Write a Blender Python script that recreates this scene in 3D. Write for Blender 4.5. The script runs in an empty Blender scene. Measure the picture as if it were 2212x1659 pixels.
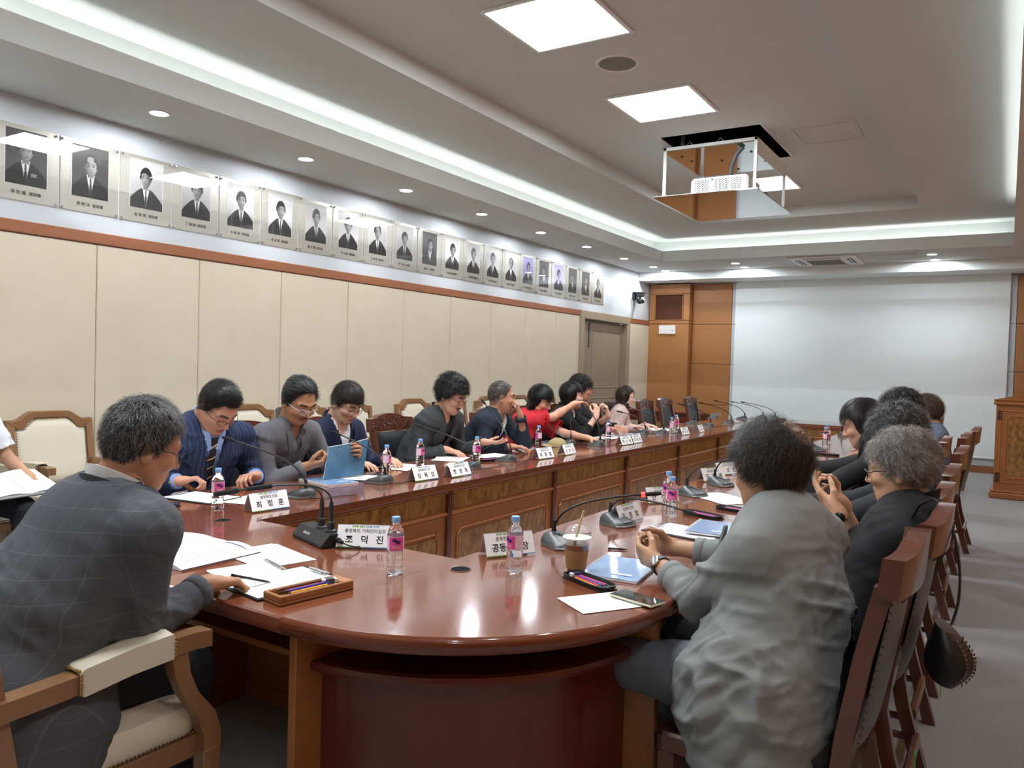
import bpy, math, random
import numpy as np
from mathutils import Matrix, Vector
C = bpy.context.scene.collection
SC = bpy.context.scene
PI = math.pi
# ---------------------------------------------------------------- camera, world, exposure
def cam_axes(yaw, pitch, roll):
    f = np.array([-math.sin(yaw)*math.cos(pitch), math.cos(yaw)*math.cos(pitch), math.sin(pitch)])
    r = np.array([math.cos(yaw), math.sin(yaw), 0.0]); u = np.cross(r, f)
    return math.cos(roll)*r+math.sin(roll)*u, -math.sin(roll)*r+math.cos(roll)*u, f
cr, cu, cf = cam_axes(math.radians(32.2268), math.radians(-1.479), math.radians(1.6933))
cd = bpy.data.cameras.new('camera'); cam = bpy.data.objects.new('camera', cd); C.objects.link(cam)
cd.sensor_width = 36.0; cd.lens = 1696.2/2212*36; cd.clip_start = 0.05; cd.clip_end = 60
m4 = Matrix(((cr[0], cu[0], -cf[0], 0), (cr[1], cu[1], -cf[1], 0), (cr[2], cu[2], -cf[2], 1.45), (0, 0, 0, 1)))
cam.matrix_world = m4
SC.camera = cam
w = bpy.data.worlds.new('world'); SC.world = w; w.use_nodes = True
w.node_tree.nodes['Background'].inputs[0].default_value = (0.9, 0.95, 1, 1)
w.node_tree.nodes['Background'].inputs[1].default_value = 0.3
SC.view_settings.view_transform = 'Standard'; SC.view_settings.look = 'None'
SC.view_settings.gamma = 1.0; SC.view_settings.use_curve_mapping = False
SC.view_settings.exposure = 0.95
LP = 23.0      # ceiling panel strength
LD = 220.0      # downlight strength
LC = 8.0       # cove strip strength
# ---------------------------------------------------------------- materials
def lin(c):
    if isinstance(c, str):
        c = [int(c[i:i+2], 16)/255 for i in (0, 2, 4)]
    return tuple((x/12.92 if x <= .04045 else ((x+.055)/1.055)**2.4) for x in c[:3])+(1.0,)
MATS = {}
def mat(name, col, rough=.6, metal=0, coat=0, noise=0, nscale=20, nstretch=(1, 1, 1), col2=None, bump=0, bscale=200, emit=0, alpha=None, trans=0, ior=1.45, spec=.5, vcol=None, sheen=0, detail=4, bstretch=None):
    if name in MATS: return MATS[name]
    m = bpy.data.materials.new(name); m.use_nodes = True; MATS[name] = m
    nt = m.node_tree; b = nt.nodes['Principled BSDF']
    b.inputs['Base Color'].default_value = lin(col); b.inputs['Roughness'].default_value = rough
    b.inputs['Metallic'].default_value = metal; b.inputs['Coat Weight'].default_value = coat
    b.inputs['Coat Roughness'].default_value = .08
    b.inputs['IOR'].default_value = ior; b.inputs['Transmission Weight'].default_value = trans
    b.inputs['Specular IOR Level'].default_value = spec
    if sheen: b.inputs['Sheen Weight'].default_value = sheen
    if emit:
        b.inputs['Emission Color'].default_value = lin(col); b.inputs['Emission Strength'].default_value = emit
    tc = None
    if noise or bump:
        tc = nt.nodes.new('ShaderNodeTexCoord')
    if noise:
        mp = nt.nodes.new('ShaderNodeMapping'); mp.inputs['Scale'].default_value = nstretch
        nt.links.new(tc.outputs['Object'], mp.inputs['Vector'])
        n = nt.nodes.new('ShaderNodeTexNoise'); n.inputs['Scale'].default_value = nscale; n.inputs['Detail'].default_value = detail
        n.inputs['Roughness'].default_value = .6
        nt.links.new(mp.outputs[0], n.inputs['Vector'])
        cr_ = nt.nodes.new('ShaderNodeValToRGB')
        cr_.color_ramp.elements[0].position = .5-noise; cr_.color_ramp.elements[1].position = .5+noise
        cr_.color_ramp.elements[0].color = lin(col2 if col2 else col); cr_.color_ramp.elements[1].color = lin(col)
        nt.links.new(n.outputs['Fac'], cr_.inputs[0]); nt.links.new(cr_.outputs[0], b.inputs['Base Color'])
    if vcol:
        a = nt.nodes.new('ShaderNodeVertexColor'); a.layer_name = vcol
        nt.links.new(a.outputs['Color'], b.inputs['Base Color'])
    if bump:
        n2 = nt.nodes.new('ShaderNodeTexNoise'); n2.inputs['Scale'].default_value = bscale; n2.inputs['Detail'].default_value = 3
        if bstretch:
            mp2 = nt.nodes.new('ShaderNodeMapping'); mp2.inputs['Scale'].default_value = bstretch
            nt.links.new(tc.outputs['Object'], mp2.inputs['Vector']); nt.links.new(mp2.outputs[0], n2.inputs['Vector'])
        else:
            nt.links.new(tc.outputs['Object'], n2.inputs['Vector'])
        bp = nt.nodes.new('ShaderNodeBump'); bp.inputs['Strength'].default_value = bump; bp.inputs['Distance'].default_value = .01
        nt.links.new(n2.outputs['Fac'], bp.inputs['Height']); nt.links.new(bp.outputs[0], b.inputs['Normal'])
    return m
M = {}
M['ceil'] = mat('ceiling_paint', 'cdd1cf', .9, noise=.3, nscale=1.5, col2='c9cdcb')
M['white_wall'] = mat('white_wall', 'c3cad0', .75, bump=.05, bscale=60)
M['fabric_wall'] = mat('cream_fabric_wall', 'd6cdb9', .95, noise=.35, nscale=3, col2='cfc5af', bump=.25, bscale=700)
M['band'] = mat('wood_band', '9a6242', .45, noise=.3, nscale=6, nstretch=(8, 1, 8), col2='8d5638')
M['carpet'] = mat('grey_carpet', 'c2c4c6', 1, noise=.25, nscale=240, col2='a2a4a6', bump=.8, bscale=500)
M['orange_wood'] = mat('orange_wood', 'ad794b', .42, noise=.35, nscale=4, nstretch=(1, 1, 9), col2='a36f42')
M['dark_grille'] = mat('speaker_cloth', '5c3523', .9, noise=.3, nscale=200, col2='4b2a1b')
M['door'] = mat('door_wood', '9c8e7c', .5, noise=.3, nscale=8, nstretch=(6, 6, .6), col2='8a7c6a')
M['door_frame'] = mat('door_frame_wood', 'a59885', .5, noise=.3, nscale=8, nstretch=(6, 6, .6), col2='95876f')
M['screen'] = mat('screen_fabric', 'e8f2f5', .85)
M['metal'] = mat('chrome', 'c8c8c8', .22, metal=1)
M['brass'] = mat('brass', 'b08a4a', .3, metal=1)
M['antique'] = mat('antique_nail', '6a4a30', .35, metal=1)
M['table'] = mat('lacquer_table', '834a34', .16, coat=.7, noise=.35, nscale=3.5, nstretch=(6, 1, 6), col2='77402b', spec=.5, bump=.012, bscale=30)
M['table_edge'] = mat('table_edge_wood', '6e2f19', .2, coat=.6, noise=.3, nscale=5, col2='5f2813')
M['table_frame'] = mat('table_frame_wood', 'a3683a', .32, coat=.25, noise=.3, nscale=8, nstretch=(1, 1, 4), col2='91592f')
M['table_mold'] = mat('table_moulding', 'ab6c3c', .3, coat=.3)
M['table_red'] = mat('table_red_panel', '66261a', .28, coat=.3, noise=.3, nscale=5, nstretch=(5, 5, .6), col2='551e14')
M['burl'] = mat('burl_veneer', 'a9783c', .32, coat=.3, noise=.15, nscale=26, col2='6a4420', nstretch=(1, 1, .55), detail=8)
M['black'] = mat('black_plastic', '202224', .45)
M['black_gloss'] = mat('black_gloss', '121314', .15)
M['grey_plastic'] = mat('grey_plastic', '55585a', .4)
M['leather'] = mat('black_leather', '1d1f22', .38, bump=.15, bscale=120)
M['cream_leather'] = mat('cream_leather', 'd9d2bf', .5, bump=.12, bscale=90)
M['chair_wood'] = mat('chair_wood', '66392a', .25, coat=.4, noise=.35, nscale=6, nstretch=(1, 1, .3), col2='4e2a1f')
M['chair_wood_d'] = mat('chair_carving_wood', '5a3826', .28, coat=.4, noise=.3, nscale=40, col2='3a2116')
M['arm_wood'] = mat('armchair_wood', '96704f', .35, coat=.25, noise=.35, nscale=6, nstretch=(1, 1, .3), col2='825d41')
M['lamp'] = mat('panel_light', 'f3f8fb', .5, emit=LP)
M['lampd'] = mat('downlight_light', 'f5f8fb', .5, emit=LD)
M['lampc'] = mat('cove_light', 'fafcfc', .5, emit=LC)
M['white_plastic'] = mat('white_plastic', 'e6e6e4', .4)
M['white_metal'] = mat('white_metal', 'e2e4e2', .35)
M['plate'] = mat('polished_plate', 'b9bcbc', .06, metal=1)
M['void'] = mat('ceiling_void', '1b1e21', .9)
M['grille'] = mat('grey_grille', '8f9087', .7, noise=.2, nscale=400, col2='6d6e66')
M['slot'] = mat('dark_slot', '2b2b2a', .6)
M['paper'] = mat('paper', 'eeeff2', .7)
M['ink'] = mat('ink', '8a8d95', .8)
M['ink_dark'] = mat('ink_dark', '22242c', .7)
# ---------------------------------------------------------------- mesh helpers
class MB:
    def __init__(s): s.v = []; s.f = []; s.m = []; s.n = 0; s.T = None
    def add(s, vs, fs, m=0):
        vs = np.asarray(vs, float).reshape(-1, 3)
        if s.T is not None: vs = vs@s.T[:3, :3].T+s.T[:3, 3]
        s.v.append(vs); n = s.n
        s.f += [tuple(i+n for i in f) for f in fs]
        if isinstance(m, int): s.m += [m]*len(fs)
        else: s.m += list(m)
        s.n += len(vs)
    def box(s, a, b, m=0, c=0):
        x0, y0, z0 = [min(p, q) for p, q in zip(a, b)]; x1, y1, z1 = [max(p, q) for p, q in zip(a, b)]
        c = min(c, (x1-x0)*.45, (y1-y0)*.45, (z1-z0)*.45)
        if c <= 0:
            v = [(x, y, z) for z in (z0, z1) for y in (y0, y1) for x in (x0, x1)]
            s.add(v, [(0, 2, 3, 1), (4, 5, 7, 6), (0, 1, 5, 4), (2, 6, 7, 3), (0, 4, 6, 2), (1, 3, 7, 5)], m); return
        X = (x0, x1); Y = (y0, y1); Z = (z0, z1); sg = (1, -1); v = []; idx = {}
        for i in (0, 1):
            for j in (0, 1):
                for k in (0, 1):
                    x, y, z = X[i], Y[j], Z[k]
                    idx[i, j, k] = len(v)
                    v += [(x, y+c*sg[j], z+c*sg[k]), (x+c*sg[i], y, z+c*sg[k]), (x+c*sg[i], y+c*sg[j], z)]
        I = lambda i, j, k, a: idx[i, j, k]+a
        f = [(I(0,0,0,0),I(0,0,1,0),I(0,1,1,0),I(0,1,0,0)), (I(1,0,0,0),I(1,1,0,0),I(1,1,1,0),I(1,0,1,0)),
             (I(0,0,0,1),I(1,0,0,1),I(1,0,1,1),I(0,0,1,1)), (I(0,1,0,1),I(0,1,1,1),I(1,1,1,1),I(1,1,0,1)),
             (I(0,0,0,2),I(0,1,0,2),I(1,1,0,2),I(1,0,0,2)), (I(0,0,1,2),I(1,0,1,2),I(1,1,1,2),I(0,1,1,2))]
        for j in (0,1):
            for k in (0,1): f.append((I(0,j,k,1),I(0,j,k,2),I(1,j,k,2),I(1,j,k,1)))
        for i in (0,1):
            for k in (0,1): f.append((I(i,0,k,0),I(i,0,k,2),I(i,1,k,2),I(i,1,k,0)))
        for i in (0,1):
            for j in (0,1): f.append((I(i,j,0,0),I(i,j,0,1),I(i,j,1,1),I(i,j,1,0)))
        for i in (0,1):
            for j in (0,1):
                for k in (0,1): f.append((I(i,j,k,0),I(i,j,k,1),I(i,j,k,2)))
        s.add(v, f, m)
    def tube(s, P, r, n=8, m=0, cap=True, sq=None):
        P = [np.array(p, float) for p in P]; k = len(P)
        R = [r]*k if np.isscalar(r) else list(r)
        t0 = P[1]-P[0]; a = np.array([0, 0, 1.]) if abs(t0[2]) < .9*np.linalg.norm(t0) else np.array([1., 0, 0])
        vs = []; u = None
        for i in range(k):
            t = P[min(i+1, k-1)]-P[max(i-1, 0)]; t = t/(np.linalg.norm(t)+1e-12)
            if u is None: u = np.cross(a, t)
            u = u-t*(u@t); u = u/(np.linalg.norm(u)+1e-12); w_ = np.cross(t, u)
            for j in range(n):
                th = 2*PI*(j+.5)/n
                q = 1 if sq is None else sq
                vs.append(P[i]+R[i]*(math.cos(th)*u+q*math.sin(th)*w_))
        fs = [(i*n+j, i*n+(j+1) % n, (i+1)*n+(j+1) % n, (i+1)*n+j) for i in range(k-1) for j in range(n)]
        if cap: fs += [tuple(range(n))[::-1], tuple((k-1)*n+j for j in range(n))]
        s.add(vs, fs, m)
    def lathe(s, prof, c=(0, 0, 0), n=20, m=0, sy=1.0):
        vs = [(c[0]+r*math.cos(2*PI*j/n), c[1]+sy*r*math.sin(2*PI*j/n), c[2]+z) for r, z in prof for j in range(n)]
        k = len(prof)
        fs = [(i*n+j, i*n+(j+1) % n, (i+1)*n+(j+1) % n, (i+1)*n+j) for i in range(k-1) for j in range(n)]
        if prof[0][0] > 1e-6: fs.append(tuple(range(n))[::-1])
        if prof[-1][0] > 1e-6: fs.append(tuple((k-1)*n+j for j in range(n)))
        mm = m if isinstance(m, int) else [m[i] for i in range(k-1) for j in range(n)]+[m[0]]*(len(fs)-(k-1)*n)
        s.add(vs, fs, mm)
    def prism(s, pts, d, m=0):
        pts = [np.array(p, float) for p in pts]; d = np.array(d, float); n = len(pts)
        s.add(pts+[p+d for p in pts], [tuple(range(n))[::-1], tuple(range(n, 2*n))]+[(i, (i+1) % n, n+(i+1) % n, n+i) for i in range(n)], m)
    def grid(s, G, m=0, closed=False):
        G = np.asarray(G, float); a, b = G.shape[:2]
        fs = [(i*b+j, i*b+(j+1) % b, (i+1)*b+(j+1) % b, (i+1)*b+j) for i in range(a-1) for j in range(b if closed else b-1)]
        s.add(G.reshape(-1, 3), fs, m)
    def ball(s, c, r, m=0, nu=8, nv=12):
        if np.isscalar(r): r = (r, r, r)
        vs = [(c[0], c[1], c[2]-r[2])]
        for i in range(1, nu):
            a = -PI/2+PI*i/nu
            for j in range(nv):
                b = 2*PI*j/nv; vs.append((c[0]+r[0]*math.cos(a)*math.cos(b), c[1]+r[1]*math.cos(a)*math.sin(b), c[2]+r[2]*math.sin(a)))
        vs.append((c[0], c[1], c[2]+r[2])); e = len(vs)-1
        fs = [(0, 1+(j+1) % nv, 1+j) for j in range(nv)]
        for i in range(nu-2):
            for j in range(nv): fs.append((1+i*nv+j, 1+i*nv+(j+1) % nv, 1+(i+1)*nv+(j+1) % nv, 1+(i+1)*nv+j))
        b0 = 1+(nu-2)*nv
        fs += [(e, b0+j, b0+(j+1) % nv) for j in range(nv)]
        s.add(vs, fs, m)
    def nail(s, c, r=.005, m=0):
        x, y, z = c
        s.add([(x-r,y,z),(x+r,y,z),(x,y-r,z),(x,y+r,z),(x,y,z-r),(x,y,z+r)],
              [(0,2,5),(2,1,5),(1,3,5),(3,0,5),(2,0,4),(1,2,4),(3,1,4),(0,3,4)], m)
    def mesh(s, name, mats, smooth=True, ang=35):
        me = bpy.data.meshes.new(name)
        V = np.concatenate(s.v)
        me.vertices.add(len(V)); me.vertices.foreach_set('co', V.astype(np.float32).ravel())
        ln = np.array([len(f) for f in s.f], np.int32); st = np.concatenate([[0], np.cumsum(ln)[:-1]]).astype(np.int32)
        flat = np.fromiter((i for f in s.f for i in f), np.int32)
        me.loops.add(len(flat)); me.loops.foreach_set('vertex_index', flat)
        me.polygons.add(len(ln)); me.polygons.foreach_set('loop_start', st); me.polygons.foreach_set('loop_total', ln)
        if not isinstance(mats, (list, tuple)): mats = [mats]
        for q in mats: me.materials.append(M[q] if isinstance(q, str) else q)
        me.polygons.foreach_set('material_index', np.array(s.m, np.int32))
        me.polygons.foreach_set('use_smooth', np.full(len(ln), smooth))
        me.update(calc_edges=True); me.validate()
        if smooth and ang < 180: me.set_sharp_from_angle(angle=math.radians(ang))
        return me
    def build(s, name, mats, parent=None, smooth=True, ang=35, label=None):
        return link(name, s.mesh(name, mats, smooth, ang), parent, label)
def link(name, me, parent=None, label=None, loc=None, rotz=None):
    o = bpy.data.objects.new(name, me); C.objects.link(o)
    if parent is not None: o.parent = parent
    if label: o['label'] = label
    if loc is not None: o.location = loc
    if rotz is not None: o.rotation_euler = (0, 0, rotz)
    return o
def thing(name, label, cat, loc=(0, 0, 0), rz=0, group=None, kind=None):
    o = bpy.data.objects.new(name, None); C.objects.link(o); o.empty_display_size = .1
    o.location = loc; o.rotation_euler = (0, 0, rz)
    return tag(o, label, cat, group, kind)
def tag(o, label=None, cat=None, group=None, kind=None):
    if label: o['label'] = label
    if cat: o['category'] = cat
    if group: o['group'] = group
    if kind: o['kind'] = kind
    return o
def dup(root, loc, rz, label, group=None):
    def cp(o, par):
        c = o.copy(); C.objects.link(c)
        if par is not None: c.parent = par
        for k in list(o.children):
            if k.name in seen: continue
            cp(k, c)
        return c
    seen = set()
    r = cp(root, None); r.location = loc; r.rotation_euler = (0, 0, rz); r['label'] = label
    if group: r['group'] = group
    return r
def rotm(axis, a, o=(0, 0, 0)):
    m = Matrix.Translation(Vector(o))@Matrix.Rotation(a, 4, axis)@Matrix.Translation(-Vector(o))
    return np.array(m)
def xf(loc, rz=0): return np.array(Matrix.Translation(Vector(loc))@Matrix.Rotation(rz, 4, 'Z'))
def text_mesh(s, size, ext=.0004, bold=.0, align='CENTER'):
    cu_ = bpy.data.curves.new('t', 'FONT'); cu_.body = s; cu_.size = size; cu_.extrude = ext; cu_.offset = bold
    cu_.align_x = align; cu_.align_y = 'CENTER'; cu_.resolution_u = 2
    o = bpy.data.objects.new('t', cu_); C.objects.link(o)
    dg = bpy.context.evaluated_depsgraph_get()
    me = bpy.data.meshes.new_from_object(o.evaluated_get(dg)); bpy.data.objects.remove(o)
    return me
# ================================================================= SETTING
XL, XR, YF, YN = -5.73, .95, 13.95, -3.2
ZS, ZL, Z2, Z3 = 3.17, 3.34, 3.52, 3.67          # soffit, lip top, tray, centre panel
b = MB(); b.box((XL-.1, YN-.1, -.08), (XR+.1, YF+.1, 0)); tag(b.build('floor', 'carpet'), 'grey carpet floor', kind='structure')
# left wall
b = MB(); b.box((XL-.1, YN, 0), (XL, 10.99, 3.8)); b.box((XL-.1, 12.89, 0), (XL, YF, 3.8)); b.box((XL-.1, 10.99, 2.32), (XL, 12.89, 3.8))
b.box((XL-.25, 10.9, 0), (XL-.2, 13, 2.4))
wl = b.build('wall_left', 'white_wall', smooth=False); tag(wl, kind='structure')
ye = 3.27-.87*7
pan = None
for i in range(24):
    y0 = ye+i*.87; y1 = y0+.87
    if y0 > 12.9: break
    if y0 > 10.3: y1 = min(y1, 10.99)
    if y0 > 10.9: continue
    b = MB(); b.box((XL, y0+.002, .1), (XL+.022, y1-.002, 2.235), c=.006); b.build('wall_panel', 'fabric_wall', wl)
b = MB(); b.box((XL, 12.92, .1), (XL+.022, YF-.0, 2.235), c=.006); b.build('wall_panel', 'fabric_wall', wl)
b = MB(); b.box((XL, YN, 2.24), (XL+.03, 10.99, 2.325), c=.006); b.box((XL, 12.89, 2.24), (XL+.03, YF, 2.325), c=.006)
tag(b.build('trim_1', 'band'), kind='structure')
b = MB(); b.box((XL, YN, 0), (XL+.03, 10.95, .1), c=.004); b.box((XL, 12.93, 0), (XL+.03, YF, .1), c=.004)
tag(b.build('baseboard_left', 'band'), kind='structure')
# door
dr = thing('door_1', None, None, (XL, 10.99, 0), kind='structure')
b = MB()
b.box((-.06, 0, 0), (.05, .13, 2.2), c=.004); b.box((-.06, 1.76, 0), (.05, 1.9, 2.2), c=.004); b.box((-.06, 0, 2.2), (.05, 1.9, 2.33), c=.008)
b.build('door_frame', 'door_frame', dr)
for y0, y1 in ((.135, .5), (.505, 1.755)):
    b = MB(); b.box((-.1, y0, .01), (-.055, y1, 2.19), c=.004)
    yy = (y0+.09, y1-.09)
    for z0, z1 in ((.18, .92), (1.1, 2.04)):
        b.tube([(-.055, yy[0], z0), (-.055, yy[1], z0), (-.055, yy[1], z1), (-.055, yy[0], z1), (-.055, yy[0], z0)], .012, 6)
        b.box((-.06, yy[0]+.03, z0+.03), (-.05, yy[1]-.03, z1-.03), c=.008)
    lf = b.build('door_leaf', 'door', dr)
    if y1 > 1:
        b = MB(); b.lathe([(.028, 0), (.028, .012), (.012, .014), (.012, .05)], n=14); b.T = None
        v = b.v[0]; b.v[0] = np.stack([v[:, 2]-.055, v[:, 0]+.6, v[:, 1]+1.02], 1)
        b.tube([(-.008, .6, 1.02), (-.004, .66, 1.02), (-.008, .72, 1.018)], [.011, .009, .007], 8)
        b.build('door_handle', 'metal', lf)
        b = MB()
        for z in (.3, 1.1, 1.95): b.tube([(-.048, 1.745, z-.05), (-.048, 1.745, z+.05)], .009, 8)
        b.build('hinge', 'metal', lf)
b = MB(); b.box((-.05, .46, 1.75), (-.035, .5, 2.15), c=.003); b.build('flush_bolt', 'grey_plastic', dr)
# far wall: orange wood column, wood panels, white boards
b = MB(); b.box((XL, YF+.05, 0), (XR, YF+.15, 3.8)); wf = b.build('wall_far', 'white_wall'); tag(wf, kind='structure')
def wp(n, x0, x1, z0, z1, y=YF, t=.05, m='orange_wood', g=.003):
    b = MB(); b.box((x0+g, y, z0+g), (x1-g, y+t, z1-g), c=.004); return b.build(n, m, wf)
for z0, z1 in ((.1, .82), (.82, 1.55), (1.55, 2.27), (2.27, 3.0)):
    wp('wood_panel', -4.93, -4.2, z0, z1); wp('white_board', -4.2, -4.1, z0, z1, m='white_wall')
    wp('white_board', -.05, .08, z0, z1, m='white_wall'); wp('wood_panel', .08, XR, z0, z1)
wp('white_board', -4.1, -.05, .1, 3.0, m='white_wall')
# column with speaker niche
wp('column_front', XL+.02, -4.93, .1, 2.27, YF-.16, .2); wp('column_front', XL+.02, -4.93, 2.27, 2.33, YF-.16, .2)
wp('column_front', XL+.02, -4.93, 2.82, 3.0, YF-.16, .2); wp('column_front', XL+.02, -5.6, 2.33, 2.82, YF-.16, .2); wp('column_front', -5.05, -4.93, 2.33, 2.82, YF-.16, .2)
b = MB(); b.box((-5.62, YF-.13, 2.31), (-5.03, YF-.11, 2.84)); b.build('speaker_grille', 'dark_grille', wf)
b = MB()
b.box((-5.6, YF-.17, 2.33), (-5.585, YF-.12, 2.82)); b.box((-5.065, YF-.17, 2.33), (-5.05, YF-.12, 2.82)); b.box((-5.6, YF-.17, 2.33), (-5.05, YF-.12, 2.345)); b.box((-5.6, YF-.17, 2.805), (-5.05, YF-.12, 2.82))
b.build('grille_frame', 'orange_wood', wf)
b = MB(); b.box((XL, YF-.18, 0), (-4.92, YF, .1), c=.004); b.box((-4.93, YF-.03, 0), (XR, YF, .1), c=.004)
tag(b.build('baseboard_far', 'band'), kind='structure')
# right and near walls
b = MB(); b.box((XR, YN, 0), (XR+.1, YF+.15, 3.8)); wr = b.build('wall_right', 'orange_wood', smooth=False); tag(wr, kind='structure')
for i in range(14):
    y0 = YN+i*1.23
    b = MB(); b.box((XR-.02, y0+.004, .1), (XR, min(y0+1.226, YF-.005), 2.6), c=.004); b.build('wood_panel', 'orange_wood', wr)
b = MB(); b.box((XR-.03, YN, 0), (XR, YF, .1), c=.004); tag(b.build('baseboard_right', 'band'), kind='structure')
b = MB(); b.box((XL-.1, YN-.1, 0), (XR+.1, YN, 3.8)); wn = b.build('wall_near', 'white_wall', smooth=False); tag(wn, kind='structure')
for i in range(7):
    y0 = XL+.01+i*.95
    b = MB(); b.box((y0+.004, YN, .1), (y0+.946, YN+.02, 2.3), c=.004); b.build('wall_panel', 'fabric_wall', wn)
b = MB(); b.box((XL, YN, 0), (XR, YN+.03, .1), c=.004); tag(b.build('baseboard_near', 'band'), kind='structure')
# ceiling: soffit ring, lip, tray, raised centre with the projector opening
x1, x2, y1_, y2_ = -4.8, 0.0, -1.2, 12.05           # lip
xb0, xb1, yb0, yb1 = -5.02, .22, -1.42, 12.27       # cove back
xc0, xc1, yc0, yc1 = -3.78, -.98, -.2, 10.9         # raised centre
HX0, HX1, HY0, HY1 = -2.92, -1.97, 7.17, 8.38       # opening
b = MB()
def slab(x0, y0, x1, y1, z0, z1): b.box((x0, y0, z0), (x1, y1, z1))
def ring(o, i, z0, z1):
    slab(o[0], o[1], i[0], o[3], z0, z1); slab(i[2], o[1], o[2], o[3], z0, z1)
    slab(i[0], o[1], i[2], i[1], z0, z1); slab(i[0], i[3], i[2], o[3], z0, z1)
ring((XL, YN, XR, 13.3), (x1, y1_, x2, y2_), ZS, ZS+.02)
ring((XL, YN, XR, YF+.05), (xb0, yb0, xb1, yb1), ZS+.02, Z2)      # cove back blocks
ring((xb0-.05, yb0-.05, xb1+.05, yb1+.05), (xc0, yc0, xc1, yc1), Z2, Z2+.02)
ring((xc0-.04, yc0-.04, xc1+.04, yc1+.04), (xc0, yc0, xc1, yc1), Z2+.02, Z3)
ring((xc0-.04, yc0-.04, xc1+.04, yc1+.04), (HX0, HY0, HX1, HY1), Z3, Z3+.02)
cl = b.build('ceiling', 'ceil', smooth=False); tag(cl, kind='structure')
b = MB(); ring((x1-.02, y1_-.02, x2+.02, y2_+.02), (x1, y1_, x2, y2_), ZS+.02, ZL); b.build('cove_lip', 'ceil', cl, smooth=False)
b = MB(); b.box((XL, 13.3, 3.02), (XR, YF+.05, 3.17)); b.build('valance', 'screen', cl, smooth=False)
b = MB(); e = .3
ring((HX0-e, HY0-e, HX1+e, HY1+e), (HX0-.001, HY0-.001, HX1+.001, HY1+.001), Z3+.5, Z3+.51)
b.box((HX0-e, HY0-e, Z3+.02), (HX0-e-.02, HY1+e, Z3+.8)); b.box((HX1+e, HY0-e, Z3+.02), (HX1+e+.02, HY1+e, Z3+.8))
b.box((HX0-e, HY0-e, Z3+.02), (HX1+e, HY0-e-.02, Z3+.8)); b.box((HX0-e, HY1+e, Z3+.02), (HX1+e, HY1+e+.02, Z3+.8)); b.box((HX0-e, HY0-e, Z3+.8), (HX1+e, HY1+e, Z3+.82))
b.build('ceiling_void', 'void', cl, smooth=False)
b = MB()
ring((HX0-.02, HY0-.02, HX1+.02, HY1+.02), (HX0, HY0, HX1, HY1), Z3-.006, Z3+.02); b.build('opening_frame', 'white_metal', cl, smooth=False)
b = MB()   # cove strips
for a_, c_ in (((x1-.12, y1_, ZS+.03), (x1-.09, y2_, ZS+.045)), ((x2+.09, y1_, ZS+.03), (x2+.12, 10.6, ZS+.045)), ((x1, y2_+.09, ZS+.03), (x2, y2_+.12, ZS+.045)), ((x1, y1_-.12, ZS+.03), (x2, y1_-.09, ZS+.045))):
    b.box(a_, c_)
b.build('cove_light_strip', 'lampc', cl, smooth=False)
# light panels
lab = ['square white ceiling light nearest the camera, cut off by the top of the photo', 'square white ceiling light between the round speaker and the projector opening', 'square white ceiling light beyond the hanging projector', 'square white ceiling light above the near end of the table', 'square white ceiling light over the far end of the room']
for i, yc in enumerate((4.46, 6.27, 9.48, 2.6, .8)):
    s = .34; xc = -2.54
    if i >= 3: lb = lab[3]
    t = thing('ceiling_light', lab[i] if i < 3 else ('square white ceiling light above the near end of the table' if i == 3 else 'square white ceiling light behind the camera'), 'ceiling light', (xc, yc, Z3), group='square ceiling lights')
    b = MB(); b.box((-s, -s, -.012), (s, s, -.002)); b.build('diffuser', 'lamp', t, smooth=False)
    b = MB()
    for q in (((-s-.03, -s-.03), (s+.03, -s)), ((-s-.03, s), (s+.03, s+.03)), ((-s-.03, -s), (-s, s)), ((s, -s), (s+.03, s))):
        b.box((q[0][0], q[0][1], -.016), (q[1][0], q[1][1], 0), c=.003)
    b.build('frame', 'white_metal', t)
# downlights
order0 = ['first', 'second', 'third', 'fourth', 'fifth', 'sixth', 'seventh', 'eighth', 'ninth', 'tenth']+['']*9
dls = [(-5.21, 3.42-1.34*k) for k in (4, 3, 2, 1)]+[(-5.21, y) for y in (3.42, 4.81, 6.15, 7.5, 8.86, 10.18, 11.48)]+[(-5.17, 12.6), (-5.17, 13.15), (-3.77, 12.6), (-3.77, 13.12), (-.97, 12.55), (-.97, 13.15)]+[(.44, y) for y in (-.6, .74, 2.08, 3.42, 4.81, 6.15, 7.5, 8.86, 10.18, 11.48)]
nm = {4: 'first round downlight along the left soffit from the left edge of the photo', 5: 'second round downlight along the left soffit from the left edge', 6: 'third round downlight along the left soffit from the left edge', 7: 'fourth round downlight along the left soffit from the left edge', 8: 'fifth round downlight along the left soffit from the left edge', 9: 'sixth round downlight along the left soffit from the left edge', 10: 'seventh round downlight along the left soffit, before the corner pair',
      11: 'nearer round downlight of the pair at the far left ceiling corner', 12: 'farther round downlight of the pair at the far left ceiling corner', 13: 'nearer downlight of the pair left of the air conditioner', 14: 'farther downlight of the pair left of the air conditioner', 15: 'nearer downlight of the pair right of the air conditioner', 16: 'farther downlight of the pair right of the air conditioner'}
b = MB(); b.lathe([(.058, -.003), (.0001, -.003)], n=20); ml = b.mesh('lens', 'lampd', smooth=False)
b = MB(); b.lathe([(.058, -.001), (.059, -.006), (.068, -.007), (.074, -.003), (.074, 0)], n=24); mr = b.mesh('trim_ring', 'white_plastic')
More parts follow.
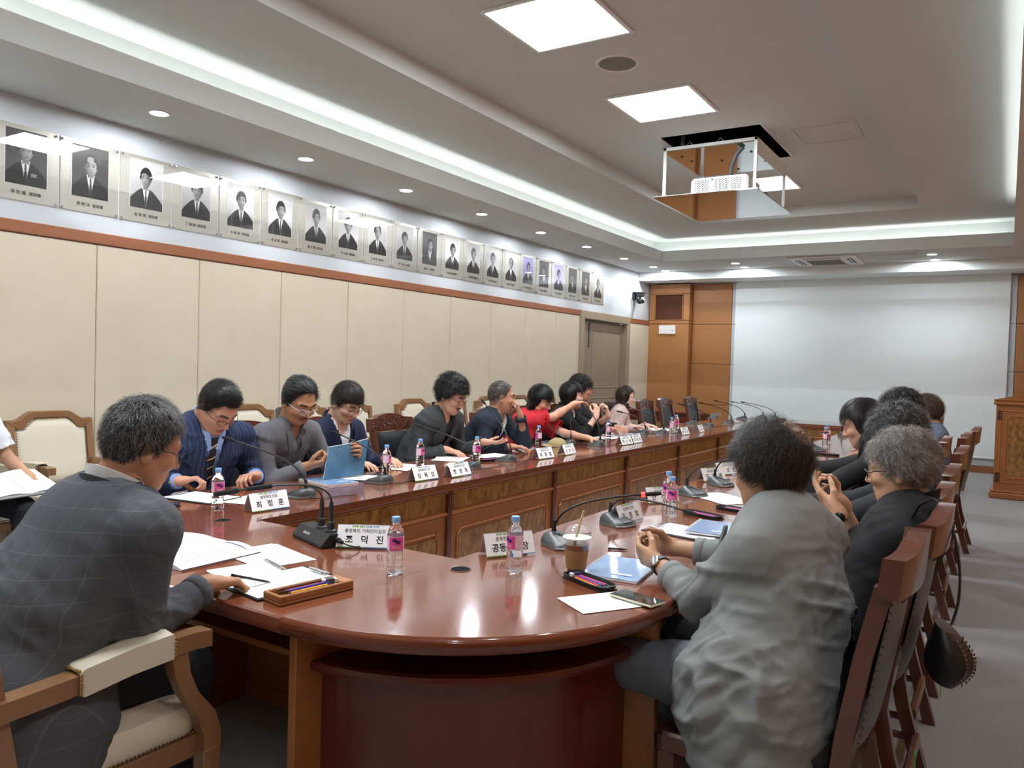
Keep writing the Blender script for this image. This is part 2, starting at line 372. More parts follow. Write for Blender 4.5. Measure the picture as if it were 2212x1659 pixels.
for i, (x, y) in enumerate(dls):
    if i not in nm: nm[i] = 'round downlight in the %s soffit outside the photo, %s' % ('right' if i > 16 else 'left', order0[i % 17])
    t = thing('downlight', nm.get(i, ('round downlight in the right soffit, outside the photo' if i > 16 else 'round downlight in the left soffit out of view to the left')), 'downlight', (x, y, ZS), group='round downlights')
    link('lens', ml, t); link('trim_ring', mr, t)
# round ceiling speaker
t = thing('ceiling_speaker', 'round grey ceiling speaker with white rim between two square lights', 'speaker', (-2.5, 5.28, Z3))
b = MB(); b.lathe([(.0001, -.014), (.06, -.014), (.12, -.011), (.148, -.006)], n=32); b.build('grille', 'grille', t)
b = MB(); b.lathe([(.146, -.008), (.152, -.013), (.16, -.008), (.162, 0)], n=32); b.build('rim', 'white_plastic', t)
# access hatches
for x0, y0, x1h, y1h, z, lb in ((-1.75, 7.47, -1.23, 7.99, Z3, 'square painted access hatch in the raised ceiling right of the projector'), (-1.72, 12.4, -1.17, 12.92, ZS, 'square painted access hatch in the far soffit right of the air conditioner')):
    t = thing('access_hatch', lb, 'hatch', ((x0+x1h)/2, (y0+y1h)/2, z)); a_ = (x1h-x0)/2
    b = MB(); b.box((-a_, -a_, -.004), (a_, a_, 0), c=.002); b.build('hatch_panel', 'ceil', t)
    b = MB()
    for q in ((-a_-.015, -a_-.015, a_+.015, -a_-.004), (-a_-.015, a_+.004, a_+.015, a_+.015), (-a_-.015, -a_, -a_-.004, a_), (a_+.004, -a_, a_+.015, a_)): b.box((q[0], q[1], -.006), (q[2], q[3], 0))
    b.build('hatch_frame', 'ceil', t)
    if z == Z3:
        b = MB(); b.box((a_-.06, a_*.1, -.009), (a_-.03, a_*.1+.05, -.003), c=.002); b.build('latch', 'white_plastic', t)
# air conditioner cassette
t = thing('air_conditioner', 'white ceiling cassette air conditioner in the far soffit', 'air conditioner', (-2.4, 12.66, ZS))
b = MB(); b.box((-.475, -.475, -.03), (.475, .475, 0), c=.02); b.build('fascia', 'white_plastic', t)
b = MB(); b.box((-.25, -.25, -.038), (.25, .25, -.028), c=.005); g_ = b.build('intake_grille', 'white_plastic', t)
for k in range(12):
    b = MB(); b.box((-.24, -.235+k*.04, -.042), (.24, -.215+k*.04, -.037)); b.build('grille_slat', 'grille', g_, smooth=False)
for s_, v_ in ((0, 1), (0, -1), (1, 0), (-1, 0)):
    b = MB()
    if v_: b.box((-.26, v_*.33, -.033), (.26, v_*.4, -.0295))
    else: b.box((s_*.33, -.26, -.033), (s_*.4, .26, -.0295))
    lo = b.build('louvre_slot', 'slot', t, smooth=False)
    b = MB()
    if v_: b.box((-.25, v_*.355, -.036), (.25, v_*.375, -.031))
    else: b.box((s_*.355, -.25, -.036), (s_*.375, .25, -.031))
    b.build('louvre', 'white_plastic', lo, smooth=False)
# projector lift
t = thing('projector_lift', 'white steel projector lift cage hanging open below the ceiling', 'projector lift', (-2.47, 7.84, 3.1))
b = MB(); b.box((-.5, -.67, -.006), (.5, .66, 0)); b.build('bottom_plate', 'plate', t, smooth=False)
b = MB(); b.box((-.5, -.67, .0005), (.5, .66, .004)); b.build('plate_backing', 'white_metal', t, smooth=False)
b = MB(); b.box((-.46, -.53, .46), (.44, .56, .47)); b.build('top_plate', 'plate', t, smooth=False)
for x, y in ((-.46, -.54), (.42, -.54), (-.46, .54), (.42, .54)):
    b = MB(); b.box((x, y, .004), (x+.03, y+.02, .5), c=.003); b.build('upright', 'white_metal', t)
for a_, c_ in (((-.46, -.54, .47), (.45, -.52, .5)), ((-.46, .54, .47), (.45, .56, .5)), ((-.46, -.54, .47), (-.44, .56, .5)), ((.43, -.54, .47), (.45, .56, .5))):
    b = MB(); b.box(a_, c_, c=.003); b.build('top_rail', 'white_metal', t)
b = MB(); b.box((.44, -.52, .35), (.443, .54, .47)); b.build('side_plate', 'white_metal', t, smooth=False)
for x in (-.2, .1):
    b = MB(); b.tube([(x-.03, -.53, .5), (x, -.53, .535), (x+.03, -.53, .5)], .004, 6); b.build('lift_hook', 'metal', t)
b = MB()
for x, y in ((-.36, -.3), (-.33, -.1), (-.05, .0), (.3, -.2), (.33, .2), (.0, .4)): b.tube([(x, y, .452), (x, y, .46)], .012, 8)
b.build('bolt', 'grey_plastic', t)
b = MB(); b.tube([(.28, -.4, .46), (.22, -.4, .4), (.17, -.38, .3), (.15, -.36, .17)], .022, 8); b.build('cable_sleeve', 'grey_plastic', t)
b = MB(); b.tube([(.38, -.3, .02), (.44, -.2, .06), (.46, -.12, .03), (.43, -.05, .05), (.47, .02, .02), (.44, .1, .01)], .006, 6); b.build('cable', 'black', t)
for x, y in ((-.3, -.5), (.3, .5)):
    b = MB(); b.box((x, y, .5), (x+.03, y+.03, 1.3)); b.build('scissor_arm', 'grey_plastic', t)
t = thing('projector', 'white projector with perforated front grille inside the ceiling lift', 'projector', (-2.375, 7.6, 3.108))
b = MB(); b.box((-.275, -.29, 0), (.275, .15, .17), c=.025); b.build('body', 'white_plastic', t)
b = MB()
for gx in ((-.225, -.085), (-.035, .105), (.12, .225)):
    for i in range(int((gx[1]-gx[0])/.0135)):
        for j in range(7):
            x = gx[0]+i*.0135; z = .022+j*.0175+(i % 2)*.006
            b.box((x, -.2925, z), (x+.010, -.289, z+.008))
tag(b.build('vent_holes', 'slot', t, smooth=False), kind='stuff')
b = MB(); b.lathe([(.0001, 0), (.011, 0), (.012, .004)], n=14); v = b.v[0]; b.v[0] = np.stack([v[:, 0]-.06, -.29-v[:, 2], v[:, 1]+.14], 1); b.build('sensor', 'grey_plastic', t)
# screen
t = thing('projection_screen', 'large pale grey projection screen covering the far wall', 'screen', (-2.07, YF-.04, 0))
b = MB(); G = [[(-2.06+4.12*i/20, .002*math.sin(i*.9), .235+j*(3.02-.235)/6) for i in range(21)] for j in range(7)]; b.grid(G); b.build('screen_fabric', 'screen', t)
b = MB(); b.box((-2.06, -.012, .215), (2.06, .012, .245), c=.008); b.build('bottom_bar', 'white_metal', t)
# white sensor box on the column
t = thing('wall_box', 'small white box mounted on the orange wood column', 'wall box', (-5.34, YF-.16, 2.16))
b = MB(); b.box((-.16, -.03, -.08), (.16, 0, .08), c=.006); b.build('cover', 'white_plastic', t)
b = MB(); b.box((.1, -.033, -.02), (.12, -.029, .0)); b.build('indicator', 'grey_plastic', t, smooth=False)
# ptz camera
t = thing('wall_camera', 'black pan and tilt camera mounted high on the left wall near the far corner', 'camera', (XL, 13.1, 2.66))
b = MB(); b.box((0, -.07, .0), (.05, .07, .14), c=.01); b.box((.05, -.09, .115), (.2, .09, .13), c=.004); b.build('bracket', 'black', t)
b = MB(); b.lathe([(.075, .11), (.08, .07), (.07, .05), (.03, .045)], c=(.12, 0, 0), n=20); b.build('base', 'black', t)
b = MB(); b.box((.08, -.075, -.06), (.11, -.06, .06), c=.01); b.box((.08, .06, -.06), (.11, .075, .06), c=.01); b.ball((.12, 0, -.02), (.06, .055, .055)); b.build('head', 'black', t)
b = MB(); b.tube([(.16, -.01, -.03), (.195, -.02, -.04)], [.035, .03], 14); b.build('lens', 'black_gloss', t)
# podium
t = thing('podium', 'brown wooden podium with burl panel beside the screen', 'podium', (.3, 11.35, 0))
b = MB(); b.box((-.4, -.22, .09), (.4, .22, 1.14), c=.006); b.box((-.44, -.26, 0), (.44, .26, .075), c=.012); b.box((-.425, -.245, .075), (.425, .245, .1), c=.01)
b.build('body', 'table_frame', t)
b = MB(); b.prism([(-.42+.84*i/16, -.235, 1.19+.075*math.sin(PI*i/16)) for i in range(17)][::-1]+[(-.42, -.235, 1.14), (.42, -.235, 1.14)], (0, .05, 0)); b.box((-.43, -.25, 1.13), (.43, .24, 1.155), c=.008)
b.box((-.43, -.245, 1.18), (.43, -.18, 1.195), c=.006); b.build('crest', 'table_frame', t)
b = MB(); b.box((-.27, -.226, .28), (.27, -.219, .98)); b.build('burl_panel', 'burl', t)
def mould_path(x0, x1, z0, z1, n=.03):
    pts = []
    for cx, cz, a0 in ((x0, z0, 0), (x1, z0, PI/2), (x1, z1, PI), (x0, z1, 3*PI/2)):
        arc = [(cx+n*math.cos(a0+PI/2-q*PI/2/3), cz+n*math.sin(a0+PI/2-q*PI/2/3)) for q in range(4)]
        pts += arc
    return pts+[pts[0]]
b = MB()
for e_, r_ in ((0, .008), (.06, .006)): b.tube([(x, -.224, z) for x, z in mould_path(-.29-e_, .29+e_, .26-e_, 1.0+e_, .035 if not e_ else .002)], r_, 6)
b.build('moulding', 'table_mold', t)
for x in (-.36, .36):
    b = MB()
    for z in (.2, .95):
        for k in range(4): b.box((x-.025, -.232, z+k*.03), (x+.025, -.218, z+k*.03+.024), c=.006)
    b.build('carved_block', 'chair_wood_d', t)
# side table at the far left corner
t = thing('side_table', 'low dark wooden side table in the far left corner behind the chairs', 'table', (-4.75, 12.6, 0))
b = MB(); b.box((-.75, -.3, .7), (.75, .3, .745), c=.01); b.build('tabletop', 'table_edge', t)
b = MB(); b.box((-.7, -.25, .56), (.7, .25, .7), c=.004); b.build('apron', 'table_edge', t)
for x in (-.7, .66):
    for y in (-.26, .22): b = MB(); b.box((x, y, 0), (x+.045, y+.045, .7), c=.006); b.build('leg', 'table_edge', t)
b = MB(); b.box((-.7, -.25, .3), (.7, .25, .325), c=.004); b.build('shelf', 'table_edge', t)
# portraits
def paint_portrait(k, W=58, H=76):
    rnd = random.Random(100+k)
    colr = k >= 15 and k != 16
    y, x = np.mgrid[0:H, 0:W]; u = (x/(W-1)-.5); v = 1-y/(H-1)            # v up 0..1
    dark_bg = k in (0, 1, 10, 16, 18, 19)
    bg = (.25 if dark_bg else .78)+.06*np.sin(6*v+k)+.06*(v-.5)
    I = np.repeat(bg[..., None], 3, 2)
    if k in (15, 17): I = I*np.array([.82, .8, 1.1])
    hx = rnd.uniform(-.03, .03); hz = rnd.uniform(.60, .64); fw = rnd.uniform(.155, .175); fh = rnd.uniform(.185, .205)
    turn = rnd.choice((-1, 1))*rnd.uniform(.02, .05)
    def put(mask, col, a=1.0):
        nonlocal I
        m = np.clip(mask, 0, 1)[..., None]*a; I = I*(1-m)+np.array(col if np.ndim(col) else [col]*3)*m
    sm = lambda d, s=.012: np.clip(.5-d/s, 0, 1)
    sh = .44-.95*np.abs(u-hx)**1.7
    suit = rnd.choice((.08, .1, .14, .22)); put(sm(v-sh), suit+0*v if False else [suit*(.9+.1*colr)]*3)
    fold = .04*np.sin(40*(u+.3*v)); I += (sm(v-sh)*fold)[..., None]*.5
    dv = np.abs(u-hx)-(v-.02)*.28; vn = (v < .36) & (v > 0)
    put(sm(np.abs(u-hx)-np.clip((v-.0)*.25, 0, .105), .02)*sm(v-.445), [.9]*3)
    tie = [(.12, .12, .14), (.2, .2, .25), (.3, .3, .3)][k % 3]
    if k == 19: tie = (.55, .15, .18)
    if k in (17, 20): tie = (.12, .2, .55)
    put(sm(np.abs(u-hx)-.022-.008*(v < .25), .008)*sm(v-.385), tie)
    sk = (.72, .58, .48) if colr and k > 17 else ((.72, .68, .78) if colr else (.68, .68, .68))
    put(sm(np.abs(u-hx)-.078)*sm(v-.52)*sm(.40-v-.25*np.abs(u-hx)), tuple(c*.7 for c in sk))
    fx = (u-hx)/fw; fz = (v-hz)/fh
    jaw = 1-.25*np.clip(-fz, 0, 1)
    r = np.sqrt((fx/jaw)**2+fz**2)
    put(sm((r-1)*fw, .012), sk)
    for sgn in (-1, 1): put(sm(np.sqrt(((u-hx-sgn*fw*1.02)/.018)**2+((v-hz+.01)/.04)**2)-1, .4), tuple(c*.85 for c in sk))
    shade = np.clip(.85+.3*(fx*np.sign(turn))-.25*r**2, .4, 1.15)
    m = sm((r-1)*fw, .012)[..., None]; I = I*(1-m)+I*shade[..., None]*m
    hair = [(.1,.1,.1), (.16,.15,.15), (.07,.07,.08)][k % 3]
    part = .35+.18*fx*np.sign(turn)
    top = (r < 1.22) & (fz > part+.12*np.cos(3*fx)+.08) ; side = (r > .9) & (r < 1.17) & (fz > -.12)
    put((top | side).astype(float), hair)
    if k in (1, 14, 8): put(sm((r-1)*fw, .01)*(fz > .45)*(np.abs(fx) < .5), sk, .8)
    ex = hx+turn*.4
    for sgn in (-1, 1):
        put(sm(np.sqrt(((u-ex-sgn*.066)/.034)**2+((v-hz-.012)/.010)**2)-1, .5), .15, .8)
        put(sm(np.sqrt(((u-ex-sgn*.068)/.044)**2+((v-hz-.05+.01*np.abs(u-ex))/.009)**2)-1, .5), .16, .75)
    put(sm(np.sqrt(((u-ex-turn*.4)/.022)**2+((v-hz+.058)/.012)**2)-1, .6), tuple(c*.55 for c in sk), .8)
    put(sm(np.sqrt(((u-ex-.016)/.01)**2+((v-hz+.015)/.045)**2)-1, .8), tuple(c*.8 for c in sk), .5)
    put(sm(np.sqrt(((u-ex-turn*.2)/.042)**2+((v-hz+.105)/.010)**2)-1, .5), tuple(c*.42 for c in sk), .85)
    if k in (10, 15):
        for sgn in (-1, 1):
            q = np.sqrt(((u-ex-sgn*.058)/.044)**2+((v-hz-.01)/.03)**2); put(sm(np.abs(q-1)-.08, .12), .1, .9)
    if k == 0:
        put(((np.abs(u-.17) < .07) & (np.abs(v-.2) < .03) & ((x+y) % 3 > 0)).astype(float), .7)
    I[:, :1] = .9; I[:, -1:] = .9
    return np.clip(I, 0, 1)
mphoto = mat('photo_print', '808080', .5, vcol='col')
M['acrylic_back'] = mat('brushed_plate', 'a4a299', .4, metal=.35)
acr = mat('acrylic_cover', 'ffffff', .03, alpha=1)
nt = acr.node_tree; pb = nt.nodes['Principled BSDF']; tr = nt.nodes.new('ShaderNodeBsdfTransparent'); gl = nt.nodes.new('ShaderNodeBsdfGlossy'); gl.inputs['Roughness'].default_value = .015
mx = nt.nodes.new('ShaderNodeMixShader'); fr = nt.nodes.new('ShaderNodeMapRange'); lw = nt.nodes.new('ShaderNodeLayerWeight'); lw.inputs[0].default_value = .5; pw = nt.nodes.new('ShaderNodeMath'); pw.operation = 'POWER'; pw.inputs[1].default_value = 4
nt.links.new(lw.outputs['Facing'], pw.inputs[0]); nt.links.new(pw.outputs[0], fr.inputs[0]); fr.inputs[3].default_value = .035; fr.inputs[4].default_value = .5
nt.links.new(fr.outputs[0], mx.inputs[0]); nt.links.new(tr.outputs[0], mx.inputs[1]); nt.links.new(gl.outputs[0], mx.inputs[2]); nt.links.new(mx.outputs[0], nt.nodes['Material Output'].inputs[0])
pdesc = ['officer in uniform with medal ribbons', 'balding man in dark suit before a curtain', 'man with thick swept hair in dark suit', 'man in black suit and slim black tie', 'man in dark suit with neat short hair', 'man in grey suit on a grey ground', 'man in grey suit with dark tie', 'man with combed hair in black suit', 'balding man in black suit on white ground', 'man in grey suit with light tie', 'man wearing glasses in grey suit', 'man in dark suit with full hair', 'smiling man in dark suit', 'man with high forehead in black suit', 'bald man in black suit', 'man with glasses on a violet ground', 'man in black suit on dark ground', 'man on a bright violet blue ground', 'man in dark suit in warm colour', 'man in dark suit with red tie', 'man in navy suit with blue tie on white']
hanja = ['張 鉉 國', '李 明 洋', '金 孝 榮', '丁 海 植', '朴 峻 植', '吳 成 雲', '鄭 宗 澤', '李 在 鶴', '金 鍾 浩', '姜 宇 赫', '盧 健 一', '安 永 基', '朱 炳 德', '李 元 鍾', '金 德 永', '李 東 浩', '許 泰 烈', '李 元 善', '鄭 宇 澤', '李 時 鍾', '金 榮 煥']
order = ['leftmost', 'second', 'third', 'fourth', 'fifth', 'sixth', 'seventh', 'eighth', 'ninth', 'tenth', 'eleventh', 'twelfth', 'thirteenth', 'fourteenth', 'fifteenth', 'sixteenth', 'seventeenth', 'eighteenth', 'nineteenth', 'twentieth', 'rightmost']
b = MB(); b.box((0, -.215, -.255), (.006, .215, .255)); m_back = b.mesh('backing', 'acrylic_back', smooth=False)
b = MB(); b.box((.016, -.219, -.26), (.019, .219, .26)); m_acr = b.mesh('acrylic_sheet', acr, smooth=False)
b = MB(); b.lathe([(.008, -.002), (.008, .02), (.006, .024), (.0001, .024)], n=10); v = b.v[0]; b.v[0] = np.stack([v[:, 2], v[:, 0], v[:, 1]], 1); m_bolt = b.mesh('standoff', 'metal')
for k in range(21):
    yc = 3.01+.4425*(k+.5)-.44 if False else 2.555+.4425*(k+.5)
    t = thing('portrait', ('%s portrait from the left on the wall: %s' % (order[k], pdesc[k])) if 0 < k < 20 else '%s portrait on the wall: %s' % (order[k], pdesc[k]), 'portrait', (XL, yc, 2.715), group='framed portraits on the left wall')
    link('backing', m_back, t); 
    W_, H_ = 58, 76; I = paint_portrait(k, W_, H_)
    yy = np.linspace(.14, -.14, W_+1)*-1; zz = np.linspace(.185, -.185, H_+1)+.04
    gx, gz = np.meshgrid(yy, zz); V = np.stack([np.full(gx.size, .0075), gx.ravel(), gz.ravel()], 1)
    i, j = np.mgrid[0:H_, 0:W_]; a0 = (i*(W_+1)+j).ravel(); F = np.stack([a0, a0+W_+1, a0+W_+2, a0+1], 1)
    me = bpy.data.meshes.new('photo'); me.vertices.add(len(V)); me.vertices.foreach_set('co', V.astype(np.float32).ravel())
    me.loops.add(F.size); me.loops.foreach_set('vertex_index', F.astype(np.int32).ravel()); me.polygons.add(len(F)); me.polygons.foreach_set('loop_start', np.arange(0, F.size, 4, dtype=np.int32)); me.polygons.foreach_set('loop_total', np.full(len(F), 4, np.int32))
    me.update(calc_edges=True)
    ca = me.color_attributes.new('col', 'BYTE_COLOR', 'CORNER')
    cols = np.ones((F.size, 4), np.float32); cc = I.reshape(-1, 3)*.86; cc = np.where(cc <= .04045, cc/12.92, ((cc+.055)/1.055)**2.4); cols[:, :3] = np.repeat(cc, 4, 0)
    ca.data.foreach_set('color', cols.ravel()); me.materials.append(mphoto); link('photo', me, t)
    tm = text_mesh(hanja[k]+'  道知事', .028, .0003); tm.materials.clear(); tm.materials.append(M['ink_dark'])
    o = link('caption', tm, t); o.matrix_local = Matrix.Translation((.0075, 0, -.2))@Matrix(((0, 0, 1, 0), (1, 0, 0, 0), (0, 1, 0, 0), (0, 0, 0, 1)))
    link('acrylic_sheet', m_acr, t)
    for sy in (-1, 1):
        for sz in (-1, 1):
            o = link('standoff', m_bolt, t, loc=(0, sy*.2, sz*.24))
# ================================================================= TABLE
TW, TH = .81, .74
XI, XO = -2.73, -3.54       # left strip inner / outer
RI, RO = -1.65, -.84        # right strip inner / outer
def edge_top(b, poly_in, poly_out): pass
def table_module(L, label, loc, rz, first_post=True, shelf=True, n=1):
    """x along the length 0..L, y 0 (inner face) .. -TW (outer edge)"""
    t = thing('table_section', label, 'table', loc, rz, 'sections of the conference table')
    b = MB()
    g = .001
    prof = [(0.0, .735), (.006, .74), (-TW-.006+.012, .74), (-TW, .735), (-TW-.004, .715), (-TW, .695), (-TW+.01, .69), (-.01, .69), (0, .695), (.004, .715)]
    prof = [(y, z) for y, z in prof]
    b.prism([(g, y, z) for y, z in prof][::-1], (L-2*g, 0, 0)); b.build('tabletop', 'table', t)
    # inner front
    b = MB(); b.box((g, -.05, .0), (L-g, -.03, .69)); b.box((g, -.06, 0), (L-g, -.012, .07), c=.004); b.build('front_frame', 'table_frame', t)
    b = MB(); b.box((.05, -.03, .575), (L-.05, -.026, .675), c=.002); b.build('burl_frieze', 'burl', t)
    b = MB(); b.tube([(g, -.026, .555), (L-g, -.026, .555)], .012, 8); b.tube([(g, -.03, .535), (L-g, -.03, .535)], .006, 6)
    b.tube([(g, -.018, .684), (L-g, -.018, .684)], .006, 6); b.build('rail_moulding', 'table_mold', t)
    b = MB(); b.box((.11, -.03, .13), (L-.11, -.025, .43), c=.002); b.build('burl_panel', 'burl', t)
    b = MB(); b.tube([(x, -.026, z) for x, z in mould_path(.095, L-.095, .115, .45, .03)], .007, 6)
    for x in (.095, L-.095):
        for z in (.115, .45): b.ball((x, -.026, z), (.011, .006, .011), nu=5, nv=8)
    b.build('panel_moulding', 'table_mold', t)
    b = MB(); b.box((-.022, -.034, 0), (.022, -.012, .688), c=.004)
    for x in (-.011, .011):
        b.box((x-.009, -.02, .59), (x+.009, -.006, .68), c=.002)
        for k in range(5): b.box((x-.007, -.012, .594+k*.0175), (x+.007, -.002, .594+k*.0175+.013), c=.004)
    b.build('carved_post', 'chair_wood', t)
    # side panels and shelf
    for x in (.0, L-.03):
        b = MB(); b.box((x+g, -TW+.06, 0), (x+.03-g, -.05, .69), c=.002); b.build('side_panel', 'table_frame', t)
    b = MB(); b.box((.03, -TW+.1, .585), (L-.03, -.05, .605), c=.002); b.build('shelf', 'table_frame', t)
    return t
ys = [2.28, 3.71]+[3.71+1.27*k for k in range(1, 7)]
ordn = ['nearest', 'second nearest', 'third nearest', 'middle', 'fifth', 'sixth', 'farthest']
tL = [table_module(ys[1]-ys[0], 'nearest straight section of the left side of the wooden conference table', (XI, ys[1], 0), -PI/2)]
t0 = table_module(1.27, 'second nearest straight section of the left side of the conference table', (XI, ys[2], 0), -PI/2)
for i in range(2, 7): dup(t0, (XI, ys[i+1], 0), -PI/2, '%s straight section of the left side of the wooden conference table' % ordn[i])
dup(tL[0], (RI, ys[0], 0), PI/2, 'nearest straight section of the right side of the wooden conference table')
for i in range(1, 7): dup(t0, (RI, ys[i], 0), PI/2, '%s straight section of the right side of the wooden conference table' % ordn[i])
te = table_module(RI-XI, 'short straight table section at the near end, under the double microphone', (XI, ys[0], 0), 0)
dup(te, (RI, ys[7], 0), PI, 'short straight table section at the far end, before the screen')
def wedge(label, loc, rz):
    t = thing('table_corner', label, 'table', loc, rz, 'rounded corners of the conference table')
    N = 28; arc = [(math.sin(a), -math.cos(a)) for a in [PI/2*i/N for i in range(N+1)]]
    def q(r, z): return [(r*x, r*y, z) for x, y in arc]
    b = MB(); R = TW
    rows = [(R-.012, .69), (R-.002, .70), (R+.004, .715), (R, .733), (R-.008, .74)]
    G = [q(r, z) for r, z in rows]; b.grid(G)
    b.add([(0, 0, .74)]+G[-1], [(0, i+1, i+2) for i in range(N)]); b.add([(0, 0, .69)]+G[0], [(0, i+2, i+1) for i in range(N)])
    b.add([(0, 0, .69), (0, 0, .74), G[-1][0], G[0][0]], [(0, 1, 2, 3)]); b.add([(0, 0, .69), (0, 0, .74), G[-1][-1], G[0][-1]], [(3, 2, 1, 0)])
    b.build('tabletop', 'table', t, ang=50)
    b = MB(); b.grid([q(R+.0045, .706), q(R+.0075, .716), q(R+.006, .726), q(R+.0035, .73)]); b.build('edge_nosing', 'table_edge', t)
    b = MB(); S = R-.085
    b.add([(0.02, -.02, .60)]+[(p[0], p[1], .60) for p in q(S, 0)], [(0, i+1, i+2) for i in range(N)]); b.add([(0.02, -.02, .575)]+[(p[0], p[1], .575) for p in q(S, 0)], [(0, i+2, i+1) for i in range(N)])
    b.grid([q(S, .575), q(S+.004, .587), q(S, .60)]); b.build('shelf', 'table_red', t)
    b = MB(); b.box((.002, -R+.03, 0), (.03, 0, .69), c=.003); b.build('side_panel', 'table_frame', t)
    b = MB(); b.box((0, -.03, 0), (R-.03, -.002, .69), c=.003); b.build('side_panel', 'table_frame', t)
    S2 = R-.20
    b = MB(); S3 = R-.13; b.grid([q(S3, .001), q(S3, .575)]); b.grid([q(S3-.02, .575), q(S3-.02, .001)]); b.build('curved_panel', 'table_red', t)
    b = MB(); b.lathe([(.0001, .0), (.033, 0)], c=(.09, -.1, .7412), n=24); b.build('cable_hole', 'void', t)
    b = MB(); b.lathe([(.032, .7405), (.034, .7418), (.038, .7418), (.039, .7402)], c=(.09, -.1, 0), n=24); b.build('hole_ring', 'table_edge', t)
    return t
w0 = wedge('large rounded table corner in the centre foreground', (RI, ys[0], 0), 0)
dup(w0, (XI, ys[0], 0), -PI/2, 'rounded near left table corner in front of the navy pinstripe suit man')
dup(w0, (RI, ys[7], 0), PI/2, 'rounded far right corner of the conference table'); dup(w0, (XI, ys[7], 0), PI, 'rounded far left corner of the conference table')
# ================================================================= CHAIRS
def smooth_outline(n, f): return [f(i/(n-1)*2-1) for i in range(n)]
def black_chair(label, loc, rz, sticker=False, grp='black leather conference chairs', proto=[None]):
    if proto[0] is not None:
        c = dup(proto[0], loc, rz, label, grp)
        return c
    t = thing('conference_chair', label, 'chair', loc, rz, grp)
    # x forward, back at x=-.25
    b = MB(); b.box((-.22, -.235, .37), (.25, .235, .40), c=.006); b.box((-.23, -.245, .37), (.255, -.215, .43), c=.008); b.box((-.23, .215, .37), (.255, .245, .43), c=.008); b.box((.225, -.245, .37), (.255, .245, .43), c=.008); b.box((-.23, -.245, .37), (-.2, .245, .43), c=.008)
    b.build('seat_frame', 'chair_wood', t)
    b = MB()
    G = []
    for sc, z in ((.9, .415), (1.0, .43), (1.02, .46), (.98, .485), (.85, .497), (.5, .502), (0.02, .503)):
        row = []
        for k in range(40):
            a = 2*PI*k/40; cx, cy = math.cos(a), math.sin(a)
            p = 1/(abs(cx)**6+abs(cy)**6)**(1/6); row.append((.01+.235*sc*cx*p, .23*sc*cy*p, z))
        G.append(row)
    b.grid(G, closed=True); b.build('seat', 'leather', t)
    for s in (-1, 1):
        b = MB(); b.lathe([(.018, 0), (.024, .02), (.016, .05), (.022, .12), (.027, .2), (.02, .25), (.026, .265), (.018, .28), (.026, .3)], c=(.225, s*.215, 0), n=14); b.box((.2, s*.215-.026, .3), (.25, s*.215+.026, .43), c=.006)
        b.build('leg', 'chair_wood', t)
        P = [(-.33, 0), (-.295, .12), (-.25, .28), (-.225, .42), (-.24, .55), (-.275, .75), (-.315, .93)]
        b = MB(); G = []
        for x, z in P:
            y0, y1 = s*.215-.02, s*.215+.02
            G.append([(x-.022, y0, z), (x+.022, y0, z), (x+.022, y1, z), (x-.022, y1, z)])
        b.grid(G, closed=True); b.add(G[0], [(3, 2, 1, 0)]); b.add(G[-1], [(0, 1, 2, 3)])
        leg = b.build('leg', 'chair_wood', t, ang=50)
    b = MB(); b.box((-.31, -.2, .16), (-.285, .2, .2), c=.005); b.build('stretcher', 'chair_wood', t)
    for s in (-1, 1):
        b = MB(); b.tube([(.2, s*.215, .17), (-.28, s*.215, .17)], .013, 8); b.build('stretcher', 'chair_wood', t)
    # crest: curved in plan, arched on top
    b = MB(); N = 20; rowsF = []
    for side, dx in ((0, .028), (1, -.022)):
        rows = []
        for i in range(N+1):
            u = i/N*2-1; y = u*.245; x = -.315-.035*(1-u*u)+dx-.012
            top = 1.005+.028*math.cos(u*PI/2)**2+(.008 if abs(u) < .6 else 0)
            rows.append([(x, y, .905), (x-.012, y, top)])
        rowsF.append(rows)
    G = [[r[0] for r in rowsF[0]], [r[1] for r in rowsF[0]], [r[1] for r in rowsF[1]], [r[0] for r in rowsF[1]], [r[0] for r in rowsF[0]]]
    b.grid(G); b.add([G[0][0], G[1][0], G[2][0], G[3][0]], [(0, 1, 2, 3)]); b.add([G[0][-1], G[1][-1], G[2][-1], G[3][-1]], [(3, 2, 1, 0)])
    cr_ = b.build('crest_rail', 'chair_wood', t, ang=40)
    b = MB(); rnd = random.Random(3)       # carved relief, front of the crest
    for i in range(34):
        u0 = rnd.uniform(.02, .86); zc = .93+rnd.random()*(.065+.02*math.cos(u0*PI/2)); R_ = rnd.uniform(.008, .017); a0 = rnd.uniform(0, 2*PI); tw_ = rnd.choice((-1, 1))
        for sg in (-1, 1):
            P_ = []
            for q_ in range(8):
                a_ = a0+tw_*q_*.6; rr_ = R_*(1-q_*.08); y = sg*(u0*.235+rr_*math.cos(a_)); z = zc+rr_*.8*math.sin(a_); uu = y/.245; P_.append((-.315-.035*(1-uu*uu)+.017-.012*(z-.905)/.1, y, z))
            b.tube(P_, [.002, .0045, .005, .005, .0048, .0045, .004, .002], 6)
    tag(b.build('carving', 'chair_wood_d', cr_), kind='stuff')
    # back pad
    b = MB(); ny, nz = 12, 12
    def pad(off, bul):
        return [[(-.245-.07*(j/nz)-.02*(1-((i/ny)*2-1)**2)+off+bul*math.sin(PI*i/ny)**.5*math.sin(PI*j/nz)**.5, (i/ny-.5)*.39, .5+.4*j/nz) for i in range(ny+1)] for j in range(nz+1)]
    b.grid(pad(.012, .03)); b.build('backrest', 'leather', t)
    b = MB(); b.grid([r[::-1] for r in pad(-.016, -.008)]); b.build('back_cover', M['grey_vinyl'], t)
    b = MB()
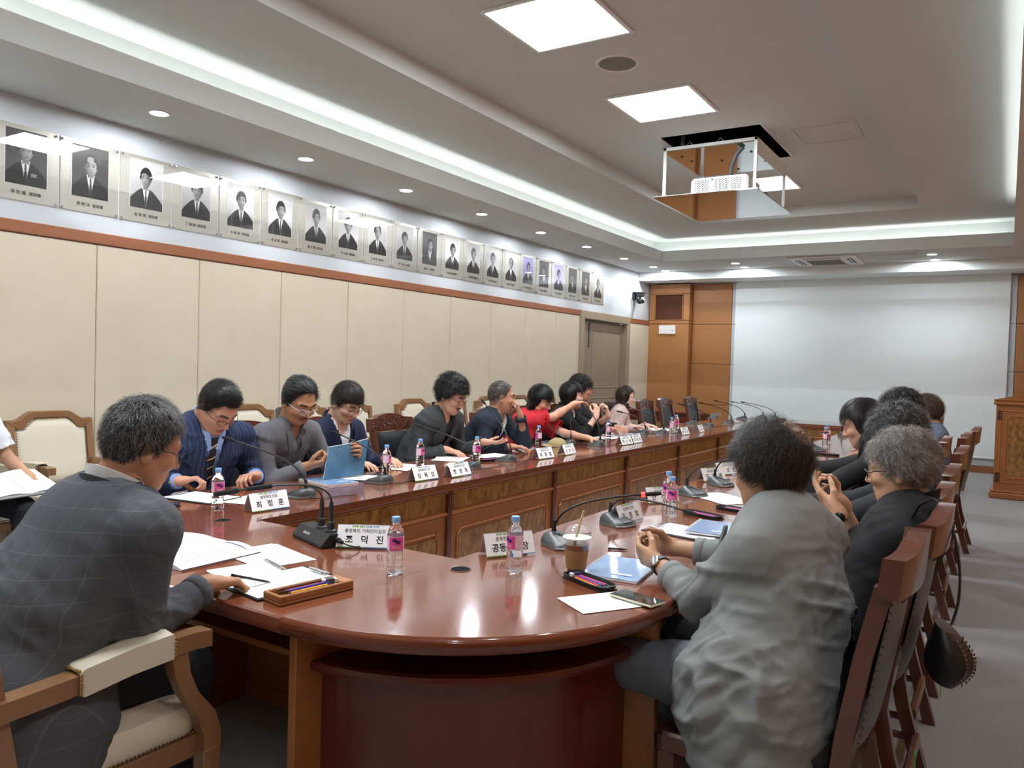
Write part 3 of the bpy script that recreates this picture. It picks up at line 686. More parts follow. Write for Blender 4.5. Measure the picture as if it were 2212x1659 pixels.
    for k in range(19):
        y = (k/18-.5)*.38; b.nail((-.352-.012*(1-(y/.2)**2), y, .893), .004); b.nail((-.272-.012, y, .51), .004)
    for k in range(18):
        for s in (-1, 1): z = .515+k*.0215; b.nail((-.262-.07*(z-.5)/.4-.002, s*.188, z), .004)
    tag(b.build('nailheads', 'antique', t), kind='stuff')
    b = MB(); b.box((-.245, -.2, .43), (-.205, .2, .51), c=.006); b.build('back_rail', 'chair_wood', t)
    proto[0] = t
    return t
M['grey_vinyl'] = mat('grey_vinyl', '55585c', .35, bump=.2, bscale=150)
M['green'] = mat('green_sticker', '3fae4f', .6)
M['lime'] = mat('lime_sticker', '8fd81c', .6)
black_chair('black leather chair behind the man in the grey jacket at the foreground table corner', (-.55, 2.33, 0), PI)
bc = [('second right row chair, behind the silver haired woman, with a studded bag hanging on it', -.52, 2.88), ('third black leather chair in the right row, behind the grey curly haired person', -.55, 3.48),
      ('fourth black leather chair in the right row from the camera', -.56, 4.24), ('fifth black leather chair in the right row from the camera, pulled back', -.57, 5.44), ('sixth black leather chair in the right row from the camera', -.70, 6.2),
      ('seventh black leather chair in the right row, empty', -.60, 6.8), ('tall edge-on chair back standing farthest out on the right row', -.56, 7.67), ('chair of the brown haired man at the far end of the right row', -.94, 9.4)]
for l, x, y in bc: black_chair(l, (x, y, 0), PI)
lc = [('black leather chair behind the man in the navy pinstripe suit', -3.72, 2.72, .25), ('black leather chair with carved crest behind the grey shirt man', -3.72, 3.3, 0), ('black leather chair hidden behind the navy blazer man in white t-shirt', -3.72, 3.92, 0), ('black leather chair with carved crest behind the moustached man', -3.68, 4.62, 0),
      ('black leather chair between the moustached man and the short haired navy jacket man', -3.68, 5.3, 0), ('black leather chair behind the woman in red', -3.68, 5.95, 0), ('black leather chair of the woman in the black blazer', -3.68, 6.62, 0), ('black leather chair of the young man in black', -3.68, 7.25, 0),
      ('black leather chair left of the woman in pale pink', -3.68, 8.05, 0), ('first of three empty black chairs at the far left of the table', -3.72, 9.74, 0), ('second of three empty black chairs at the far left of the table', -3.72, 10.45, 0), ('third of three empty black chairs, nearest the screen', -3.72, 11.5, 0)]
for l, x, y, a in lc: black_chair(l, (x, y, 0), a)
for x, y, z, l, m_ in ((-.185, 2.55, .33, 'green', 'green'), (-.155, 3.1, .36, 'lime', 'lime')):
    t = thing('asset_sticker', 'small %s label on a rear chair leg of the %s chair in the right row' % (l, 'first' if l == 'green' else 'second'), 'sticker', (x, y, z)); b = MB(); b.box((-.001, -.022, -.028), (.001, .022, .028)); b.build('label_sheet', m_, t, smooth=False)
    b = MB()
    for k in range(5): b.box((.001, -.016, .018-k*.009), (.0014, .014-.004*(k % 2), .0205-k*.009))
    b.build('label_print', 'ink_dark', t, smooth=False)
def arm_chair(label, loc, rz, proto=[None]):
    if proto[0] is not None: return dup(proto[0], loc, rz, label)
    t = thing('armchair', label, 'armchair', loc, rz, 'cream leather armchairs')
    def top(u):
        a = abs(u)
        return .965 if a > .82 else (.965+.06*(.5-.5*math.cos(PI*(.82-a)/.42)) if a > .4 else 1.025)
    N = 28
    # back frame ring
    b = MB()
    outer = [(u*.29, top(u)) for u in [i/N*2-1 for i in range(N+1)]]; inner = [(u*.245, top(u)-.045-.012*(abs(u) > .7)) for u in [i/N*2-1 for i in range(N+1)]]
    lean = lambda z: -.27-.16*(z-.45)
    for d0, d1 in ((.025, -.025),):
        G = [[(lean(z)+d0, y, z) for y, z in inner], [(lean(z)+d0+.008, y, z-.006) for y, z in [(a*.995, c) for a, c in outer]], [(lean(z)+d0-.006, y, z) for y, z in outer], [(lean(z)+d1, y, z) for y, z in outer], [(lean(z)+d1, y, z) for y, z in inner], [(lean(z)+d0, y, z) for y, z in inner]]
        b.grid(G)
        for e in (0, -1): b.add([g[e] for g in G[:5]], [(0, 1, 2, 3, 4)])
    b.build('crest_rail', 'arm_wood', t, ang=40)
    for s in (-1, 1):
        b = MB(); G = []
        for z, dx, w_ in ((0, -.05, .04), (.2, -.015, .045), (.42, .0, .05), (.6, 0, .046), (.965, 0, .045)):
            x = (lean(z) if z > .42 else -.265)+dx; y1 = s*.29; y0 = s*(.29-w_)
            G.append([(x-.027, y0, z), (x+.027, y0, z), (x+.027, y1, z), (x-.027, y1, z)])
        b.grid(G, closed=True); b.add(G[0], [(3, 2, 1, 0)]); b.add(G[-1], [(0, 1, 2, 3)]); b.build('back_post', 'arm_wood', t, ang=50)
    b = MB(); ny, nz = 24, 14
    def pad(off, bul):
        G = []
        for j in range(nz+1):
            row = []
            for i in range(ny+1):
                u = i/ny*2-1; zt = top(u)-.045-.01*(abs(u) > .7); z = .52+(zt-.52)*j/nz
                row.append((lean(z)+off+bul*(max(0, 1-u**6)*max(0, 1-(2*j/nz-1)**6))**.5, u*.246, z))
            G.append(row)
        return G
    b.grid(pad(.004, .035)); b.build('backrest', 'cream_leather', t)
    b = MB(); b.grid([r[::-1] for r in pad(-.012, -.008)]); b.build('back_cover', 'cream_leather', t)
    b = MB()
    for side in (.03, -.026):
        for i in range(41):
            u = i/40*2-1; z = top(u)-.052-.01*(abs(u) > .7); b.nail((lean(z)+side, u*.236, z), .0055)
        for i in range(30):
            z = .53+i*.0135
            for s in (-1, 1): b.nail((lean(z)+side, s*.238, z), .0055)
    for i in range(44): b.nail((.262, (i/43-.5)*.52, .415), .0055)
    for i in range(40):
        for s in (-1, 1): b.nail((-.2+i*.0113, s*.272, .415), .0055)
    tag(b.build('nailheads', 'antique', t), kind='stuff')
    b = MB(); b.box((-.25, -.245, .45), (-.21, .245, .52), c=.008); b.build('back_rail', 'arm_wood', t)
    b = MB(); b.box((-.24, -.27, .34), (.25, .27, .41), c=.008); b.build('seat_frame', 'arm_wood', t)
    b = MB(); G = []
    for sc, z in ((1.0, .405), (1.03, .43), (1.03, .46), (.97, .485), (.82, .5), (.5, .51), (.02, .512)):
        row = []
        for k in range(40):
            a = 2*PI*k/40; cx, cy = math.cos(a), math.sin(a); p = 1/(abs(cx)**7+abs(cy)**7)**(1/7); row.append((.015+.245*sc*cx*p, .262*sc*cy*p, z))
        G.append(row)
    b.grid(G, closed=True); b.build('seat', 'cream_leather', t)
    for s in (-1, 1):
        # arm
        b = MB(); P = [(-.31, .665), (-.15, .672), (.05, .69), (.18, .69), (.235, .685)]
        G = [];
        for x, z in P: G.append([(x, s*.255, z-.03), (x, s*.255, z+.015), (x, s*.31, z+.015), (x, s*.31, z-.03)])
        b.grid(G, closed=True); b.add(G[0], [(0, 1, 2, 3)]); b.add(G[-1], [(3, 2, 1, 0)]); ar = b.build('armrest', 'arm_wood', t, ang=40)
        b = MB(); G = []
        for x, z in ((-.13, .673), (-.12, .676), (.0, .69), (.11, .695), (.12, .692)):
            e = .008 if -.125 < x < .115 else .002
            G.append([(x, s*(.283-.028)-s*e, z-.03-e), (x, s*(.283-.03)-s*e, z+.016+e*1.5), (x, s*.283, z+.022+e*1.5), (x, s*.311+s*e, z+.016+e*1.5), (x, s*.311+s*e, z-.03-e)])
        b.grid(G, closed=True); b.build('arm_pad', 'cream_leather', ar, ang=60)
        b = MB()
        for x, zz in ((-.128, .674), (.118, .693)):
            for k in range(7): b.nail((x, s*(.255+.009*k), zz+.024), .005)
            for k in range(6): b.nail((x, s*.318, zz+.016-k*.009), .005)
        tag(b.build('nailheads', 'brass', ar), kind='stuff')
        b = MB(); G = []
        for x, z, h in ((.135, .68, .05), (.15, .6, .045), (.175, .54, .045), (.225, .47, .055), (.245, .41, .055), (.245, .34, .055)):
            G.append([(x-h/2, s*.285-.02, z), (x+h/2, s*.285-.02, z), (x+h/2, s*.285+.02, z), (x-h/2, s*.285+.02, z)])
        b.grid(G, closed=True); b.build('arm_support', 'arm_wood', t, ang=60)
        b = MB(); b.box((.215, s*.285-.025, .22), (.27, s*.285+.025, .37), c=.005); b.box((.222, s*.285-.021, 0), (.264, s*.285+.021, .22), c=.005)
        b.box((.226, s*.309-.004, .27), (.258, s*.309+.004, .345), c=.003); b.box((.234, s*.312-.002, .28), (.25, s*.312+.004, .335), c=.003); b.build('leg', 'arm_wood', t)
    proto[0] = t
    return t
arm_chair('cream leather armchair in the left foreground under the man in the checked grey suit', (-2.12, 1.14, 0), PI/2)
for y, l in ((2.2, 'cream armchair by the left wall seating the person in the white shirt'), (2.93, 'empty cream armchair by the wall between the white shirt person and the checked suit man'), (4.62, 'cream armchair by the wall behind the grey shirt man'), (5.27, 'cream armchair by the wall between the grey shirt man and the navy blazer man'), (5.92, 'cream armchair by the wall right of the navy blazer man'),
             (6.92, 'cream armchair by the wall left of the moustached man'), (7.62, 'cream armchair by the wall hidden mostly by the moustached man'), (8.45, 'cream armchair by the wall right of the moustached man'), (9.2, 'cream armchair by the wall left of the short haired man'), (9.9, 'cream armchair by the wall right of the short haired man')):
    arm_chair(l, (-5.33, y, 0), 0)
# ================================================================= IMPLICIT SURFACE TOOLKIT
def nrm(v): v = np.asarray(v, float); return v/(np.linalg.norm(v)+1e-12)
class Field:
    def __init__(s, lo, hi, h):
        s.lo = np.array(lo, float); s.h = h; s.n = np.ceil((np.array(hi)-s.lo)/h).astype(int)+1
        s.ax = [(s.lo[i]+h*np.arange(s.n[i])).astype(np.float32) for i in range(3)]
        s.D = np.full(tuple(s.n), .2, np.float32)
    def sl(s, lo, hi):
        a = np.clip(np.floor((np.array(lo)-s.lo)/s.h).astype(int), 0, s.n-1); b = np.clip(np.ceil((np.array(hi)-s.lo)/s.h).astype(int)+1, 1, s.n)
        return tuple(slice(int(p), int(q)) for p, q in zip(a, b))
    def pts(s, w): return s.ax[0][w[0]][:, None, None], s.ax[1][w[1]][None, :, None], s.ax[2][w[2]][None, None, :]
    def comb(s, w, d, k, op):
        A = s.D[w]
        if op == 'u': hh = np.clip(.5+.5*(A-d)/k, 0, 1); s.D[w] = A+(d-A)*hh-k*hh*(1-hh)
        elif op == 's': d = -d; hh = np.clip(.5-.5*(A-d)/k, 0, 1); s.D[w] = A+(d-A)*hh+k*hh*(1-hh)
        elif op == 'i': hh = np.clip(.5-.5*(A-d)/k, 0, 1); s.D[w] = A+(d-A)*hh+k*hh*(1-hh)
    def cone(s, a, b, r1, r2=None, k=.02, sq=None, op='u'):
        a = np.array(a, float); b = np.array(b, float); r2 = r1 if r2 is None else r2
        R = max(r1, r2)+k+.015+.02*(s.h > .005); w = s.sl(np.minimum(a, b)-R, np.maximum(a, b)+R)
        if any(q.stop <= q.start for q in w): return
        x, y, z = s.pts(w); ab = b-a; L2 = float(ab@ab)+1e-9
        px, py, pz = x-a[0], y-a[1], z-a[2]
        t = np.clip((px*ab[0]+py*ab[1]+pz*ab[2])/L2, 0, 1)
        qx, qy, qz = px-t*ab[0], py-t*ab[1], pz-t*ab[2]
        if sq is not None:
            n, f = sq; n = nrm(n); c = (qx*n[0]+qy*n[1]+qz*n[2])*(1/f-1); qx = qx+c*n[0]; qy = qy+c*n[1]; qz = qz+c*n[2]
        d = np.sqrt(qx*qx+qy*qy+qz*qz)-(r1+(r2-r1)*t)
        if sq is not None: d = d*min(1, (1+sq[1])/2)
        s.comb(w, d.astype(np.float32), k, op)
    def ell(s, c, r, k=.01, op='u', R=None):
        c = np.array(c, float); r = np.array(r, float); m = r.max()+k+.02; w = s.sl(c-m, c+m)
        x, y, z = s.pts(w); px, py, pz = x-c[0], y-c[1], z-c[2]
        if R is not None: px, py, pz = [R[0][i]*px+R[1][i]*py+R[2][i]*pz for i in range(3)]
        q = np.sqrt((px/r[0])**2+(py/r[1])**2+(pz/r[2])**2); g = np.sqrt((px/r[0]**2)**2+(py/r[1]**2)**2+(pz/r[2]**2)**2)+1e-9
        s.comb(w, (q*(q-1)/g).astype(np.float32), k, op)
    def fn(s, f, lo, hi, k=.01, op='i'):
        w = s.sl(lo, hi); x, y, z = s.pts(w); s.comb(w, np.broadcast_to(f(x, y, z), s.D[w].shape).astype(np.float32), k, op)
    def sample(s, P):
        P = (np.asarray(P)-s.lo)/s.h; i = np.clip(np.floor(P).astype(int), 0, s.n-2); f = np.clip(P-i, 0, 1); o = 0
        for a in (0, 1):
            for b in (0, 1):
                for c in (0, 1): o = o+s.D[i[..., 0]+a, i[..., 1]+b, i[..., 2]+c]*(f[..., 0] if a else 1-f[..., 0])*(f[..., 1] if b else 1-f[..., 1])*(f[..., 2] if c else 1-f[..., 2])
        return o
    def drape(s, P, d, dist=.5, off=.004):
        """march points P along d until they meet the surface; returns surface points moved back by off"""
        P = np.asarray(P, float); d = nrm(d); T = np.linspace(0, dist, 90)
        v = s.sample(P[..., None, :]+T[:, None]*d); hit = v < 0; i = np.where(hit.any(-1), hit.argmax(-1), 89)
        Q = P+T[i][..., None]*d; e = s.h*1.2; g = np.stack([s.sample(Q+np.eye(3)[a]*e)-s.sample(Q-np.eye(3)[a]*e) for a in range(3)], -1)
        g /= np.linalg.norm(g, axis=-1)[..., None]+1e-9
        return Q+g*off
    def nets(s):
        D = s.D; S = D < 0; n = D.shape
        c = [(i, j, k) for i in (0, 1) for j in (0, 1) for k in (0, 1)]
        cnt = np.zeros(tuple(q-1 for q in n), np.int8)
        for i, j, k in c: cnt += S[i:n[0]-1+i, j:n[1]-1+j, k:n[2]-1+k]
        act = (cnt > 0) & (cnt < 8); idx = np.full(act.shape, -1, np.int32); A = np.argwhere(act); idx[act] = np.arange(len(A))
        acc = np.zeros((len(A), 3)); m = np.zeros(len(A))
        V = {q: D[A[:, 0]+q[0], A[:, 1]+q[1], A[:, 2]+q[2]] for q in c}
        for a in c:
            for ax in range(3):
                if a[ax] == 0:
                    b = tuple(1 if i == ax else a[i] for i in range(3)); va, vb = V[a], V[b]; cr = (va < 0) != (vb < 0)
                    t = np.where(cr, va/(np.where(cr, va-vb, 1)), 0); p = np.array(a, float)[None]+np.zeros((len(A), 3)); p[:, ax] += t
                    acc += p*cr[:, None]; m += cr
        P = s.lo+(A+acc/m[:, None])*s.h
        F = []
        for ax in range(3):
            u, v = (ax+1) % 3, (ax+2) % 3
            s0 = [slice(None)]*3; s1 = [slice(None)]*3; s0[ax] = slice(0, n[ax]-1); s1[ax] = slice(1, n[ax])
            E = np.argwhere(S[tuple(s0)] != S[tuple(s1)])
            E = E[(E[:, u] > 0) & (E[:, v] > 0) & (E[:, u] < n[u]-1) & (E[:, v] < n[v]-1)]
            def g(du, dv): q = E.copy(); q[:, u] -= du; q[:, v] -= dv; return idx[q[:, 0], q[:, 1], q[:, 2]]
            Q = np.stack([g(1, 1), g(0, 1), g(0, 0), g(1, 0)], 1); fl = S[E[:, 0], E[:, 1], E[:, 2]]; Q[~fl] = Q[~fl][:, ::-1]; F.append(Q)
        return P, np.concatenate(F)
def relax(P, F, it=1, a=.5):
    for _ in range(it):
        acc = np.zeros_like(P); c = np.zeros(len(P))
        for i in range(4):
            for j in (1, 3):
                np.add.at(acc, F[:, i], P[F[:, (i+j) % 4]]); np.add.at(c, F[:, i], 1)
        P = P*(1-a)+a*acc/np.maximum(c, 1)[:, None]
    return P
def vnormals(P, F):
    a = np.cross(P[F[:, 2]]-P[F[:, 0]], P[F[:, 3]]-P[F[:, 1]]); N = np.zeros_like(P)
    for i in range(4): np.add.at(N, F[:, i], a)
    return N/(np.linalg.norm(N, axis=1)[:, None]+1e-12)
def _h(i, j, k, sd):
    n = (i*374761393+j*668265263+k*2147483647+sd*974711) & 0xffffffff; n = ((n ^ (n >> 13))*1274126177) & 0xffffffff; n ^= n >> 16
    return (n & 0xffff)/65535.
def vnoise(P, sc, sd=0):
    P = np.asarray(P)*sc; i = np.floor(P).astype(np.int64); f = P-i; f = f*f*(3-2*f); o = 0
    for a in (0, 1):
        for b in (0, 1):
            for c in (0, 1): o = o+_h(i[:, 0]+a, i[:, 1]+b, i[:, 2]+c, sd)*(f[:, 0] if a else 1-f[:, 0])*(f[:, 1] if b else 1-f[:, 1])*(f[:, 2] if c else 1-f[:, 2])
    return o*2-1
def qmesh(name, P, F, mats, mi=None, col=None, smooth=True):
    me = bpy.data.meshes.new(name); me.vertices.add(len(P)); me.vertices.foreach_set('co', np.asarray(P, np.float32).ravel())
    F = np.asarray(F, np.int32); k = F.shape[1]
    me.loops.add(F.size); me.loops.foreach_set('vertex_index', F.ravel()); me.polygons.add(len(F))
    me.polygons.foreach_set('loop_start', np.arange(0, F.size, k, dtype=np.int32)); me.polygons.foreach_set('loop_total', np.full(len(F), k, np.int32))
    for q in (mats if isinstance(mats, (list, tuple)) else [mats]): me.materials.append(M[q] if isinstance(q, str) else q)
    if mi is not None: me.polygons.foreach_set('material_index', np.asarray(mi, np.int32))
    me.polygons.foreach_set('use_smooth', np.full(len(F), smooth)); me.update(calc_edges=True)
    if col is not None:
        ca = me.color_attributes.new('col', 'FLOAT_COLOR', 'POINT'); c4 = np.ones((len(P), 4), np.float32); c4[:, :3] = col; ca.data.foreach_set('color', c4.ravel())
    return me
def L3(h): return np.array(lin(h)[:3])
M['skin'] = mat('skin', 'c89a7c', .5, vcol='col', spec=.35)
M['skin'].node_tree.nodes['Principled BSDF'].inputs['Subsurface Weight'].default_value = 0
M['eye_white'] = mat('eye_white', 'd8d2cc', .2); M['iris'] = mat('iris', '1c1210', .15)
M['lens_glass'] = mat('lens_glass', 'ffffff', .02)
_nt = M['lens_glass'].node_tree; _t = _nt.nodes.new('ShaderNodeBsdfTransparent'); _g = _nt.nodes.new('ShaderNodeBsdfGlossy'); _g.inputs['Roughness'].default_value = .02
_m = _nt.nodes.new('ShaderNodeMixShader'); _m.inputs[0].default_value = .07; _nt.links.new(_t.outputs[0], _m.inputs[1]); _nt.links.new(_g.outputs[0], _m.inputs[2]); _nt.links.new(_m.outputs[0], _nt.nodes['Material Output'].inputs[0])
# ================================================================= PEOPLE
UP = np.array([0, 0, 1.])
def head_field(sp, h):
    f = Field((-.15, -.125, -.2), (.15, .125, .17), h); fat = sp.get('fat', 0)
    f.ell((-.012, 0, .028), (.098, .077, .1), k=.01)
    f.ell((.03, 0, -.03), (.062, .06+fat, .085), k=.03)
    f.cone((.05, .0, -.086), (.062, 0, -.09), .026+fat*.5, k=.03)
    for s in (-1, 1):
        f.cone((-.005, s*.052, -.035), (.04, s*.03, -.08), .02+fat*.8, .02+fat*.6, k=.03)
        f.ell((.055, s*.042, -.02), (.028, .024, .02), k=.02)
        f.cone((.083, s*.012, .03), (.066, s*.05, .03), .011, .009, k=.015)
        f.ell((.094, s*.031, .008), (.014, .017, .011), k=.012, op='s')
        f.ell((.072, s*.031, .007), (.0145, .015, .0125), k=.003)
        # ear
        ca, sa = math.cos(.35), math.sin(.35); Re = np.array([[ca, s*sa, 0], [-s*sa, ca, 0], [0, 0, 1]])
        f.ell((-.012, s*.082, -.008), (.02, .009, .034), k=.006, R=Re)
        f.ell((-.006, s*.091, -.002), (.011, .006, .02), k=.004, op='s', R=Re)
    f.cone((.088, 0, .012), (.108, 0, -.022), .007, .0105, k=.012); f.cone((.094, -.012, -.027), (.094, .012, -.027), .0085, k=.008)
    f.cone((.084, -.018, -.054), (.084, .018, -.054), .0075, k=.008); f.cone((.081, -.014, -.067), (.081, .014, -.067), .0085, k=.008)
    f.cone((.095, -.02, -.06), (.095, .02, -.06), .0022, k=.004, op='s')
    f.cone((-.028, 0, -.05), (-.045, 0, -.19), .052+fat, .055+fat, k=.03)
    return f
def head_color(P, sp):
    sk = L3(sp.get('skin', 'c4967a'))*np.array([1.05, 1.08, 1.1]); n = len(P); x, y, z = P[:, 0], P[:, 1], P[:, 2]; ay = np.abs(y)
    c = np.repeat(sk[None], n, 0)
    def bl(w, col): w = np.clip(w, 0, 1)[:, None]; c[:] = c*(1-w)+np.array(col)*w
    bl(.35*np.exp(-(((ay-.045)/.02)**2+((z+.025)/.02)**2))*(x > .02), sk*np.array([1.05, .72, .66]))
    bl(.4*np.exp(-((ay/.014)**2+((z+.022)/.014)**2))*(x > .085), sk*np.array([1.0, .75, .68]))
    bl(.9*(1-np.clip(((ay/.024)**2+((z+.0605)/.0115)**2-.6)/.5, 0, 1))*(x > .06), L3(sp.get('lips', '9c5a50')))
    bl(.4*np.exp(-(((ay-.032)/.02)**2+((z-.008)/.014)**2))*(x > .05), sk*np.array([.62, .5, .45]))
    br = np.exp(-(((z-.034+.25*(ay-.03)**2*20)/.0045)**2))*(ay > .01)*(ay < .052)*(x > .05)
    bl(br*1.1, L3(sp.get('brow', '2a2220')))
    if sp.get('stubble'): bl(sp['stubble']*(z < -.035)*(x > .0)*(1-np.exp(-((ay/.02)**2+((z+.06)/.01)**2))), sk*.45)
    hc = L3(sp.get('hair', ('17151a',))[0]); m = hair_mask(P, sp)
    bl(np.clip(m*120, 0, 1)*sp.get('scalp', .9), hc)
    if sp.get('bald'):
        bx, by, bz, br_ = sp['bald']; bl(.8*np.clip(1.5-np.sqrt((x-bx)**2+(y-by)**2+(z-bz)**2)/br_*1.2, 0, 1), sk*.9)
    return c
def hair_mask(P, sp):
    x, y, z = P[:, 0], P[:, 1], P[:, 2]; hl = sp.get('line', .072)
    zl = np.interp(x, [-.12, -.05, -.03, .0, .015, .035, .06, .09], [-.075, -.07, -.03, -.012, .0, .04, hl, hl+.008])+ (np.abs(y) < .03)*0
    if sp.get('nape'): zl = np.where(x < -.03, zl+sp['nape'], zl)
    return z-zl
def eul(yaw, pitch, roll):
    a, p, r = math.radians(yaw), math.radians(pitch), math.radians(roll)
    f = np.array([math.cos(a)*math.cos(p), math.sin(a)*math.cos(p), -math.sin(p)]); l = np.array([-math.sin(a), math.cos(a), 0]); u = np.cross(f, l)
    l2 = l*math.cos(r)+u*math.sin(r); u2 = np.cross(f, l2); return np.stack([f, l2, u2], 1)    # columns
def hand_prims(W, d, n, side, curl=(.35, .4, .45, .5), s=1.0, thumb=.5, spread=1.0):
    d = nrm(d); n = nrm(np.asarray(n)-d*(np.asarray(n)@d)); sd = np.cross(d, n)*(1 if side == 'R' else -1); out = []
    W = np.asarray(W, float)
    kn = [W+s*(d*L+sd*o*spread*.95-n*.002) for L, o in ((.088, .03), (.092, .010), (.087, -.010), (.078, -.029))]
    for k_, o in zip(kn, (.018, .006, -.006, -.017)): out.append((W+sd*o*s, k_, .0135*s, .0115*s, .012))
    out.append((W-d*.02, W+d*.03*s, .022*s, .02*s, .02))
    for i, k_ in enumerate(kn):
        a = curl[i] if np.ndim(curl) else curl; p = k_; ang = 0; ls = np.array([.044, .027, .022])*s*(.95, 1.03, .97, .78)[i]; rr = np.array([.0098, .009, .008, .0068])*s*(1, 1, .96, .85)[i]
        fan = sd*(.10, .03, -.05, -.14)[i]*spread
        for q in range(3):
            ang += a*(.8, 1.1, .8)[q]; dd = nrm(math.cos(ang)*(d+fan)+math.sin(ang)*n); e = p+dd*ls[q]; out.append((p, e, rr[q], rr[q+1], .0035)); p = e
    b0 = W+s*(d*.022+sd*.02+n*.004); t1 = nrm(d*.62+sd*.62*(1.1-thumb*.4)+n*(.25+.5*thumb)); b1 = b0+t1*.046*s; t2 = nrm(d*.85+sd*(.3-.35*thumb)+n*(.2+.5*thumb)); b2 = b1+t2*.032*s; b3 = b2+nrm(t2+d*.2-sd*.15*thumb)*.026*s
    out += [(b0, b1, .016*s, .0125*s, .012), (b1, b2, .0115*s, .0105*s, .005), (b2, b3, .0105*s, .0085*s, .005)]
    return out
def strands(b, P, N, center, n, L, wd, style, rnd, nm, crown, spread=.3, lift=.012, curl=0, seg=5, grav=0, dirv=None, ctr=None):
    k = rnd.choice(len(P), n); p = P[k].copy(); nn = N[k]; R0 = np.linalg.norm(p-center, axis=1)
    rad = p-crown; rad = rad-nn*(rad*nn).sum(1)[:, None]; t = rad/(np.linalg.norm(rad, axis=1)[:, None]+1e-6)
    if dirv is not None: dv = np.array(dirv, float); dv = dv-nn*(nn@dv)[:, None]; t = t*.15+dv*.85
    t = t+rnd.normal(0, spread, t.shape); t -= nn*(t*nn).sum(1)[:, None]; t /= np.linalg.norm(t, axis=1)[:, None]+1e-6
    Ls = L*rnd.uniform(.6, 1.25, n); ph = rnd.uniform(0, 2*PI, n); si = np.cross(nn, t); rows = []
    lf = lift*rnd.uniform(.2, 1.3, n)
    for q in range(seg+1):
        u = q/seg; c_ = p+t*(Ls*u)[:, None]
        dirn = (c_-center)/np.linalg.norm(c_-center, axis=1)[:, None]
        c_ = np.where((np.linalg.norm(c_-center, axis=1) > R0+.0)[:, None], center+dirn*(R0+lf*math.sin(u*PI*.6))[:, None], center+dirn*(R0+lf*u)[:, None]) if grav == 0 else c_
        c_ = c_+nn*(.002)+np.array([0, 0, -grav])*u*u
        if curl: c_ = c_+(si*(curl*np.sin(ph+u*7))[:, None]+nn*(curl*np.cos(ph+u*7))[:, None])
        ww = wd*(1-.75*u)/2
        rows.append((c_-si*ww, c_+si*ww))
    V = np.stack([np.stack(r, 1) for r in rows], 1)   # n, seg+1, 2, 3
    base = (np.arange(n)*(seg+1)*2)[:, None]+np.arange(seg)[None]*2
    F = np.stack([base, base+1, base+3, base+2], -1).reshape(-1, 4); mi = np.repeat(rnd.integers(0, nm, n), seg)
    return V.reshape(-1, 3), F, mi
def merge(parts):
    Vs, Fs, Ms, n = [], [], [], 0
    for V, F, m in parts: Vs.append(V); Fs.append(np.asarray(F)+n); Ms.append(np.full(len(F), m) if np.isscalar(m) else m); n += len(V)
    return np.concatenate(Vs), np.concatenate(Fs), np.concatenate(Ms)
def hairmats(cols):
    out = []
    for c in cols:
        k = 'hair_'+c
        if k not in M: M[k] = mat(k, c, .42, spec=.45)
        out.append(M[k])
    return out
def cloth(name, col, **kw):
    if name not in M: M[name] = mat(name, col, kw.pop('rough', .85), bump=kw.pop('bump', .25), bscale=kw.pop('bscale', 600), **kw)
    return M[name]
def strip_mesh(name, G, mats, parent, th=.003, ang=60):
    """thin sheet from a grid of points given thickness along its normals"""
    G = np.asarray(G, float); a, b_ = G.shape[:2]
    du = np.gradient(G, axis=0); dv = np.gradient(G, axis=1); n = np.cross(du, dv); n /= np.linalg.norm(n, axis=2)[..., None]+1e-9
    b = MB(); b.grid(G+n*th/2); b.grid((G-n*th/2)[:, ::-1])
    for A, B in ((G[0]+n[0]*th/2, G[0]-n[0]*th/2), (G[-1]-n[-1]*th/2, G[-1]+n[-1]*th/2)): b.grid([A, B])
    b.grid([G[:, 0]-n[:, 0]*th/2, G[:, 0]+n[:, 0]*th/2]); b.grid([G[:, -1]+n[:, -1]*th/2, G[:, -1]-n[:, -1]*th/2])
    return b.build(name, mats, parent, ang=ang)
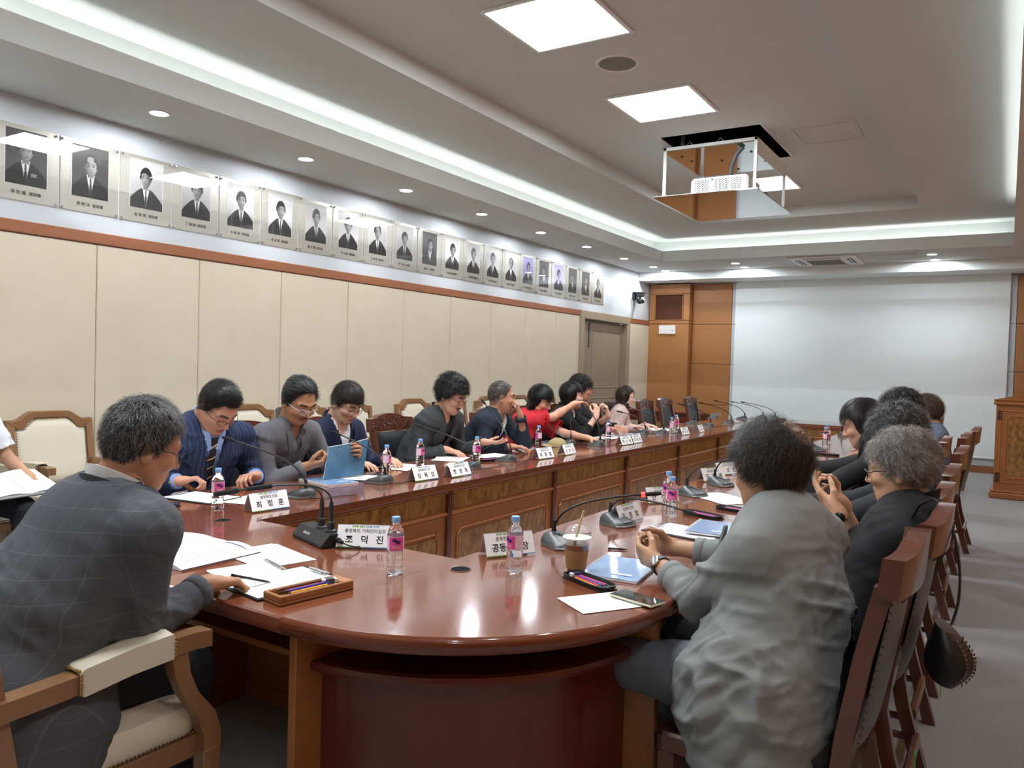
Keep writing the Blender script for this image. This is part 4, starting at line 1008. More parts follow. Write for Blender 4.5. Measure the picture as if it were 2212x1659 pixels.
def person(sp):
    s = sp.get('s', 1.0); q = sp.get('q', 1.0); seed = sp.get('seed', 1); rnd = np.random.default_rng(seed)
    by = math.radians(sp['yaw']); fw = np.array([math.cos(by), math.sin(by), 0]); lf = np.array([-math.sin(by), math.cos(by), 0])
    Hc = np.array(sp['head'], float); RH = eul(sp['hyaw'], sp.get('hpitch', 10), sp.get('hroll', 0)); hs = sp.get('hs', 1.04)
    p8 = math.radians(sp.get('hpitch', 10)*.75); hf = np.array([math.cos(math.radians(sp['hyaw'])), math.sin(math.radians(sp['hyaw'])), 0])
    ff = nrm(hf+fw)
    N_ = Hc-sp.get('nl', .158)*s*(math.cos(p8)*UP+math.sin(p8)*ff)-ff*.035
    if 'neck' in sp: N_ = np.array(sp['neck'], float)
    Pv = np.array([sp['pelvis'][0], sp['pelvis'][1], sp.get('pz', .58)])
    wd = sp.get('bulk', 1.0); sw = sp.get('sw', .178)*s
    ax = nrm(N_-Pv); fb = nrm(fw-ax*(fw@ax)); cf_ = fb
    Wst = Pv+(N_-Pv)*.42-fb*.02; CH = Pv+(N_-Pv)*.76-fb*.005
    tw = math.radians(sp.get('twist', 0)); ls = lf*math.cos(tw)-fw*math.sin(tw); 
    SM = N_-UP*.052-fb*.01; SL = SM+ls*sw; SR = SM-ls*sw
    if 'shl' in sp: SL = SL+np.array(sp['shl'])
    if 'shr' in sp: SR = SR+np.array(sp['shr'])
    arms = {}
    for side, S_ in (('L', SL), ('R', SR)):
        Wp = np.array(sp['w'+side], float); out = ls*(1 if side == 'L' else -1)
        l1, l2 = .285*s, .25*s; v = Wp-S_; D_ = np.linalg.norm(v)
        if D_ > (l1+l2)*.985: f_ = D_/((l1+l2)*.985); l1 *= f_; l2 *= f_
        hint = np.array(sp.get('hint'+side, -UP*1.0+out*.45-fb*.35), float); vn = v/D_; hp = nrm(hint-vn*(hint@vn))
        a = (l1*l1-l2*l2+D_*D_)/(2*D_); hh = math.sqrt(max(l1*l1-a*a, 0)); arms[side] = (S_, S_+vn*a+hp*hh, Wp)
    t = thing('person', sp['label'], 'person', (0, 0, 0))
    t.location = (Pv[0], Pv[1], 0); off = np.array([Pv[0], Pv[1], 0])
    # ---- skin: head
    h = .0042/q if q >= 1 else .0042/q
    h = sp.get('hh', .004)
    f = head_field(sp, h); P, F = f.nets(); P = relax(P, F, 1, .3); col = head_color(P, sp); P = P*np.array([1, sp.get('hw', 1.0), 1])
    parts = [(Hc+(P*hs)@RH.T, F, 0)]; cols = [col]; sk = L3(sp.get('skin', 'c4967a'))*np.array([1.05, 1.08, 1.1])
    toH = lambda X: Hc+(np.asarray(X)*hs)@RH.T
    # ---- skin: torso core and arms with hands, one surface each, joined into the body
    bare = sp.get('sleeve', 'long'); ha = sp.get('ha', .0045)
    pr = []
    for side in 'LR':
        S_, E_, Wp = arms[side]; hd = sp.get('h'+side, {}); d = hd.get('d', Wp-E_); n = hd.get('n', (0, 0, -1))
        pr = [(S_, E_, .047*s*wd, .038*s, .02), (E_, E_+(Wp-E_)*.35, .039*s, .038*s, .02), (E_+(Wp-E_)*.3, Wp, .038*s, .0245*s, .02)]
        if bare == 'long': pr = [(E_+(Wp-E_)*.5, Wp, .032*s, .0245*s, .02)]
        hp_ = hand_prims(Wp, d, n, side, hd.get('curl', .35), s*sp.get('hsz', 1.0), hd.get('thumb', .5), hd.get('spread', 1.0))
        al = pr+hp_; pp = np.array([x for a_ in al for x in (a_[0], a_[1])]); fl = Field(pp.min(0)-.065, pp.max(0)+.065, ha)
        for a_ in al: fl.cone(a_[0], a_[1], a_[2], a_[3], k=a_[4])
        P, F = fl.nets(); P = relax(P, F, 1, .4); parts.append((P, F, 0))
        dk = 1-.12*(vnoise(P, 60, seed) > .3)*0; c = np.repeat(sk[None], len(P), 0)*(1+.05*vnoise(P, 25, seed))[:, None]
        ends = np.array([a_[1] for a_ in hp_]); dm = np.min(np.linalg.norm(P[:, None]-ends[None], axis=2), 1); c = c*(1-.12*np.exp(-(dm/.012)**2))[:, None]*np.array([1, .985, .97]); cols.append(c)
    fl = Field(np.minimum(Pv, N_)-.28, np.maximum(Pv, N_)+.28, .014)
    fl.cone(Pv, Wst, .11*wd, .105*wd, sq=(fb, .7), k=.04); fl.cone(Wst, CH, .1*wd, .12*wd, sq=(fb, .65), k=.04); fl.cone(SL, SR, .042, k=.05); fl.cone(CH, N_, .06, .055, k=.05); fl.cone(N_, N_+.6*(Hc-N_), .052, .052, k=.03)
    P, F = fl.nets(); parts.append((P, F, 0)); cols.append(np.repeat(sk[None], len(P), 0))
    V, F, mi = merge(parts); link('body', qmesh('body', V-off, F, 'skin', col=np.concatenate(cols)), t)
    # ---- face details
    b = MB()
    if sp.get('face', 1):
        for sgn in (-1, 1):
            eb = MB()
            if sp.get('eyes', 'down') == 'open':
                c_ = toH([.0835, sgn*.031, .007]); 
                T = np.eye(4); T[:3, :3] = RH*hs; T[:3, 3] = c_-off; eb.T = T; eb.ball((-.0015, 0, 0), (.0045, .0135, .0055), 0, 6, 12); eb.ball((.0018, 0, 0), (.0022, .0052, .0052), 1, 6, 10)
            ys = np.linspace(.017, .046, 8)*sgn; zz = .0065+(-.004 if sp.get('eyes', 'down') == 'down' else .005)*np.cos((np.abs(ys)-.0315)/.0145*PI/2)
            Q = f.drape(np.stack([np.full(8, .14), ys, zz], 1), (-1, 0, 0), .12, .0012); eb.T = None; eb.tube(toH(Q)-off, [.0006]+[.0013]*6+[.0006], 5, 1); eb.build('eye', ['eye_white', 'iris'], t)
        hm_ = hairmats([sp.get('brow', '2a2220')])
        for sgn in (-1, 1):
            bb = MB()
            ys = np.linspace(.012, .05, 8)*sgn; zz = .033+.006*np.sin((np.abs(ys)-.012)/.038*PI*.75)
            Q = f.drape(np.stack([np.full(8, .14), ys, zz], 1), (-1, 0, 0), .12, .001); bb.tube(toH(Q)-off, [.0012, .003, .0035, .0035, .003, .0028, .002, .001], 6, sq=.6); bb.build('eyebrow', hm_, t)
        if sp.get('mustache'):
            bb = MB(); ys = np.linspace(-.03, .03, 11); zz = -.043-.35*np.abs(ys)
            Q = f.drape(np.stack([np.full(11, .15), ys, zz], 1), (-1, 0, 0), .13, .002); bb.tube(toH(Q)-off, [.002]+[.0045*sp['mustache']]*9+[.002], 7, sq=.7); bb.build('moustache', hm_, t)
        if sp.get('goatee'):
            bb = MB(); zz = np.linspace(-.078, -.108, 6); Q = f.drape(np.stack([np.full(6, .15), 0*zz, zz], 1), (-1, 0, 0), .13, .0); bb.tube(toH(Q)-off, [.004, .008, .01, .011, .009, .004], 8, sq=.5); bb.build('goatee', hm_, t)
    if sp.get('glasses'):
        gm = sp['glasses']; bb = MB(); fr_ = sp.get('frame_r', .0013)
        for sgn in (-1, 1):
            ring = [(.104-.012*abs(math.cos(a))*(1 if math.cos(a) > 0 else 0), sgn*(.033+.0225*math.cos(a)), .002+.0165*math.sin(a)) for a in np.linspace(0, 2*PI, 25)]
            bb.tube(toH(ring)-off, fr_, 6, cap=False); bb.tube(toH([(.093, sgn*.0565, .008), (.06, sgn*.078, .01), (.0, sgn*.0835, .006), (-.02, sgn*.085, -.014)])-off, fr_*1.1, 6)
        bb.tube(toH([(.104, -.0105, .006), (.107, 0, .01), (.104, .0105, .006)])-off, fr_, 6); go = bb.build('glasses', gm, t)
        for sgn in (-1, 1):
            bb = MB()
            ring = [(.103-.012*max(0, math.cos(a)), sgn*(.033+.0215*math.cos(a)), .002+.0155*math.sin(a)) for a in np.linspace(0, 2*PI, 24, endpoint=False)]
            bb.add(toH(ring)-off, [tuple(range(24))]); bb.build('lens', 'lens_glass', go)
    # ---- hair
    st = sp.get('style', 'short'); hcols = sp.get('hair', ('17151a', '222026')); tk = sp.get('thick', .012)
    fh = Field((-.19, -.17, -.18), (.18, .17, .21), sp.get('hr', .005))
    fh.ell((-.014, 0, .03), (.1+tk*.9, .079+tk*(.5 if st == 'short' else .9), .102+tk*1.2), k=.01)
    if st in ('curly', 'perm'): fh.ell((-.035, 0, .05), (.095+tk, .085+tk*1.3, .09+tk), k=.03)
    if st == 'bob':
        for sgn in (-1, 1): fh.cone((-.03, sgn*.066, .03), (-.028, sgn*.078, -.10), .033, .026, k=.03)
        fh.cone((-.05, 0, .0), (-.06, 0, -.11), .07, .055, k=.03, sq=((1, 0, 0), .7))
    if st == 'long':
        fh.cone((-.05, 0, .0), (-.06, 0, -.13), .075, .06, k=.03, sq=((1, 0, 0), .7))
        for sgn in (-1, 1): fh.cone((-.03, sgn*.062, .03), (-.025, sgn*.072, -.13), .033, .030, k=.03)
    if st in ('bob', 'long'): fh.ell((.105, 0, -.045), (.085, .078, .108), k=.01, op='s')
    hl = sp.get('line', .072); low = {'bob': -.12, 'long': -.16}.get(st)
    def cut(x, y, z):
        X = np.broadcast_to(x, np.broadcast(x, y, z).shape); 
        if low is None:
            zl = np.interp(x.ravel(), [-.14, -.05, -.03, .0, .012, .03, .055, .09, .12], [-.078, -.07, -.03, -.016, -.01, .038, hl, hl+.006, hl+.01]).reshape(x.shape)+sp.get('nape', 0)*(x < -.03)
            if sp.get('fringe'): zl = zl-sp['fringe']*(x > .04)
            return (zl-z)*.8+0*X
        fz = sp.get('fringe', .0)
        zl = np.interp(x.ravel(), [-.14, .0, .02, .035, .06, .12], [low, low, low*.8, hl-.03, hl-fz, hl-fz]).reshape(x.shape)
        return np.minimum((zl-z)*.7, (np.abs(y)*-1+.066)*1.0+np.where(x > .05, .3, 0)*1.0)+0*X if False else (zl-z)*.7+0*X
    fh.fn(cut, (-.19, -.17, -.18), (.18, .17, .21), k=.008, op='i')
    if sp.get('bald') and st == 'short': bx, by_, bz, br_ = sp['bald']; fh.ell((bx, by_, bz), (br_,)*3, k=.02, op='s')
    P, F = fh.nets(); Nn = vnormals(P, F)
    amp = {'curly': .009, 'perm': .010}.get(st, .003); sc = {'curly': 55, 'perm': 48}.get(st, 60)
    Pn = P*np.array([1, 1, 1]) if st in ('curly', 'perm') else P*np.array([.35, 1.3, .35])
    P = P+Nn*(amp*vnoise(Pn, sc, seed)+amp*.5*vnoise(Pn, sc*2.1, seed+5))[:, None]
    hm = hairmats(hcols); mi0 = (vnoise(P[F[:, 0]]*np.array([1, 1, 1]), 70, seed+2) > .45).astype(int)*(len(hm) > 1)
    if sp.get('bald') and st != 'short':
        hm = hm+hairmats(['8f7460', '6f5a4b']); nb_ = len(hm); dd_ = np.linalg.norm(P[F[:, 0]]-np.array(sp['bald'][:3]), axis=1)+.012*vnoise(P[F[:, 0]], 60, 9)
        mi0 = np.where(dd_ < sp['bald'][3], nb_-2, np.where(dd_ < sp['bald'][3]+.012, nb_-1, mi0))
    hp = [(toH(P*np.array([1, sp.get('hw', 1.0), 1]))-off, F, mi0)]
    crown = np.array(sp['bald'][:3]) if sp.get('bald') and st != 'short' else np.array([-.05, .01, .13]); ns = sp.get('ns', 1500); cur = {'curly': .007, 'perm': .007}.get(st, .0012)
    up_ok = P[:, 2] > -.3
    if sp.get('bald'): up_ok &= (np.linalg.norm(P-np.array(sp['bald'][:3]), axis=1) > sp['bald'][3]-.004) | (rnd.random(len(P)) < .22)
    if st in ('bob', 'long'): up_ok &= ~((P[:, 0] > .005) & (P[:, 2] < .085))
    V, F2, m2 = strands(None, P[up_ok], Nn[up_ok], np.array([-.014, 0, .02]), ns, sp.get('hl', .05), sp.get('sw_', .0016), st, rnd, len(hcols), crown, sp.get('mess', .3), sp.get('lift', .012) if low is None else .003, cur, 5, 0, sp.get('comb'))
    hp.append((toH(V*np.array([1, sp.get('hw', 1.0), 1]))-off, F2, m2))
    if st == 'long':
        fz = Field(Hc-np.array([.3, .3, .62]), Hc+np.array([.3, .3, 0]), .008)
        zt = toH([-.055, 0, -.1]); cz = CH-fb*(.10*wd+.03)
        fz.cone(zt, cz+UP*.06, .065, .07, k=.03, sq=(hf, .5)); fz.cone(cz+UP*.06, cz-UP*.1, .07, .035, k=.03, sq=(hf, .45))
        for sgn in sp.get('locks', (-1, 1)):
            a0 = toH([.0, sgn*.08, -.08]); a1 = a0+(SM+ls*sgn*.085+fb*.09-a0)*np.array([.45, .45, 0])-UP*.15; a2 = a1-UP*.17
            fz.cone(a0, a1, .033, .03, k=.02); fz.cone(a1, a2, .03, .014, k=.02)
        P, F = fz.nets(); Nn = vnormals(P, F); P = P+Nn*(.005*vnoise(P*np.array([1, 1, .25]), 70, seed))[:, None]; hp.append((P-off, F, (vnoise(P[F[:, 0]]*np.array([1, 1, .2]), 80, 3) > .3).astype(int)*(len(hm) > 1)))
        V, F2, m2 = strands(None, P, Nn, Hc-UP*5, ns, .09, .0018, st, rnd, len(hm), Hc+UP*2, .12, 0, .002, 5, .004); hp.append((V-off, F2, m2))
    V, F, mi = merge(hp); link('hair', qmesh('hair', V, F, hm, mi), t)
    # ---- clothes
    def torso(fl, e, low=0, skirt=0):
        fl.cone(Pv-ls*.07+UP*(.0-low), Pv+ls*.07+UP*(.0-low), .125*wd+e, k=.05, sq=(fw, .95))
        if low > .04: fl.cone(Pv-ls*.09, Pv+ls*.09, .145*wd+e, k=.05); fl.cone(Pv-ls*.1-UP*low, Pv+ls*.1-UP*low, .15*wd+e, k=.05); fl.cone(Pv-UP*low, Wst, .15*wd+e, k=.05, sq=(fb, .85))
        fl.cone(Pv, Wst, (.15*wd+e), (.142*wd+e), sq=(fb, .78), k=.05); fl.cone(Wst, CH, (.142*wd+e), (.162*wd+e), sq=(fb, .68), k=.05)
        fl.cone(CH, SM-UP*.0, .13*wd+e, .10+e, sq=(fb, .62), k=.04)
        if sp.get('belly'): fl.ell(Wst+fb*.06, (.12+e, .14+e, .13+e), k=.05)
        if sp.get('bust'):
            for sgn in (-1, 1): fl.ell(CH+fb*.07+ls*sgn*.07-UP*.03, (.06+e,)*3, k=.04)
        fl.cone(SL-ls*.01, SR+ls*.01, .05*s+e, k=.055); fl.cone(N_-UP*.018, SL+UP*.0, .036+e, .044+e, k=.04); fl.cone(N_-UP*.018, SR, .036+e, .044+e, k=.04)
    cuts = []
    def sleeve(fl, e, frac, r0=.054, r1=.046, r2=.036, flare=0):
        for side in 'LR':
            S_, E_, Wp = arms[side]
            if frac > 1: C_ = E_+(Wp-E_)*(frac-1); fl.cone(S_, E_, r0*s*wd**.5+e, r1*s+e, k=.03); fl.cone(E_, C_, r1*s+e, r2*s+e+flare, k=.025); cut_p, cd_ = C_, nrm(Wp-E_)
            else: C_ = S_+(E_-S_)*frac; fl.cone(S_, C_, r0*s+e, r0*s+e+flare, k=.03); cut_p, cd_ = C_, nrm(E_-S_)
            R_ = .13; lo, hi = cut_p-R_*np.ones(3), cut_p+R_*np.ones(3)
            rr = r2*s+e+flare+.02 if frac > 1 else r0*s+e+flare+.015; cuts.append((cut_p, cd_, r2*s+e+flare, frac))
            def g(x, y, z):
                px, py, pz = x-cut_p[0], y-cut_p[1], z-cut_p[2]; ax_ = px*cd_[0]+py*cd_[1]+pz*cd_[2]
                rad2 = px*px+py*py+pz*pz-ax_*ax_
                return np.maximum(np.maximum(-ax_, ax_-.09), np.sqrt(np.maximum(rad2, 0))-rr-.01)
            fl.fn(g, lo, hi, k=.003, op='s')
            g2 = lambda x, y, z: None
            fl.cone(cut_p-cd_*.02, cut_p+cd_*.03, rr-.027, k=.003, op='s')
    def bounds(pad=.26):
        pp = np.array([Pv-UP*.12, N_]+[x for a_ in arms.values() for x in a_]); return pp.min(0)-.24, pp.max(0)+.13
    def wrinkle(P, F, amp, seed):
        Nn = vnormals(P, F)
        A = np.stack([P@fb, P@ls, P@ax], 1)
        w1 = 1-np.abs(vnoise(A*np.array([.8, .7, 2.2]), 9, seed))*2; w2 = 1-np.abs(vnoise(A*np.array([1, 1, 1.3])+A[:, ::-1]*.8, 18, seed+1))*2
        reg = np.clip(.55+.9*vnoise(A, 5, seed+7), 0, 1.3)
        for cp, cd__, _r, _f in cuts: reg = reg*np.clip((np.linalg.norm(P-cp, axis=1)-.05)/.06, 0, 1)
        return P+Nn*(amp*reg*(1.3*np.clip(w1, -.2, 1)+.6*w2))[:, None]
    def openV(fl, top_w, depth, bot_w=0):
        top = N_-UP*.02; ax2 = nrm(top-(Pv+(N_-Pv)*.3))
        def g(x, y, z):
            px, py, pz = x-top[0], y-top[1], z-top[2]; u_ = px*ax2[0]+py*ax2[1]+pz*ax2[2]; f_ = px*fb[0]+py*fb[1]+pz*fb[2]; l_ = px*ls[0]+py*ls[1]+pz*ls[2]
            ww = bot_w+(top_w-bot_w)*np.clip(1+u_/depth, 0, 1.35)
            return np.maximum(np.maximum(np.abs(l_)-ww, -f_+.0), (-u_-depth)*.7)
        lo, hi = bounds(); fl.fn(g, lo, hi, k=.006, op='s')
    hc_ = sp.get('hc', .009); sk_ = 1.0; lo, hi = bounds()
    def finish(name, fl, m, amp, hem=None):
        if hem is not None: hz = hem; fl.fn(lambda x, y, z: hz-z+0*x+0*y, lo, hi, k=.004, op='i')
        P, F = fl.nets(); P = wrinkle(relax(P, F, 1, .4), F, amp, seed); jo = link(name, qmesh(name, P-off, F, m), t)
        for cp, cd__, r_, f_ in cuts:
            if f_ > 1:
                b = MB(); b.tube([cp-cd__*.03-off, cp-cd__*.027-off, cp+cd__*.004-off, cp+cd__*.006-off], [r_+.001, r_+.004, r_+.0035, r_-.006], 24, cap=False); b.build('cuff', m, jo, ang=80)
        return jo
    top = N_-UP*.02; axc = nrm(top-(Pv+(N_-Pv)*.3))
    def chest_pts(G, fl, off_=.005):
        G = np.asarray(G, float); Q = top+ls*G[..., 0:1]-axc*G[..., 1:2]+fb*.3; return fl.drape(Q, -fb, .42, off_)
    def collar(r, hgt, gap, flare, m, name, th=.003, tilt=.25, base=N_, drop=.0, rx=1.0):
        axn = nrm(Hc-.08*UP-N_+UP*.25); f2 = nrm(fb-axn*(fb@axn)); l2 = np.cross(axn, f2); G = []
        for v_ in np.linspace(0, 1, 5):
            row = []
            for a in np.linspace(-PI+gap, PI-gap, 41):
                a_ = a+PI; c_, s_ = math.cos(a_), math.sin(a_); fr_ = max(0, c_); rr = r+flare*v_*(.6+.4*(1-fr_))
                row.append(base+axn*(hgt*v_-drop-tilt*.06*(c_+1)*.5*2*.5)+f2*rr*c_*1.05+l2*rr*s_*rx)
            G.append(row)
        return strip_mesh(name, G, m, t, th)
    kind = sp.get('wear', 'tee'); 
    if kind in ('suit', 'blazer', 'overshirt'):
        u1 = Field(lo, hi, .011); torso(u1, .004); openV(u1, .03, .05) if kind == 'blazer' else None
        P, F = u1.nets(); link('shirt', qmesh('shirt', relax(P, F, 1, .4)-off, F, sp['inner']), t)
        fl = Field(lo, hi, hc_); torso(fl, .02, low=sp.get('low', .03)); sleeve(fl, .010, sp.get('cuff', 1.9)); fu = Field(lo, hi, .012); torso(fu, .02)
        vd = sp.get('vdepth', .30); openV(fl, sp.get('vw', .058), vd, .004)
        finish('jacket', fl, sp['outer'], sp.get('amp', .005), sp.get('hem', .46))
        n = 9
        for sgn in (-1, 1):
            G = []
            for i in range(n):
                d_ = -.01+(vd+.0)*i/(n-1); wi = (sp.get('vw', .058)+.004)*(1-i/(n-1))+.006; wo = wi+np.interp(i/(n-1), [0, .28, .3, .6, 1], [.02, .05, .078, .06, .006]); G.append([(sgn*(wi+(wo-wi)*j/3), d_) for j in range(4)])
            Q = chest_pts(G, fu, .008+1.3*sp.get('amp', .005)); Q = Q if sgn > 0 else Q[:, ::-1]
            strip_mesh('lapel', Q-off, sp['outer'], t, .007)
        if kind != 'overshirt' or True: collar(.073, .036, 1.0, .010, sp['outer'], 'jacket_collar', .006, .5, base=N_-off+UP*.036-fb*.002)
        if kind == 'suit':
            collar(.067, .05, .25, .006, sp['inner'], 'shirt_collar', .004, .6, base=N_-off+UP*.05)
            for sgn in (-1, 1):
                G = [[(sgn*(.008+.022*(1-i/5)+(.034-.006*i/5)*j/3), -.03+.085*i/5+.012*i/5*(j/3)) for j in range(4)] for i in range(6)]; Q = chest_pts(G, u1, .012); strip_mesh('collar_point', (Q if sgn > 0 else Q[:, ::-1])-off, sp['inner'], t, .003)
            if sp.get('tie'):
                G = []
                for i in range(12):
                    d_ = .0+.3*i/11; w_ = (.017 if i < 2 else .012+.02*min(1, (i-1)/8)); G.append([(-w_, d_), (0, d_), (w_, d_)])
                Q = chest_pts(G, u1, .009); strip_mesh('tie', Q-off, sp['tie'], t, .006)
            if sp.get('cuffs'):
                for side in 'LR':
                    S_, E_, Wp = arms[side]; dd = nrm(Wp-E_); b = MB(); b.tube([Wp-dd*.075-off, Wp-dd*.02-off, Wp-dd*.0-off], [.042, .041, .0405], 20); co = b.build('shirt_cuff', sp['inner'], t)
                    if side == 'R': b = MB(); sdv = nrm(np.cross(dd, UP)); c_ = Wp-dd*.02+sdv*.043-off; b.ball(c_, .007); b.build('cufflink', 'brass', co)
        for i in range(2):
            Q = chest_pts([[(.012, vd+.01+.09*i)]], fu, .008)[0, 0]-off; b = MB(); T = np.eye(4); T[:3, :3] = np.stack([ls, ax, fb], 1); T[:3, 3] = Q; b.T = T; b.lathe([(.009, -.004), (.009, .002), (.007, .003), (.0001, .002)], n=12); b.build('button', 'black', t)
    else:
        fl = Field(lo, hi, hc_); torso(fl, sp.get('ease', .016), low=.02); sleeve(fl, .008 if kind != 'blouse' else .012, sp.get('cuff', 1.9 if bare == 'long' else .62), flare=sp.get('flare', 0))
        nk = sp.get('neckw', .0)
        if nk: fl.cone(N_+fb*.03-UP*.01, N_+fb*.05+UP*.1, nk, nk*1.4, k=.006, op='s'); fl.cone(N_+UP*.0, N_+UP*.1, nk, nk, k=.006, op='s')
        if kind == 'collar' or kind == 'shirt': openV(fl, .03, .07)
        finish('shirt' if kind != 'blouse' else 'blouse', fl, sp['outer'], sp.get('amp', .004), sp.get('hem', .47))
        if kind in ('shirt', 'collar'):
            collar(.068, .045, .42, .014, sp['outer'], 'shirt_collar', .004, .8, base=N_-off+UP*.042)
            for sgn in (-1, 1):
                G = [[(sgn*(.018+.012*i), .0+.012*i+.02*j) for j in range(4)] for i in range(4)]
                if kind == 'shirt': G = [[(sgn*(.012+.022*(1-i/5)+(.052-.006*i/5)*j/3), -.03+.115*i/5*(1-.0*j)+.018*i/5*(j/3)) for j in range(4)] for i in range(6)]; Q = chest_pts(G, fl, .015); strip_mesh('collar_point', (Q if sgn > 0 else Q[:, ::-1])-off, sp['outer'], t, .004)
            if kind == 'shirt':
                G = [[(x, .06+.028*i) for x in (-.016, 0, .016)] for i in range(12)]; strip_mesh('placket', chest_pts(G, fl, .005)-off, sp['outer'], t, .003)
                for i in range(4): Q = chest_pts([[(0, .09+.08*i)]], fl, .009)[0, 0]-off; b = MB(); b.ball(Q, .0055, nu=5, nv=8); b.build('button', 'black', t)
    # ---- legs
    if sp.get('legs', 1):
        kz = sp.get('kz', .53); kn = sp.get('knees', (.42, .42)); sprd = sp.get('knee_w', .12); ank = sp.get('ankles', (.02, .02))
        lh = sp.get('lh', .014); A = []; 
        for sgn, kf, af in ((1, kn[0], ank[0]), (-1, kn[1], ank[1])):
            hip = Pv+ls*sgn*.09-UP*.02; kk = np.array([Pv[0], Pv[1], kz])+fw*kf+lf*sgn*sprd; an = np.array([kk[0], kk[1], .11])+fw*af; A.append((hip, kk, an))
        pp = np.array([x for a_ in A for x in a_]); fl = Field(pp.min(0)-.14, pp.max(0)+.14, lh)
        for hip, kk, an in A: fl.cone(hip, kk, .088*wd, .067*wd**.5, k=.03); fl.cone(kk, an, .064, .054, k=.02)
        fl.fn(lambda x, y, z: .085-z+0*x+0*y, pp.min(0)-.14, pp.max(0)+.14, k=.004, op='i')
        P, F = fl.nets(); Nn = vnormals(P, F); P = P+Nn*(.006*vnoise(P*np.array([1, 1, 1.6]), 16, seed))[:, None]; link('trousers', qmesh('trousers', relax(P, F, 1, .3)-off, F, sp.get('trousers', 'trouser_dark')), t)
        for hip, kk, an in A:
            b = MB(); G = []
            for u_, w_, hgt in ((-.07, .02, .05), (-.06, .035, .075), (0, .04, .09), (.07, .042, .065), (.14, .045, .045), (.18, .035, .03), (.195, .01, .015)):
                c_ = np.array([an[0], an[1], 0])+fw*u_; G.append([c_+lf*w_*math.cos(a)+UP*(.012+(hgt)*(.5+.5*math.sin(a))) for a in np.linspace(0, 2*PI, 14, endpoint=False)]-off)
            b.grid(G, closed=True); b.add([g for g in G[0]], [tuple(range(14))[::-1]]); b.add([g for g in G[-1]], [tuple(range(14))]); b.build('shoe', sp.get('shoe', 'shoe_black'), t)
    if sp.get('watch'):
        side, wm = sp['watch']; S_, E_, Wp = arms[side]; dd = nrm(Wp-E_); c_ = Wp-dd*.025-off; b = MB(); rr = .0295*s
        u_ = nrm(np.cross(dd, UP)); v_ = np.cross(u_, dd)
        G = [[c_+dd*w_+(u_*math.cos(a)+v_*math.sin(a))*(rr+e_) for a in np.linspace(0, 2*PI, 24, endpoint=False)] for w_, e_ in ((-.01, 0), (-.01, .004), (.01, .004), (.01, 0))]
        b.grid(G, closed=True); wo = b.build('watch_strap', 'black', t)
        b = MB(); vd_ = nrm(np.array(sp.get('watch_dir', v_), float)); vd_ = nrm(vd_-dd*(vd_@dd)); uu = np.cross(vd_, dd); T = np.eye(4); T[:3, :3] = np.stack([dd, uu, vd_], 1); T[:3, 3] = c_+vd_*(rr+.002); b.T = T
        b.lathe([(.018, -.002), (.019, .006), (.016, .008), (.0001, .008)], n=20, m=[0, 0, 1]); b.build('watch_case', wm, wo)
    sp['arms'] = arms; return t
# ================================================================= WHO SITS WHERE
M['trouser_dark'] = mat('dark_trousers', '23272e', .9, bump=.2, bscale=500)
M['shoe_black'] = mat('black_shoes', '141414', .3)
def check_mat(name, base, line, sx, sz, wl=.05, axes=(0, 1, 2)):
    m = mat(name, base, .9, bump=.3, bscale=700); nt = m.node_tree; b = nt.nodes['Principled BSDF']
    tc = nt.nodes.new('ShaderNodeTexCoord'); sp_ = nt.nodes.new('ShaderNodeSeparateXYZ'); nt.links.new(tc.outputs['Object'], sp_.inputs[0]); facs = []
    for ax_, sc in sx:
        mm = nt.nodes.new('ShaderNodeMath'); mm.operation = 'MULTIPLY'; mm.inputs[1].default_value = sc; nt.links.new(sp_.outputs[ax_], mm.inputs[0])
        fr_ = nt.nodes.new('ShaderNodeMath'); fr_.operation = 'FRACT'; nt.links.new(mm.outputs[0], fr_.inputs[0])
        lt = nt.nodes.new('ShaderNodeMath'); lt.operation = 'LESS_THAN'; lt.inputs[1].default_value = wl; nt.links.new(fr_.outputs[0], lt.inputs[0]); facs.append(lt)
    cur = facs[0]
    for f_ in facs[1:]: a = nt.nodes.new('ShaderNodeMath'); a.operation = 'MAXIMUM'; nt.links.new(cur.outputs[0], a.inputs[0]); nt.links.new(f_.outputs[0], a.inputs[1]); cur = a
    ns = nt.nodes.new('ShaderNodeTexNoise'); ns.inputs['Scale'].default_value = 60; nt.links.new(tc.outputs['Object'], ns.inputs['Vector'])
    ml_ = nt.nodes.new('ShaderNodeMath'); ml_.operation = 'MULTIPLY'; nt.links.new(cur.outputs[0], ml_.inputs[0]); nt.links.new(ns.outputs['Fac'], ml_.inputs[1])
    mx_ = nt.nodes.new('ShaderNodeMix'); mx_.data_type = 'RGBA'; mx_.inputs[6].default_value = lin(base); mx_.inputs[7].default_value = lin(line); nt.links.new(ml_.outputs[0], mx_.inputs[0]); nt.links.new(mx_.outputs[2], b.inputs['Base Color'])
    M[name] = m
check_mat('grey_check_wool', '50545b', '6b6f77', ((0, 21), (2, 19)), 0, .04)
check_mat('navy_pinstripe', '263252', '6f7fa6', ((1, 42),), 0, .07)
cloth('white_cotton', 'e6e8ee', rough=.8); cloth('blue_cotton', '8fb0e6', rough=.8); cloth('grey_linen', '717278', noise=.3, nscale=90, nstretch=(1, 1, .15), col2='5f6066')
cloth('navy_blazer', '1e2744'); cloth('charcoal_wool', '3f4345', noise=.3, nscale=260, col2='343739'); cloth('black_tee', '191b1f'); cloth('navy_jacket', '1f2836'); cloth('red_blouse', 'c3202c', rough=.75)
